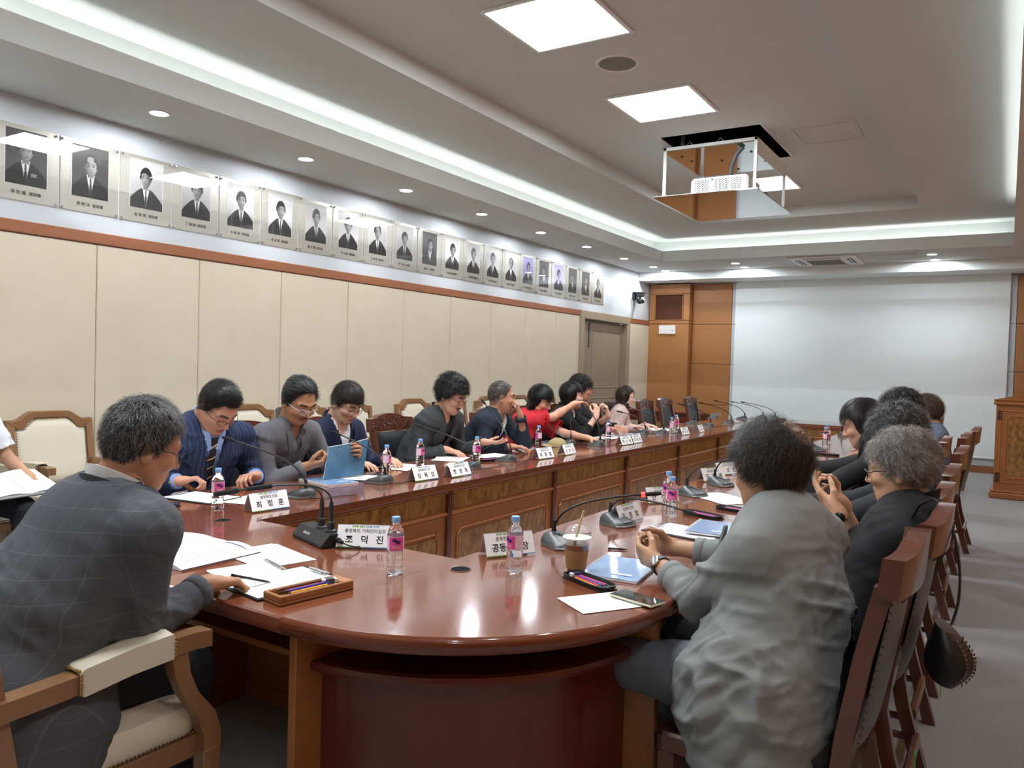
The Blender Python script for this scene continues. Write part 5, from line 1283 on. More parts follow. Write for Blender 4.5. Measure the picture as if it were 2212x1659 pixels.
cloth('black_blazer', '17181b'); cloth('pink_blouse', 'cdb3ab', rough=.7); cloth('grey_nylon', '7d8080', rough=.72, bump=.5, bscale=7, bstretch=(.7, .7, 2.2)); cloth('black_linen', '15161a', rough=.8); cloth('blue_grey_jacket', '5f6a80', noise=.3, nscale=200, col2='535d72')
cloth('white_shirt_linen', 'e9edf3', rough=.8); cloth('charcoal_top', '2a2d33')
M['jeans'] = mat('washed_jeans', '7a7f88', .9, noise=.35, nscale=7, col2='5a5f68', bump=.4, bscale=500)
M['tie_black'] = mat('striped_tie', '1c1a24', .5); 
_nt = M['tie_black'].node_tree; _b = _nt.nodes['Principled BSDF']; _tc = _nt.nodes.new('ShaderNodeTexCoord'); _mp = _nt.nodes.new('ShaderNodeMapping'); _mp.inputs['Rotation'].default_value = (0, .9, .6)
_w = _nt.nodes.new('ShaderNodeTexWave'); _w.inputs['Scale'].default_value = 7; _r = _nt.nodes.new('ShaderNodeValToRGB'); _r.color_ramp.elements[0].color = lin('1a1822'); _r.color_ramp.elements[1].color = lin('c8b48c'); _r.color_ramp.elements[0].position = .93; _r.color_ramp.elements[1].position = .96
_nt.links.new(_tc.outputs['Object'], _mp.inputs[0]); _nt.links.new(_mp.outputs[0], _w.inputs['Vector']); _nt.links.new(_w.outputs['Fac'], _r.inputs[0]); _nt.links.new(_r.outputs[0], _b.inputs['Base Color'])
M['gold_frame'] = mat('gold_frame', '8a7654', .3, metal=1); M['clear_frame'] = mat('clear_frame', 'b9bcc2', .2); M['dark_frame'] = mat('dark_frame', '1b1a20', .25)
def T3(x, y, z): return (x, y, z)
people = [
 dict(key='P1', label='man in grey checked suit with back to the camera writing at the near table edge', pelvis=(-2.12, 1.00), pz=.58, yaw=90, head=(-2.02, 1.295, 1.19), hyaw=78, hpitch=22, hroll=3, bulk=1.2, sw=.178,
      wR=(-1.94, 1.455, .785), wL=(-2.5, 1.44, .80), hR=dict(d=(.12, 1, -.12), n=(.1, -.1, -1), curl=(.75, .75, .8, .85), thumb=.9), hL=dict(d=(.3, 1, -.05)), hintR=(.18, -1, -.16),
      wear='suit', inner='white_cotton', outer='grey_check_wool', glasses='dark_frame', hair=('242426', '55565a', '8f9094', '18181a'), ns=9000, sw_=.0011, hl=.03, hs=1.0, thick=.006, skin='bb8a6b', trousers='trouser_dark', hh=.003, ha=.0035, hc=.008, hr=.004, scalp=.85, amp=.009, vdepth=.3, hem=.9, low=.09, vw=.058, mess=.45, lift=.008, seed=11, eyes='down', cuff=1.86, knees=(.44, .44), ankles=(0, -.02), nape=.01),
 dict(key='W', label='person in white short sleeved shirt by the left wall holding an open notebook', pelvis=(-5.22, 2.2), yaw=0, head=(-5.13, 2.12, 1.25), hyaw=-10, hpitch=20, wR=(-4.9, 1.98, .72), wL=(-4.92, 2.42, .70), hL=dict(d=(.6, .1, -.2), n=(0, -.3, -1)), hR=dict(d=(.7, .1, -.1), n=(0, 0, 1)), sleeve='short', wear='shirt', outer='white_shirt_linen', hair=('1c1a1a',), ns=500, q=.7, hh=.005, ha=.005, hc=.011, cuff=.8, flare=.015, bulk=1.1, seed=3, knees=(.45, .45)),
 dict(key='P2', label='man in navy pinstripe suit and striped tie looking down at his papers', pelvis=(-3.77, 2.68), yaw=-12, head=(-3.55, 2.70, 1.165), hyaw=2, hpitch=44, hroll=0, hs=1.1, bulk=1.2, sw=.2, fat=.008, nl=.135,
      wR=(-3.56, 2.48, .80), wL=(-3.43, 2.86, .80), hR=dict(d=(.45, .9, .1), n=(.3, .3, -1), curl=(.9, .9, 1, 1), thumb=1), hL=dict(d=(.25, -.95, .1), n=(.3, 0, -1), curl=(.8, .9, 1, 1)), wear='suit', inner='blue_cotton', outer='navy_pinstripe', tie='tie_black', cuffs=1, glasses='dark_frame', hair=('141316', '1e1c20'), ns=3500, hl=.035, thick=.010, skin='c4917a', amp=.006, seed=5, line=.08, lift=.008, mess=.2, comb=(.1, .9, .5), ha=.004, hh=.0035),
 dict(key='P3', label='man in grey button shirt with swept back hair and goatee reading a blue notebook', pelvis=(-3.81, 3.28), yaw=0, head=(-3.52, 3.24, 1.185), hyaw=-8, hpitch=30, hs=1.07, wR=(-3.42, 3.22, .82), wL=(-3.36, 3.52, .86), hR=dict(d=(.6, .55, .2), n=(.2, .5, .6), curl=(1, 1.1, 1.2, 1.2)), hL=dict(d=(.75, -.1, .35), n=(-.2, -1, .2), curl=(.9, 1, 1, 1)), wear='shirt', outer='grey_linen', glasses='clear_frame', frame_r=.0018, hair=('18191b', '26282b', '1b1c1e', '202224', '5a5d60'), ns=4500, hl=.07, thick=.012, skin='b58565', mustache=1, goatee=1, stubble=.3, amp=.005, seed=7, comb=(-.9, 0, -.1), mess=.1, line=.1, ha=.004, hh=.0035, lift=.006),
 dict(key='P4', label='man in navy blazer over white t-shirt with round glasses looking down', pelvis=(-3.91, 3.92), yaw=-2, head=(-3.72, 3.84, 1.15), hyaw=-2, hpitch=32, hs=1.05, wR=(-3.52, 3.72, .79), wL=(-3.5, 4.0, .79), hR=dict(d=(1, .2, -.1)), hL=dict(d=(1, -.2, -.1)), wear='blazer', inner='white_cotton', outer='navy_blazer', glasses='dark_frame', hair=('2a2422', '3a322d', '1f1b1b'), ns=3200, hl=.05, lift=.006, thick=.014, skin='cda088', fringe=.02, seed=9, comb=(.7, .3, .1), mess=.2, ha=.0045, hh=.004, hc=.01, q=.8),
 dict(key='P5', label='moustached man in charcoal jacket with curly black hair, palm held open', pelvis=(-3.86, 4.68), yaw=0, head=(-3.56, 4.80, 1.19), hyaw=8, hpitch=28, hs=1.08, bulk=1.08, wR=(-3.54, 4.72, .79), wL=(-3.45, 5.1, .83), hR=dict(d=(.85, .2, -.15), n=(0, 0, -1), curl=.35), hL=dict(d=(.75, .5, -.02), n=(-.15, .2, 1), curl=(.2, .2, .25, .3), spread=1.3), wear='blazer', inner='black_tee', outer='charcoal_wool', glasses='dark_frame', hair=('0f0f11', '1a1a1d'), style='curly', ns=4000, hl=.04, thick=.016, skin='cc9c84', mustache=1.25, amp=.005, seed=13, line=.062, lift=.012, ha=.004, hh=.0035, hintL=(-.1, .25, -1), vdepth=.26),
 dict(key='P6', label='short haired man in navy jacket turned away with hand at his mouth', pelvis=(-3.84, 5.35), yaw=10, head=(-3.55, 5.48, 1.165), hyaw=40, hpitch=6, hs=1.07, bulk=1.12, wR=(-3.32, 5.27, .79), wL=(-3.40, 5.53, 1.03), hR=dict(d=(.9, .5, 0), n=(0, 0, -1), curl=.5), hL=dict(d=(-.25, -.1, 1), n=(-.8, -.5, 0), curl=(.8, .9, 1, 1)), hintL=(.3, .3, -1), wear='blazer', inner='white_cotton', outer='navy_jacket', hair=('3a3634', '5b5552', '7a706a'), ns=2600, hl=.012, thick=.001, skin='b5836a', scalp=.65, amp=.006, seed=15, lift=.003, eyes='open', ha=.004, hh=.0035, bald=(.03, 0, .15, .04), line=.09, fat=.006, vdepth=.24),
 dict(key='P7', label='woman in red blouse reaching out her arm, black shoulder length hair', pelvis=(-3.83, 5.95), yaw=5, head=(-3.55, 6.12, 1.125), hyaw=8, hpitch=26, hs=1.02, s=.94, wR=(-3.36, 6.42, 1.10), wL=(-3.17, 6.35, .80), hR=dict(d=(.4, .9, .15), n=(0, -.2, -1), curl=.4), hL=dict(d=(.75, .2, -.15), n=(0, 0, -1), curl=.3), hintR=(.4, -.2, -1), sleeve='short', wear='blouse', outer='red_blouse', hair=('0e0f12', '17181c'), style='bob', ns=3000, hl=.09, thick=.016, skin='cf9d83', lips='a04c48', neckw=.05, cuff=.75, flare=.035, bust=1, seed=17, fringe=.03, amp=.005, ha=.004, hh=.004, mess=.1),
 dict(key='P8', label='woman in black blazer with black bob holding a microphone tip near her mouth', pelvis=(-3.81, 6.62), yaw=15, head=(-3.55, 6.72, 1.155), hyaw=40, hpitch=4, hs=1.0, s=.94, wR=(-3.28, 6.72, .98), wL=(-3.24, 6.9, .98), hR=dict(d=(-.12, .3, 1), n=(-.8, .5, 0), curl=(.8, .9, .9, 1)), hL=dict(d=(-.2, -.2, 1), n=(-.8, -.5, 0), curl=(.8, .9, .9, 1)), wear='blazer', inner='white_cotton', outer='black_blazer', hair=('0d0d10', '15161a'), style='bob', ns=2500, hl=.08, thick=.013, skin='d8ad97', lips='b25a55', eyes='open', seed=19, fringe=.03, ha=.0045, q=.8, mess=.08, cuff=1.45, vdepth=.2),
 dict(key='P9', label='young man with black curly fringe sitting behind the woman in the black blazer', pelvis=(-3.89, 7.28), yaw=20, head=(-3.78, 7.38, 1.2), hyaw=38, hpitch=10, hs=1.0, wR=(-3.4, 7.25, .82), wL=(-3.42, 7.5, .82), hR=dict(d=(.8, .5, 0)), hL=dict(d=(.8, -.4, 0)), wear='tee', outer='black_tee', hair=('101012', '1a191c'), style='curly', ns=2000, thick=.018, skin='c69079', fringe=.03, seed=21, eyes='down', ha=.005, hh=.004, hc=.012, neckw=.045, q=.7),
 dict(key='P10', label='young woman in pale pink blouse with long brown hair near the empty chairs', pelvis=(-3.81, 8.12), yaw=30, head=(-3.68, 8.28, 1.10), hyaw=32, hpitch=6, hs=.98, s=.9, wR=(-3.5, 8.1, .79), wL=(-3.45, 8.4, .79), hR=dict(d=(.8, .5, 0)), hL=dict(d=(.8, -.2, 0)), wear='blouse', outer='pink_blouse', hair=('2a1c18', '3a2822'), style='long', ns=2200, thick=.012, skin='ddb7a3', lips='c06a66', eyes='open', seed=23, line=.078, mess=.07, ha=.005, hh=.004, hc=.011, neckw=.05, bust=1, q=.7),
 dict(key='R6', label='man with brown hair in blue grey jacket at the far end of the right row', pelvis=(-.5, 7.34), yaw=185, head=(-.555, 7.32, 1.15), hyaw=178, hpitch=10, hs=1.02, wR=(-.98, 7.5, .79), wL=(-.98, 7.12, .79), wear='tee', sleeve='long', outer='blue_grey_jacket', hair=('3d3128', '554536'), ns=2200, thick=.018, skin='b98a72', glasses='dark_frame', seed=25, ha=.005, hh=.004, hc=.012, mess=.15, q=.7),
 dict(key='R5', label='man with full dark hair partly hidden behind the grey curly haired person', pelvis=(-.55, 5.75), yaw=180, head=(-.60, 5.72, 1.19), hyaw=180, hpitch=12, hs=1.06, wR=(-.98, 5.95, .79), wL=(-.98, 5.55, .79), wear='tee', outer='charcoal_top', hair=('17151a', '231f22'), style='curly', ns=2500, thick=.022, skin='b98a72', seed=27, ha=.005, hh=.004, hc=.012, q=.7),
 dict(key='R4', label='woman with long dark brown hair in black reading a white note in the right row', pelvis=(-.53, 4.78), yaw=182, head=(-.665, 4.70, 1.17), hyaw=182, hpitch=22, hs=1.02, s=.94, wR=(-1.1, 4.9, .88), wL=(-1.03, 4.5, .80), hR=dict(d=(-.7, -.3, .3), n=(.2, -.8, .4), curl=.8), hL=dict(d=(-.8, .2, -.1), n=(0, 0, -1), curl=.4), wear='tee', outer='black_linen', hair=('231a1b', '2f2424', '18131a'), style='long', ns=4500, hl=.09, thick=.013, skin='c99a82', seed=29, ha=.004, hh=.004, hc=.011, mess=.08, locks=(-1, 1), eyes='down'),
 dict(key='R3', label='person with dark grey wavy hair in charcoal top in the right row, writing', pelvis=(-.48, 3.88), yaw=185, head=(-.41, 3.89, 1.155), hyaw=182, hpitch=26, hs=1.04, wR=(-.92, 4.02, .80), wL=(-.86, 3.72, .79), hR=dict(d=(-.9, .1, -.1), n=(0, 0, -1), curl=.6), hL=dict(d=(-.85, .3, -.1), n=(0, 0, -1), curl=.4), wear='tee', outer='charcoal_top', hair=('2e2e30', '77787a', '1d1d1f', '4e4f51'), style='perm', ns=5000, hl=.04, lift=.01, thick=.016, skin='c99a82', seed=31, ha=.004, hh=.004, hc=.011, line=.06),
 dict(key='R2', label='woman with short silver hair and glasses in black blouse looking at a phone', pelvis=(-.42, 3.0), yaw=170, head=(-.315, 3.10, 1.11), hyaw=174, hpitch=12, hs=1.0, s=.95, wL=(-.50, 3.02, .955), wR=(-.52, 3.20, .96), hL=dict(d=(-.75, .3, .55), n=(.35, .5, .6), curl=(.35, .45, .5, .6), thumb=.6), hR=dict(d=(-.7, -.35, .45), n=(.2, -.7, .6), curl=(.8, .8, .9, 1), thumb=.8), hintL=(.3, -.2, -1), sleeve='short', wear='collar', outer='black_linen', glasses='dark_frame', frame_r=.002, hair=('8d8783', 'b3aca6', '6c6664', '55504f'), style='perm', ns=9000, hl=.042, sw_=.0012, thick=.005, skin='d0a183', lips='b4706a', eyes='open', seed=33, ha=.0035, hh=.003, hr=.004, hc=.008, cuff=.8, flare=.03, watch=('L', 'black_gloss'), watch_dir=(.3, -1, .2), line=.06, bulk=1.08, belly=1, amp=.006, pz=.6, hem=.44, lift=.008),
 dict(key='R1', label='man in grey jacket seen from behind with clasped hands at the foreground right', pelvis=(-.54, 2.30), yaw=166, head=(-.605, 2.43, 1.145), hyaw=163, hpitch=14, hs=.99, bulk=1.23, sw=.205, fat=.014, wL=(-.965, 2.475, .80), wR=(-.985, 2.66, .815), hL=dict(d=(-.8, .42, .12), n=(.35, .75, .3), curl=(.75, .8, .85, .9), thumb=.6), hR=dict(d=(-.75, -.42, .12), n=(.35, -.85, .1), curl=(.8, .85, .9, .95), thumb=.5), hintL=(.3, -.45, -1), sleeve='short', wear='overshirt', inner='black_tee', outer='grey_nylon', hair=('1d1b1a', '322e2c', '161413', '544d48'), style='curly', ns=11000, hl=.055, sw_=.001, thick=.012, skin='b58a6c', trousers='jeans', seed=35, bald=(-.105, -.025, .105, .05), ha=.0035, hh=.0035, hr=.004, hc=.0075, cuff=1.62, watch=('L', 'metal'), watch_dir=(-.1, -1, .5), amp=.015, hem=.9, low=.10, line=.07, knees=(.46, .46), ankles=(.05, .03), knee_w=.15, lift=.014, nape=.015, lh=.01),
]
import os, time as _tm
ONLY = None
PS = {}
for sp in people:
    if sp.get('hem', 0) == .9: sp['hem'] = None
    if ONLY and sp['key'] not in ONLY.split(','): continue
    _t0 = _tm.time(); PS[sp['key']] = person(sp)
# ================================================================= THINGS ON THE TABLE
ZT = .7405
M['mic_top'] = mat('mic_body', '46494b', .38, metal=.3); M['mic_rim'] = mat('mic_rim', '8c8f90', .3, metal=.7)
M['goose'] = mat('gooseneck', '1b1c1e', .4); M['foam'] = mat('mic_head', '141416', .7, bump=.4, bscale=900)
M['redring'] = mat('red_ring_light', 'ff2a2a', .4, emit=3)
def bez(P, n=14):
    P = [np.array(p, float) for p in P]; o = []
    for t in np.linspace(0, 1, n):
        a = [(1-t)*P[i]+t*P[i+1] for i in range(3)]; c = [(1-t)*a[i]+t*a[i+1] for i in range(2)]; o.append((1-t)*c[0]+t*c[1])
    return o
def w2l(p, loc, rz):
    d = np.array(p, float)-np.array(loc); c, s_ = math.cos(-rz), math.sin(-rz); return np.array([d[0]*c-d[1]*s_, d[0]*s_+d[1]*c, d[2]])
def mic_unit(x, y, tip, rz, label, ring=False, cable=None, grp='gooseneck conference microphones'):
    """base points along local +x toward the speaker; the neck rises at the back"""
    loc = (x, y, ZT); t = thing('microphone', label, 'microphone', loc, rz, grp)
    b = MB()
    pl = [(-.055, -.045), (-.04, -.055), (.06, -.07), (.085, -.04), (.09, 0), (.085, .04), (.06, .07), (-.04, .055), (-.055, .045), (-.06, 0)]
    def lay(sc, z0, z1): return [(px*sc, py*sc, z0+(z1-z0)*(px+.06)/.15) for px, py in pl]
    b.grid([lay(1, 0, 0), lay(1.03, .006, .006), lay(1.0, .014, .010)], closed=True); b.add(lay(1, 0, 0), [tuple(range(10))[::-1]])
    b.build('base_rim', 'mic_rim', t)
    b = MB(); G = [lay(1.0, .014, .010), lay(.97, .03, .014), lay(.8, .048, .018), lay(.5, .054, .026), lay(.02, .05, .04)]; b.grid(G, closed=True); bb = b.build('base', 'mic_top', t, ang=60)
    b = MB(); b.box((.045, -.03, .019), (.075, .03, .0225), c=.001); b.build('key_plate', 'mic_rim', bb)
    b = MB()
    for k in range(4): b.box((.04, -.024+k*.014, .0225), (.05, -.017+k*.014, .0245))
    b.build('buttons', 'white_plastic', bb, smooth=False)
    s0 = np.array([-.03, 0, .045]); tp = w2l(tip, loc, rz); L = np.linalg.norm(tp-s0)
    Q = bez([s0, s0+np.array([-.0, 0, .09+.18*max(0, tp[2]-.1)]), s0*.65+tp*.35+np.array([0, 0, .085]), tp], 18)
    b = MB(); b.tube(Q, .0042, 8); b.build('gooseneck', 'goose', t)
    b = MB(); b.tube([s0-np.array([0, 0, .01]), s0+np.array([0, 0, .02]), s0+np.array([0, 0, .05])], [.013, .009, .0055], 10); b.build('socket', 'black', t)
    d = nrm(Q[-1]-Q[-3]); b = MB(); b.tube([tp-d*.045, tp-d*.04, tp-d*.008, tp+d*.012, tp+d*.02], [.005, .0078, .0088, .0078, .004], 12); b.build('mic_head', 'foam', t)
    if ring: b = MB(); b.tube([tp-d*.056, tp-d*.042], .0098, 14); b.build('light_ring', 'redring', t)
    b = MB(); cy = 1 if cable is None else cable
    P = [(-.055, .0, .008), (-.10, .02*cy, .004), (-.11, .09*cy, .0045), (-.08, .16*cy, .004), (-.09, .26*cy, .004)]
    b.tube(bez([P[0], P[1], P[2], P[3]], 8)+[P[4]], .0028, 6); b.build('cable', 'black', t)
    return t
mics = [(-3.0, 2.80, (-3.26, 2.53, 1.04), PI-.25, 'microphone on the table before the navy pinstripe suit man, head pointing at him'), (-3.03, 3.42, (-3.30, 3.31, 1.02), PI, 'microphone before the man in the grey shirt with the blue notebook'),
 (-3.02, 4.30, (-3.3, 4.08, 1.02), PI, 'microphone in front of the moustached man, neck leaning left'), (-3.06, 4.82, (-3.38, 4.95, 1.16), PI, 'upright microphone between the moustached man and the navy jacket man'),
 (-3.30, 6.20, (-3.52, 6.6, 1.015), PI, 'microphone with upright neck in front of the woman in red'), (-3.07, 6.32, (-3.32, 6.52, 1.125), PI, 'microphone whose tip the woman in the black blazer holds'),
 (-3.28, 7.85, (-3.5, 7.7, .975), PI, 'microphone half hidden behind the pair of name plates'), (-3.15, 8.05, (-3.45, 7.80, 1.025), PI, 'microphone before the woman in pale pink'),
 (-3.4, 9.75, (-3.68, 9.98, .99), PI, 'microphone with straight neck before the empty black chairs'), (-3.12, 9.55, (-3.42, 9.33, 1.015), PI, 'microphone to the right of the last left name plate'),
 (-3.13, 10.45, (-3.42, 10.1, 1.01), PI, 'microphone past the last name plate on the left row'), (-3.25, 11.5, (-3.53, 11.05, 1.01), PI, 'first of three microphones clustered at the far left corner'),
 (-3.09, 11.95, (-3.42, 11.5, .985), -PI*.6, 'second of three microphones clustered at the far left corner'), (-2.90, 11.9, (-3.3, 11.6, .985), -PI*.6, 'third of three microphones clustered at the far left corner, nearest the screen')]
for x, y, tp, rz, lb in mics: mic_unit(x, y, tp, rz, lb, cable=-1)
micr = [(-1.47, 2.71, (-1.13, 2.86, .965), -.35, 'microphone with glowing red ring beside the iced coffee cup', True), (-1.47, 3.24, (-1.10, 3.2, .842), -.25, 'low bent microphone beside the pen tray in the right row', False), (-1.48, 4.27, (-1.14, 4.3, .99), -.3, 'microphone on the right row beside two water bottles', False),
 (-1.48, 4.77, (-1.15, 4.5, .99), -.3, 'microphone on the right row next to the folded name plates', False), (-1.46, 7.55, (-1.14, 6.25, 1.0), -.2, 'microphone on the right row left of the woman reading a note', False), (-1.55, 9.6, (-1.3, 8.6, .96), -.2, 'farthest microphone visible on the right row', False)]
for x, y, tp, rz, lb, rg in micr: mic_unit(x, y, tp, rz, lb, ring=rg, cable=1)
# double microphone of the near end table
t = thing('double_microphone', 'black desk base carrying two long microphones near the writing man', 'microphone', (-2.235, 2.17, ZT), -.32)
b = MB(); b.box((-.13, -.05, 0), (.13, .05, .012), c=.004); b.prism([(-.13, -.05, .012), (-.13, .05, .012), (-.13, .045, .05), (-.13, -.015, .05)], (.26, 0, 0)); b.build('base', 'black', t)
loc = (-2.235, 2.17, ZT)
tm = text_mesh('BOSSTAR', .013, .0003); tm.materials.clear(); tm.materials.append(M['white_plastic']); o = link('maker_mark', tm, t); o.matrix_local = Matrix.Translation((-.03, -.0345, .031))@Matrix.Rotation(.82, 4, 'X')
sock = [(-.005, .015), (.075, .015)]
tips = [(-2.47, 1.97, .935), (-2.38, 2.0, .953)]
for k, (sx, sy) in enumerate(sock):
    b = MB(); b.lathe([(.024, .05), (.022, .056), (.015, .06), (.014, .085), (.0095, .09), (.0095, .14), (.006, .165)], c=(sx, sy, 0), n=16); b.build('socket', 'black', t)
    s0 = np.array([sx, sy, .16]); tp = w2l(tips[k], loc, -.32); Q = bez([s0, s0+np.array([0, 0, .07]), s0*.6+tp*.4+np.array([0, 0, .06]), tp], 16)
    b = MB(); b.tube(Q, .0036, 8); b.build('gooseneck', 'goose', t)
    d = nrm(Q[-1]-Q[-3])
    if k == 0: b = MB(); b.tube([tp-d*.01, tp-d*.004, tp+d*.075, tp+d*.085], [.006, .0105, .010, .005], 14); b.build('mic_head', 'foam', t)
    else: b = MB(); b.tube([tp-d*.05, tp-d*.046, tp+d*.04, tp+d*.045], [.006, .0095, .009, .005], 14); b.build('mic_head', 'foam', t)
b = MB(); b.tube([(.13, .01, .03), (.155, .01, .03)], .01, 12); b.tube([(.155, .01, .03), (.18, .01, .028)], .007, 10); b.tube(bez([(.18, .01, .028), (.25, .01, .02), (.22, .1, .003), (.1, .11, .003)], 12)+[(-.1, .1, .003), (-.12, .06, .01), (-.1, .045, .03)], .003, 6); b.build('cable', 'black', t)
# water bottles
M['pet'] = mat('clear_bottle', 'f4f8fb', .03, trans=1, ior=1.33, spec=.5); M['cap_blue'] = mat('blue_cap', '7fb0e6', .4)
M['label_pink'] = mat('pink_label', 'e0559d', .5); M['label_pale'] = mat('pale_label', 'ecd0e0', .5); M['label_purple'] = mat('purple_mark', '3a2470', .5)
bp_ = [(.001, .004), (.02, .0), (.026, .003), (.029, .012), (.0285, .02), (.0265, .026), (.0285, .032), (.0285, .044), (.0265, .05), (.0285, .056), (.0285, .068), (.0265, .074), (.028, .08), (.028, .128), (.0275, .136), (.024, .148), (.018, .158), (.0135, .166), (.0125, .17), (.0125, .176)]
b = MB(); b.lathe(bp_, n=28); bm_body = b.mesh('body', 'pet', ang=80)
b = MB(); b.lathe([(.0145, .172), (.0148, .174), (.0148, .187), (.0135, .19), (.0001, .19)], n=24); bm_cap = b.mesh('cap', 'cap_blue')
def wrapb(b, u0, u1, z0, z1, m, r, n=12): b.grid([[(r*math.cos(a), r*math.sin(a), z) for a in np.linspace(u0, u1, n)] for z in (z0, z1)], m)
b = MB(); wrapb(b, 0, 2*PI, .082, .128, 1, .0284, 33); wrapb(b, -.9, .9, .082, .126, 0, .0286); wrapb(b, PI-.9, PI+.9, .082, .126, 0, .0286)
for c0 in (0, PI):
    for k in range(9):
        u = k/8-.5; hgt = .010*(1-(2*u)**2)**.5 if abs(u) < .5 else .001; zc = .114-.004*math.sin(u*6)
        wrapb(b, c0+u*1.1-.07, c0+u*1.1+.07, zc-hgt*.8, zc+hgt*.5, 2, .0288, 3)
bm_lab = b.mesh('label', ['label_pink', 'label_pale', 'label_purple'], smooth=False)
tmw = text_mesh('Kisss', .014, 0)
vs = np.array([v.co[:] for v in tmw.vertices]); a = vs[:, 0]/.029; nv = np.stack([.0291*np.cos(a), .0291*np.sin(a), .094+vs[:, 1]], 1)
for i, v in enumerate(tmw.vertices): v.co = nv[i]
tmw.materials.clear(); tmw.materials.append(M['white_plastic'])
def bottle(x, y, rz, label):
    t = thing('water_bottle', label, 'bottle', (x, y, ZT), rz, 'small water bottles with blue caps')
    link('body', bm_body, t); link('cap', bm_cap, t); l = link('label', bm_lab, t); link('label_print', tmw, l)
for a_ in [(-1.70, 2.0, -.75, 'water bottle beside the white name plate on the near table end'), (-1.40, 2.27, -1.9, 'water bottle on the rounded corner between name plate and coffee cup'), (-3.05, 2.33, -.3, 'water bottle before the navy pinstripe suit man'), (-3.2, 3.66, .5, 'water bottle beside the microphone of the grey shirt man'),
           (-3.3, 4.11, .2, 'water bottle behind the third name plate from the left'), (-3.14, 4.54, 2.8, 'water bottle at the open palm of the moustached man'), (-3.36, 5.78, 1, 'water bottle behind the name plate before the woman in red'), (-3.25, 6.93, .3, 'nearer bottle of the pair left of the black blazer woman\'s papers'), (-3.35, 7.14, 1.4, 'farther bottle of the pair before the woman in the black blazer'),
           (-3.0, 7.97, .5, 'left bottle of the pair behind the farthest left name plates'), (-3.13, 8.46, 2, 'right bottle of the pair behind the farthest left name plates'), (-1.34, 3.6, -1.3, 'front bottle of the pair on the right row beside the pen tray'), (-1.42, 3.76, -2.1, 'back bottle of the pair on the right row beside the pen tray'), (-1.46, 8.0, 0, 'left bottle of the far pair on the right row'), (-1.53, 8.5, 1, 'right bottle of the far pair on the right row')]: bottle(*a_)
# name plates
M['clear_sheet'] = mat('clear_sheet', 'ffffff', .03); _nt = M['clear_sheet'].node_tree; _t = _nt.nodes.new('ShaderNodeBsdfTransparent'); _g = _nt.nodes.new('ShaderNodeBsdfGlossy'); _g.inputs['Roughness'].default_value = .03; _g.inputs['Color'].default_value = (.9, .93, .95, 1)
_m = _nt.nodes.new('ShaderNodeMixShader'); _m.inputs[0].default_value = .16; _nt.links.new(_t.outputs[0], _m.inputs[1]); _nt.links.new(_g.outputs[0], _m.inputs[2]); _nt.links.new(_m.outputs[0], _nt.nodes['Material Output'].inputs[0])
M['card'] = mat('name_card', 'f0f1f4', .6); M['green_ink'] = mat('green_print', '76b043', .6); M['blue_ink'] = mat('blue_print', '3d7fc4', .6)
def plate(x, y, rz, l1, l2, label, wd_=.205):
    """front card faces local +x"""
    t = thing('name_plate', label, 'name plate', (x, y, ZT), rz, 'white tent name plates'); H_, a = .092, .42; w2 = wd_/2
    for sgn, nm_ in ((1, 'front_card'), (-1, 'back_card')):
        T = np.eye(4); ca, sa = math.cos(a), math.sin(a)
        # local frame: u along y, v up the slope, n outward
        u_ = np.array([0, sgn*1., 0]); v_ = np.array([-sgn*sa, 0, ca]); n_ = np.cross(u_, v_); T[:3, 0] = u_; T[:3, 1] = v_; T[:3, 2] = n_; T[:3, 3] = (sgn*H_*sa, 0, .001)
        b = MB(); b.T = T; b.box((-w2+.003, .004, .0012), (w2-.003, H_-.004, .0018)); c_ = b.build(nm_, 'card', t, smooth=False)
        b = MB(); b.T = T; b.box((-w2, 0, -.0012), (w2, H_, .0010)); b.build('acrylic_sheet', 'clear_sheet', t, smooth=False)
        b = MB(); b.T = T; b.box((-w2+.004, .004, .0019), (0, .007, .0021)); b.box((0, .004, .0019), (w2-.004, .007, .0021), 1); b.build('card_stripe', ['green_ink', 'blue_ink'], c_, smooth=False)
        TM = Matrix([list(r) for r in T])
        for s_, sz, xx, yy, mm, bd in (('충북을 새롭게', .0085, -.026, .083, 'green_ink', .0002), ('도민을 신나게', .0085, .026, .083, 'blue_ink', .0002), (l1, .0165, 0, .0655, 'ink_dark', .0001), (l2, .033, 0, .032, 'ink_dark', .0006)):
            if not s_: continue
            k_ = (s_, sz, bd)
            if k_ not in TXT:
                TXT[k_] = text_mesh(s_, sz, .0001, bd)
            me = TXT[k_]; 
            if not me.materials: me.materials.append(M[mm])
            else: me.materials[0] = M[mm]
            o = link('print', me, c_); o['kind'] = 'stuff'; o.matrix_local = TM@Matrix.Translation((xx, yy, .0022))
    return t
TXT = {}
plate(-2.03, 2.215, -1.02, '충청북도 기획관리실장', '조   덕   진', 'large white name plate beside the double microphone on the near end', .215)
plate(-2.88, 2.47, -.12, '충청북도의원', '최   정   훈', 'white name plate before the pinstripe suit man, front of the left row')
plate(-2.93, 3.68, -.08, '충북대학교 교수', '심   복   섭', 'white name plate left of the two joined before the moustached man')
plate(-2.88, 3.96, -.02, '서원대학교 교수', '조   경   득', 'white name plate before the moustached man')
plate(-2.95, 5.15, -.1, '서원대학교 교수', '최   흥   렬', 'white name plate before the short haired navy jacket man')
plate(-2.95, 5.53, .05, '청주대학교 교수', '신   석   규', 'white name plate beside the khaki cap, before the woman in red')
plate(-2.94, 6.62, -.1, '더블유스튜 대표', '황   신   혜', 'left one of the two touching name plates before the woman in black')
plate(-2.94, 6.86, 0, '웹디앤 상임이사', '원   혜   화', 'right one of the two touching name plates before the woman in black')
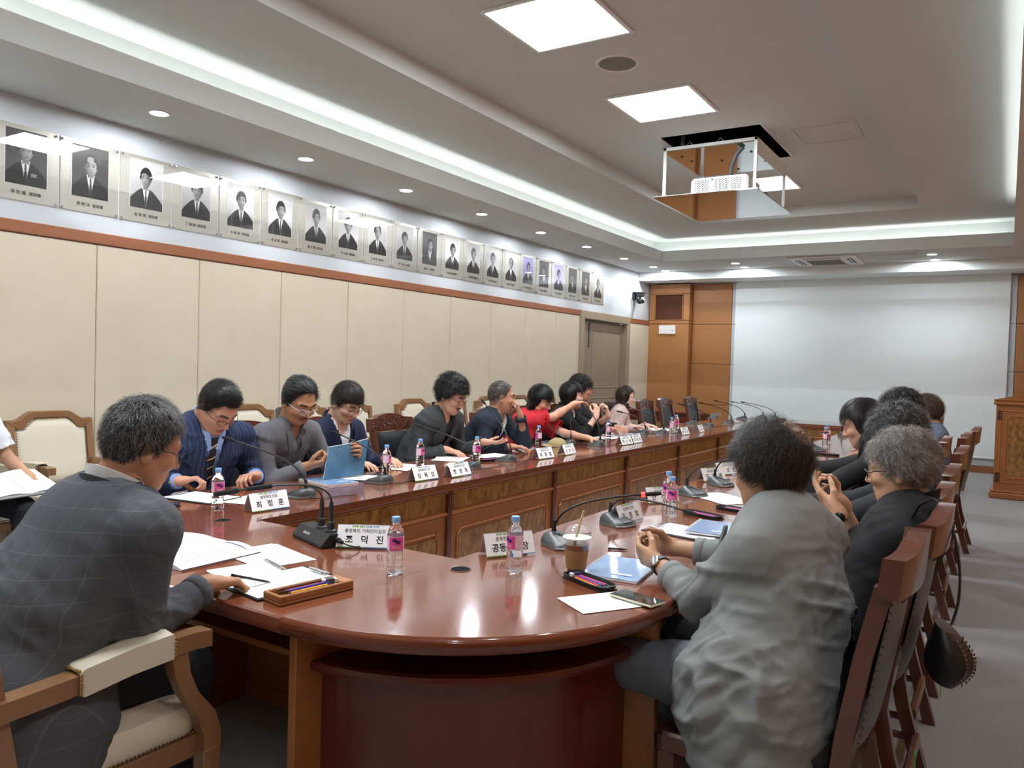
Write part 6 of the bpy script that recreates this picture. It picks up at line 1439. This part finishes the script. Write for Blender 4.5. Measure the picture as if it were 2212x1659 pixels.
plate(-2.93, 8.13, -.05, '중원대학교', '조   대   훈', 'name plate left of the last two on the left row, before two bottles')
plate(-2.92, 8.62, .08, '유원대학교', '김   수   애', 'farthest name plate of the left row')
plate(-1.55, 2.46, PI-.55, '충북연구원 출신', '공동위원장', 'name plate standing behind the nearest clear bottle on the rounded corner')
plate(-1.46, 3.33, PI-.1, '충청북도 위원', '김   경   희', 'name plate seen edge on behind the low bent microphone')
plate(-1.53, 3.93, PI-.55, '충청북도의원', '안   지   윤', 'tilted name plate left of the two bottles on the right row')
plate(-1.58, 4.93, PI-.45, '서원대학교 교수', '김   영   배', 'nearer of two name plates behind the far microphone of the right row')
plate(-1.6, 5.29, PI-.45, '충북대 교수', '박   상   언', 'farther of two name plates behind the far microphone of the right row')
plate(-1.66, 7.6, PI-.35, '청주대 교수', '이   정   민', 'first of two small name plates left of the note reading woman')
plate(-1.66, 7.95, PI-.35, '극동대 교수', '정   은   희', 'second of two small name plates left of the note reading woman')
# papers
def sheet(b, w_, h_, z=0, m=0, curl=0, n=6, x0=0, y0=0, a=0):
    G = []
    for i in range(n+1):
        row = []
        for j in range(n+1):
            x = (i/n-.5)*w_; y = (j/n-.5)*h_; zz = z+curl*(i/n)**3; xx = x*math.cos(a)-y*math.sin(a)+x0; yy = x*math.sin(a)+y*math.cos(a)+y0; row.append((xx, yy, zz))
        G.append(row)
    b.grid(G, m)
def textlines(b, w_, h_, z, rnd, a=0, x0=0, y0=0, m=0, rows=18, zf=None):
    """printed lines across the sheet: x across, y up the page"""
    for r in range(rows):
        y = h_*.42-r*h_*.84/rows; x = -w_*.4+rnd.choice((0, 0, .02)); end = w_*rnd.uniform(.1, .4)
        while x < end:
            l = rnd.uniform(.006, .02); q = [(x, y-.0012), (min(x+l, end+.01), y-.0012), (min(x+l, end+.01), y+.0014), (x, y+.0014)]
            P = []
            for px, py in q:
                zz = z+.0004 if zf is None else zf(px, py)+.0006
                P.append((px*math.cos(a)-py*math.sin(a)+x0, px*math.sin(a)+py*math.cos(a)+y0, zz))
            b.add(P, [(0, 1, 2, 3)], m); x += l+rnd.uniform(.003, .008)
def papers(x, y, rz, label, n=2, w_=.21, h_=.297, z=ZT, seed=1, prnt=True, curl=.0):
    rnd = random.Random(seed); t = thing('paper_sheet', label, 'paper', (x, y, z+.0008), rz, 'loose printed papers')
    for k in range(n):
        b = MB(); a = rnd.uniform(-.12, .12)*k; xo, yo = rnd.uniform(-.01, .01)*k, rnd.uniform(-.01, .01)*k
        sheet(b, w_, h_, .0008*(k), curl=curl if k == n-1 else 0, a=a, x0=xo, y0=yo); p_ = b.build('sheet', 'paper', t)
        if k == n-1 and prnt: b = MB(); textlines(b, w_, h_, .0008*k, rnd, a, xo, yo); tag(b.build('print', 'ink', p_, smooth=False), kind='stuff')
    return t
M['clip_black'] = mat('clipboard', '1b1c1f', .45)
def clipboard(x, y, rz, label, seed=1):
    rnd = random.Random(seed); t = thing('clipboard', label, 'clipboard', (x, y, ZT), rz, 'black clipboards with paper')
    b = MB(); b.box((-.115, -.16, 0), (.115, .16, .005), c=.002); b.build('board', 'clip_black', t)
    b = MB(); sheet(b, .21, .297, .0062, y0=-.005); p_ = b.build('sheet', 'paper', t); b = MB(); textlines(b, .21, .25, .0062, rnd); tag(b.build('print', 'ink', p_, smooth=False), kind='stuff')
    b = MB(); b.box((-.045, .13, .005), (.045, .155, .012), c=.002); b.tube([(-.04, .145, .012), (-.03, .12, .022), (.03, .12, .022), (.04, .145, .012)], .003, 6); b.tube([(-.02, .13, .012), (0, .115, .018), (.02, .13, .012)], .004, 6); b.build('clip', 'metal', t)
    return t
M['nb_blue'] = mat('blue_cover', '7ea6d8', .12, coat=.6, noise=.3, nscale=6, col2='a5c1e6')
def notebook(x, y, rz, label, z=ZT, w_=.21, h_=.297):
    """spiral along local -x edge"""
    t = thing('notebook', label, 'notebook', (x, y, z), rz, 'blue covered spiral notebooks')
    b = MB(); b.box((-w_/2+.006, -h_/2, 0), (w_/2, h_/2, .007), c=.001); b.build('pages', 'paper', t)
    b = MB(); G = [[(-w_/2+.004+(w_-.004)*i/8, -h_/2+h_*j/8, .0078+.002*math.sin(i*.9+j*.5)**2) for j in range(9)] for i in range(9)]; b.grid(G); b.build('cover', 'nb_blue', t)
    b = MB(); b.add([(.0, -.1, .0108), (.07, -.1, .0108), (.07, -.085, .0108), (0, -.085, .0108)], [(0, 1, 2, 3)]); b.build('cover_print', 'white_plastic', t, smooth=False)
    b = MB()
    for k in range(34):
        y_ = -h_/2+.008+k*(h_-.016)/33
        b.tube([(-w_/2+.004+.0075*math.cos(a), y_+.0012*math.sin(a), .006+.0075*math.sin(a)) for a in np.linspace(0, 2*PI, 8)], .0009, 4, cap=False)
    b.build('spiral', 'white_plastic', t)
    return t
PC = {'red': 'c3222e', 'blue': '3440b0', 'yellow': 'e8a01e', 'pink': 'd8407a', 'black': '1c1c1e', 'brown': '4a2c26'}
for k_, v_ in PC.items(): M['pen_'+k_] = mat('pen_'+k_, v_, .35)
M['eraser'] = mat('eraser_white', 'e8e8e6', .7); M['navy_sleeve'] = mat('navy_sleeve', '38406a', .6)
def pen(x, y, z, rz, colr, label, L=.14, grp='pens and pencils', tilt=0):
    t = thing('pen', label, 'pen', (x, y, z), rz, grp); t.rotation_euler = (0, -tilt, rz)
    b = MB(); b.tube([(-L/2, 0, 0), (L/2-.02, 0, 0)], .0038, 8); b.build('barrel', 'pen_'+colr, t)
    b = MB(); b.tube([(L/2-.02, 0, 0), (L/2, 0, 0)], [.0036, .0008], 8); b.build('tip', 'pen_black' if colr != 'yellow' else 'pen_brown', t)
    b = MB(); b.tube([(-L/2-.004, 0, 0), (-L/2+.012, 0, 0)], .0043, 8); b.build('end_cap', 'pen_'+('black' if colr == 'yellow' else colr), t)
def pen_tray(x, y, rz, where, pens=('yellow', 'red', 'blue', 'pink'), eraser=True):
    t = thing('pen_tray', 'black pen tray '+where, 'pen tray', (x, y, ZT), rz, 'black pen trays')
    b = MB(); b.box((-.1, -.035, 0), (.1, .035, .003), c=.001); b.build('tray_floor', 'black', t)
    b = MB(); pts = []
    for k in range(36):
        a = 2*PI*k/36; cx, cy = math.cos(a), math.sin(a); p = 1/(abs(cx)**5+abs(cy)**5)**.2; pts.append((cx*p, cy*p))
    b.grid([[(px*.1, py*.035, .0) for px, py in pts], [(px*.107, py*.042, .016) for px, py in pts], [(px*.103, py*.038, .0165) for px, py in pts], [(px*.098, py*.033, .003) for px, py in pts]], closed=True); b.build('tray_rim', 'black', t)
    c, s_ = math.cos(rz), math.sin(rz)
    for k, cl_ in enumerate(pens):
        ly = -.022+k*.0125; lx = .012; pen(x+lx*c-ly*s_, y+lx*s_+ly*c, ZT+.0085, rz+.03*(k-1.5), cl_, '%s pen in the tray %s' % (cl_, where), grp='pens in the trays')
    if eraser:
        lx, ly = -.082, .008; e = thing('eraser', 'white eraser in a blue sleeve in the tray '+where, 'eraser', (x+lx*c-ly*s_, y+lx*s_+ly*c, ZT+.0035), rz+PI/2)
        b = MB(); b.box((-.02, -.009, 0), (.02, .009, .012), c=.002); b.build('rubber', 'eraser', e); b = MB(); b.box((-.012, -.0095, -.0003), (.0205, .0095, .0125), c=.001); b.build('sleeve', 'navy_sleeve', e)
    return t
M['phone_glass'] = mat('phone_glass', '2e3236', .08); M['phone_case'] = mat('phone_case_cream', 'cfcbb0', .35); M['phone_blue'] = mat('phone_blue', '5f7fae', .3)
def phone(x, y, z, rz, label, case='phone_case', R=None):
    t = thing('smartphone', label, 'phone', (x, y, z), rz)
    b = MB(); b.box((-.08, -.038, 0), (.08, .038, .009), c=.004); b.build('case', case, t); b = MB(); b.box((-.077, -.035, .009), (.077, .035, .0096), c=.0003); b.build('screen', 'phone_glass', t)
    if R is not None: t.rotation_euler = R
    return t
# left row
clipboard(-3.35, 2.46, PI/2+.15, 'clipboard with papers under the hands of the pinstripe suit man', 2)
pen_tray(-3.22, 2.17, .05-1.1, 'before the navy pinstripe suit man')
phone(-3.43, 2.13, ZT, .5, 'smartphone at the left edge of the pinstripe suit man\'s papers', 'phone_case')
papers(-3.12, 2.62, .3, 'printed papers behind the front name plate of the left row', 3, seed=4)
clipboard(-3.3, 3.44, PI/2+.5, 'clipboard under the standing blue notebook of the grey shirt man', 5)
# standing notebook
t = thing('notebook', 'blue notebook held upright by the man in the grey shirt', 'notebook', (-3.33, 3.38, ZT+.004), 0, 'blue covered spiral notebooks')
bl = (-3.33, 3.38, ZT+.004); cr4 = [np.array(p) for p in ((-3.30, 3.235, .752), (-3.34, 3.31, .93), (-3.30, 3.60, .965), (-3.26, 3.52, .755))]
G = [[(cr4[0]*(1-u)+cr4[3]*u)*(1-v)+(cr4[1]*(1-u)+cr4[2]*u)*v+np.array([.02*math.sin(PI*u)*v, 0, 0])-np.array(bl) for u in np.linspace(0, 1, 8)] for v in np.linspace(0, 1, 8)]
M['nb_blue_dark'] = mat('dark_blue_cover', '35607f', .15, coat=.6, noise=.3, nscale=8, col2='557f9c')
strip_mesh('cover', G, 'nb_blue_dark', t, .002); G2 = [[p+np.array([-.006, .004, .002]) for p in r] for r in G]; strip_mesh('pages', G2, 'paper', t, .006)
notebook(-3.28, 3.25, 1.4, 'open lower half of the notebook lying before the grey shirt man')
papers(-3.38, 4.03, .2, 'printed papers lying before the navy blazer man', 3, seed=6); pen_tray(-3.45, 3.78, 1.2, 'left of the navy blazer man\'s papers', eraser=False)
phone(-3.3, 3.62, ZT, 1.3, 'dark phone beside the bottle of the grey shirt man', 'black')
papers(-3.42, 4.62, .35, 'papers under the right hand of the moustached man', 3, seed=8); papers(-3.3, 5.0, -.2, 'papers under the open palm of the moustached man', 2, seed=9)
pen_tray(-3.16, 4.74, 1.3, 'beside the bottle of the moustached man', eraser=False)
t = thing('plastic_case', 'small clear plastic case lying before the moustached man', 'case', (-3.2, 4.36, ZT), .4); b = MB(); b.box((-.05, -.075, 0), (.05, .075, .012), c=.002); b.build('case_body', 'clear_sheet', t); b = MB(); b.box((-.047, -.07, .002), (.047, .07, .006)); b.build('insert', 'paper', t)
notebook(-3.42, 5.55, .3, 'blue notebook under the forearm of the short haired man'); pen(-3.3, 5.5, ZT+.0045, 1.3, 'yellow', 'yellow pen beside the notebook of the short haired man')
notebook(-3.45, 6.2, .15, 'blue notebook lying before the woman in red')
papers(-3.36, 7.08, .1, 'papers under the elbows of the woman in the black blazer', 3, seed=12); notebook(-3.38, 7.62, .1, 'blue notebook left of the pale pink woman\'s tablet')
papers(-3.32, 7.3, -.3, 'small stack of papers behind the touching name plates', 2, seed=14)
t = thing('tablet', 'black tablet lying before the woman in pale pink', 'tablet', (-3.36, 7.95, ZT), .15); b = MB(); b.box((-.09, -.12, 0), (.09, .12, .012), c=.003); b.build('case', 'black', t); b = MB(); b.box((-.082, -.112, .012), (.082, .112, .0128)); b.build('screen', 'phone_glass', t, smooth=False)
papers(-3.4, 8.55, .2, 'papers lying before the woman in pale pink', 3, seed=16, w_=.3, h_=.42)
# khaki cap
t = thing('baseball_cap', 'khaki baseball cap lying on the table before the woman in red', 'cap', (-3.30, 6.0, ZT+.002), -2.1); M['khaki'] = mat('khaki_cloth', 'a3946a', .9, bump=.3, bscale=300)
b = MB(); G = [[(.09*math.cos(a)*math.cos(e), .085*math.sin(a)*math.cos(e), .072*math.sin(e)**.9*(1+.06*math.sin(3*a))) for a in np.linspace(0, 2*PI, 28, endpoint=False)] for e in np.linspace(0.0, PI/2-.02, 9)]; b.grid(G, closed=True); b.build('crown', 'khaki', t)
G = [[((.085+.07*v*(1-(u*.8)**2))*1.0, u*.085*(1-.15*v), .01+.006*(1-v)-.014*u*u*v) for u in np.linspace(-1, 1, 14)] for v in np.linspace(0, 1, 5)]; strip_mesh('brim', G, 'khaki', t, .003)
b = MB(); b.ball((0, 0, .073), (.008, .008, .004)); b.build('top_button', 'khaki', t)
# right row
notebook(-1.12, 2.52, .12, 'blue spiral notebook under the clasped hands of the grey jacket man', w_=.21)
papers(-1.0, 2.15, -.6, 'blank white sheets half under the smartphone on the rounded corner', 2, w_=.16, h_=.23, seed=3, prnt=False)
phone(-.925, 2.215, ZT+.0035, -.25, 'smartphone in a cream case lying face up on the rounded corner')
pen_tray(-1.13, 2.30, -.42, 'between the coffee cup and the smartphone')
pen(-1.25, 2.79, ZT+.004, .5, 'black', 'black pen near the clasped hands of the grey jacket man', L=.07)
clipboard(-1.15, 3.28, PI/2-.15, 'clipboard left of the second notebook in the right row', 7); notebook(-1.05, 3.37, .1, 'blue spiral notebook on the clipboard in the right row', z=ZT+.013)
pen_tray(-1.22, 3.70, -.35, 'beside the two bottles in the right row', eraser=False); pen_tray(-1.13, 3.95, -.2, 'behind the grey jacket man\'s shoulder', eraser=False)
papers(-1.3, 4.28, .9, 'printed papers beside the two right row microphones', 3, seed=22, w_=.23, h_=.32)
papers(-.95, 4.35, 1.3, 'papers under the hands of the charcoal top person', 3, seed=24); papers(-1.0, 5.9, 1.2, 'pale papers before the dark haired man of the right row', 3, seed=25)
pen(-.96, 4.06, ZT+.03, 2.4, 'yellow', 'yellow pencil held by the person writing in the right row', tilt=.4)
clipboard(-1.2, 6.3, 1.4, 'black clipboard farther along the right row', 26); pen_tray(-1.3, 7.2, -.2, 'farther along the right row', eraser=False)
t = thing('paper_note', 'small white note held up by the long haired woman', 'paper', (-1.17, 4.95, .93), 0); G = [[(-.0+.10*(u-.5)*1.3, .06*(u-.5), .0)+np.array([-.04, 0, .07])*0 for u in (0, 1)] for v in (0, 1)]
G = [[np.array([.13*(u-.5), -.03*(u-.5), -.10*(u-.5)])+np.array([.05, .08, .07])*(v-.5)*2*.5 for u in np.linspace(0, 1, 4)] for v in np.linspace(0, 1, 4)]; strip_mesh('sheet', G, 'paper', t, .0008)
# iced coffee
t = thing('coffee_cup', 'clear plastic cup of iced coffee with brown sleeve, dome lid and straw', 'cup', (-1.225, 2.39, ZT))
M['cup_clear'] = M['clear_sheet']; M['sleeve'] = mat('kraft_sleeve', 'a57d50', .85, noise=.3, nscale=80, col2='987248'); M['coffee'] = mat('iced_coffee', '6d4a34', .3); M['coffee_d'] = mat('coffee_dark', '2a120c', .15); M['straw'] = mat('straw_beige', 'c9ac7c', .6)
b = MB(); b.lathe([(.0001, .003), (.029, .0), (.031, .005), (.0445, .118), (.047, .12), (.047, .124)], n=32); b.build('cup_body', 'cup_clear', t)
b = MB(); b.lathe([(.0001, .004), (.0295, .004), (.0315, .02)], n=32); b.lathe([(.0315, .02), (.042, .1), (.0001, .1)], n=32, m=1); b.build('drink', ['coffee_d', 'sleeve'], t) if False else b.build('drink', ['coffee_d', 'coffee'], t)
b = MB(); b.lathe([(.0332, .018), (.0408, .082), (.0418, .082), (.0342, .018)], n=36); b.build('sleeve', 'sleeve', t)
b = MB(); b.lathe([(.0475, .118), (.0495, .121), (.0495, .127), (.046, .129)]+[(.046*math.cos(a), .129+.042*math.sin(a)) for a in np.linspace(0, 1.3, 8)], n=32); b.build('dome_lid', 'cup_clear', t)
b = MB(); b.lathe([(.0493, .1205), (.0499, .1215), (.0499, .1225), (.0493, .1235)], n=32); b.build('lid_rim', 'white_plastic', t)
b = MB(); b.tube([(-.012, -.005, .08), (.02, .005, .215)], .0042, 10); b.build('straw', 'straw', t)
# hand held phone
phone(-.58, 3.12, 1.03, 0, 'blue smartphone held by the woman with silver hair', 'phone_blue', R=(0, .85, -.5))
# near end documents
t = thing('document_binder', 'thick open printed document in front of the checked suit man', 'document', (-2.45, 1.74, ZT), 0)
def page_z(u): return .014+.022*math.sin(PI*min(max(u, 0), 1))**.7
for k, (x0, x1, sg) in enumerate(((-.3, .0, 1), (.0, .2, -1))):
    b = MB(); L_ = x1-x0; G = []
    for i in range(15):
        u = i/14; zz = .006+.02*(math.sin(PI*(u if sg > 0 else 1-u)*.85)) ; G.append([(x0+L_*u, -.16+.32*j/6+.03*(x0+L_*u), zz) for j in range(7)])
    b.grid(G); b.grid([[(p[0], p[1], 0.001) for p in g][::-1] for g in G])
    for e in (0, -1): b.grid([[(g[e][0], g[e][1], 0.001) for g in G], [g[e] for g in G]] if e == 0 else [[g[e] for g in G], [(g[e][0], g[e][1], 0.001) for g in G]])
    pg = b.build('page_block', 'paper', t, ang=50); rnd = random.Random(40+k); b = MB()
    textlines(b, L_*1.05, .3, 0, rnd, 0, (x0+x1)/2, 0.03*(x0+x1)/2, rows=20, zf=lambda px, py: .006+.02*math.sin(PI*(((px+(x1-x0)/2)/L_) if sg > 0 else 1-((px+(x1-x0)/2)/L_))*.85)); 
    if k == 1: b.add([(x0+.03, .125, .03), (x1-.03, .13, .026), (x1-.03, .142, .026), (x0+.03, .137, .03)], [(0, 1, 2, 3)], 1)
    M['purple_ink'] = mat('purple_print', 'c9b4e0', .7); tag(b.build('print', ['ink', 'purple_ink'], pg, smooth=False), kind='stuff')
b = MB(); b.tube([(-.3, .155, .012), (.0, .165, .014)], .006, 8); b.build('binding', 'white_plastic', t)
papers(-2.2, 1.90, -.25, 'printed schedule sheet behind the open document of the checked suit man', 2, seed=31, w_=.297, h_=.21)
t = thing('spiral_notepad', 'small open spiral notepad under the writing hand', 'notepad', (-2.08, 1.70, ZT+.003), -.3); b = MB(); b.box((-.075, -.1, 0), (.075, .1, .006), c=.001); b.build('pages', 'paper', t)
b = MB()
for k in range(16): 
    x_ = -.068+k*.009; b.tube([(x_, .1+.009*math.cos(a), .007+.009*math.sin(a)) for a in np.linspace(0, 2*PI, 9)], .0012, 4, cap=False)
b.build('spiral', 'metal', t)
clipboard(-1.90, 1.70, -.14, 'clipboard with printed agenda between the writing hand and the wooden pen box', 33)
pen(-1.925, 1.60, ZT+.03, 1.45, 'black', 'black pen in the hand of the checked suit man', tilt=-.35)
t = thing('wooden_pen_box', 'wooden pen box with pens and eraser at the near table edge', 'pen box', (-1.745, 1.665, ZT), 1.42)
M['oak'] = mat('pen_box_wood', 'a06a3c', .5, noise=.3, nscale=10, nstretch=(1, 8, 8), col2='8b5a30')
b = MB(); b.box((-.13, -.045, 0), (.13, .045, .008), c=.002); b.box((-.13, -.045, .008), (-.118, .045, .028), c=.003); b.box((.09, -.045, .008), (.13, .045, .028), c=.003); b.box((-.118, -.045, .008), (.09, -.033, .028), c=.003); b.box((-.118, .033, .008), (.09, .045, .028), c=.003); b.build('box', 'oak', t)
c, s_ = math.cos(1.42), math.sin(1.42)
for k, cl_ in enumerate(('yellow', 'blue', 'red', 'brown')):
    ly = -.02+k*.013; pen(-1.745-.02*c-ly*s_, 1.665-.02*s_+ly*c, ZT+.024+.003*(k % 2), 1.42+PI, cl_, '%s pen in the wooden pen box' % cl_, L=.16, grp='pens in the wooden box')
e = thing('eraser', 'white eraser lying on the pens in the wooden pen box', 'eraser', (-1.745+.07*c, 1.665+.07*s_, ZT+.022), 1.1); b = MB(); b.box((-.022, -.011, 0), (.022, .011, .014), c=.002); b.build('rubber', 'eraser', e); b = MB(); b.box((-.014, -.0115, -.0003), (.014, .0115, .0145), c=.001); b.build('sleeve', 'grey_plastic', e)
# notebook of the person by the wall
t = thing('open_book', 'large open white notebook on the lap of the white shirt person', 'book', (-4.82, 2.3, .665), .15); t.rotation_euler = (0, .35, .15)
for s_ in (-1, 1):
    b = MB(); G = [[(-.14+.28*i/6, s_*(.004+.2*j/6), .012*math.sin(PI*j/6)+.012) for j in range(7)] for i in range(7)]; b.grid(G if s_ > 0 else [r[::-1] for r in G]); b.box((-.14, s_*.002, 0), (.14, s_*.205, .012)); b.build('page_block', 'paper', t)
b = MB(); b.box((-.145, -.21, -.004), (.145, .21, 0), c=.001); b.build('cover', 'black', t)
# studded bag on the second chair
t = thing('handbag', 'black leather bag with bronze studs hanging from the second right row chair', 'bag', (-.14, 2.86, .565), 0)
b = MB(); G = []
for k in range(13):
    a = k/12; zz = .12*(1-a*2)*1.0-.0; wx = .03+.075*math.sin(PI*min(1, a*.9+.05))**.8*(.6+.6*a); wy = .05+.07*math.sin(PI*(a*.85+.1)); sx = .02*math.sin(a*4)
    G.append([(sx+wx*math.cos(q)*(1 if math.cos(q) > 0 else .95)+(.01*a), wy*math.sin(q), zz+.02*math.cos(q)*(-1)) for q in np.linspace(0, 2*PI, 20, endpoint=False)])
b.grid(G[::-1], closed=True); b.add(G[0], [tuple(range(20))]); b.add(G[-1], [tuple(range(20))[::-1]]); b.build('bag_body', 'leather', t)
b = MB()
for k in range(13):
    a = .12+k*.065; zz = .12*(1-a*2); wx = .03+.075*math.sin(PI*min(1, a*.9+.05))**.8*(.6+.6*a)
    for yy in (-.02, .03): b.ball((.02*math.sin(a*4)+wx+.012*a+.004, yy, zz-.02), (.004, .007, .007), nu=5, nv=8)
    b.ball((.02*math.sin(a*4)+wx*.75+.01*a, -(.05+.07*math.sin(PI*(a*.85+.1)))*.72-.004, zz-.012), (.006, .004, .006), nu=5, nv=8)
M['bronze'] = mat('bronze_stud', '9a7a60', .3, metal=1); tag(b.build('studs', 'bronze', t), kind='stuff')
sp_ = bez([(.02, -.01, .1), (.055, 0, .2), (.035, .02, .34), (-.01, .03, .455)], 16)+[np.array([-.05, .04, .485]), np.array([-.09, .04, .46]), np.array([-.115, .04, .4])]
b = MB(); b.tube(sp_, .015, 6, sq=.3); so = b.build('strap', 'leather', t)
b = MB()
for p in sp_[1:16]: b.ball(np.array(p)+np.array([.001, -.006, 0]), (.0035, .003, .0045), nu=4, nv=6)
tag(b.build('strap_studs', 'bronze', so), kind='stuff')
b = MB(); b.tube([(.005, -.01, .105), (.035, -.01, .105)], .005, 6); b.build('strap_ring', 'metal', so)
for o_ in t.children:
    if o_.name.startswith(('bag_body', 'studs')): o_.scale = (.72, .8, .74)
# floor box under the near table
t = thing('floor_outlet', 'dark floor outlet plate on the carpet under the near table end', 'outlet', (-1.98, 1.72, .0), .1)
b = MB(); b.box((-.14, -.11, 0), (.14, .11, .008), c=.003); b.build('plate', 'grey_plastic', t)
for x_ in (-.06, .06): b = MB(); b.box((x_-.035, -.03, .008), (x_+.035, .03, .0095)); b.build('flap', 'black', t, smooth=False)
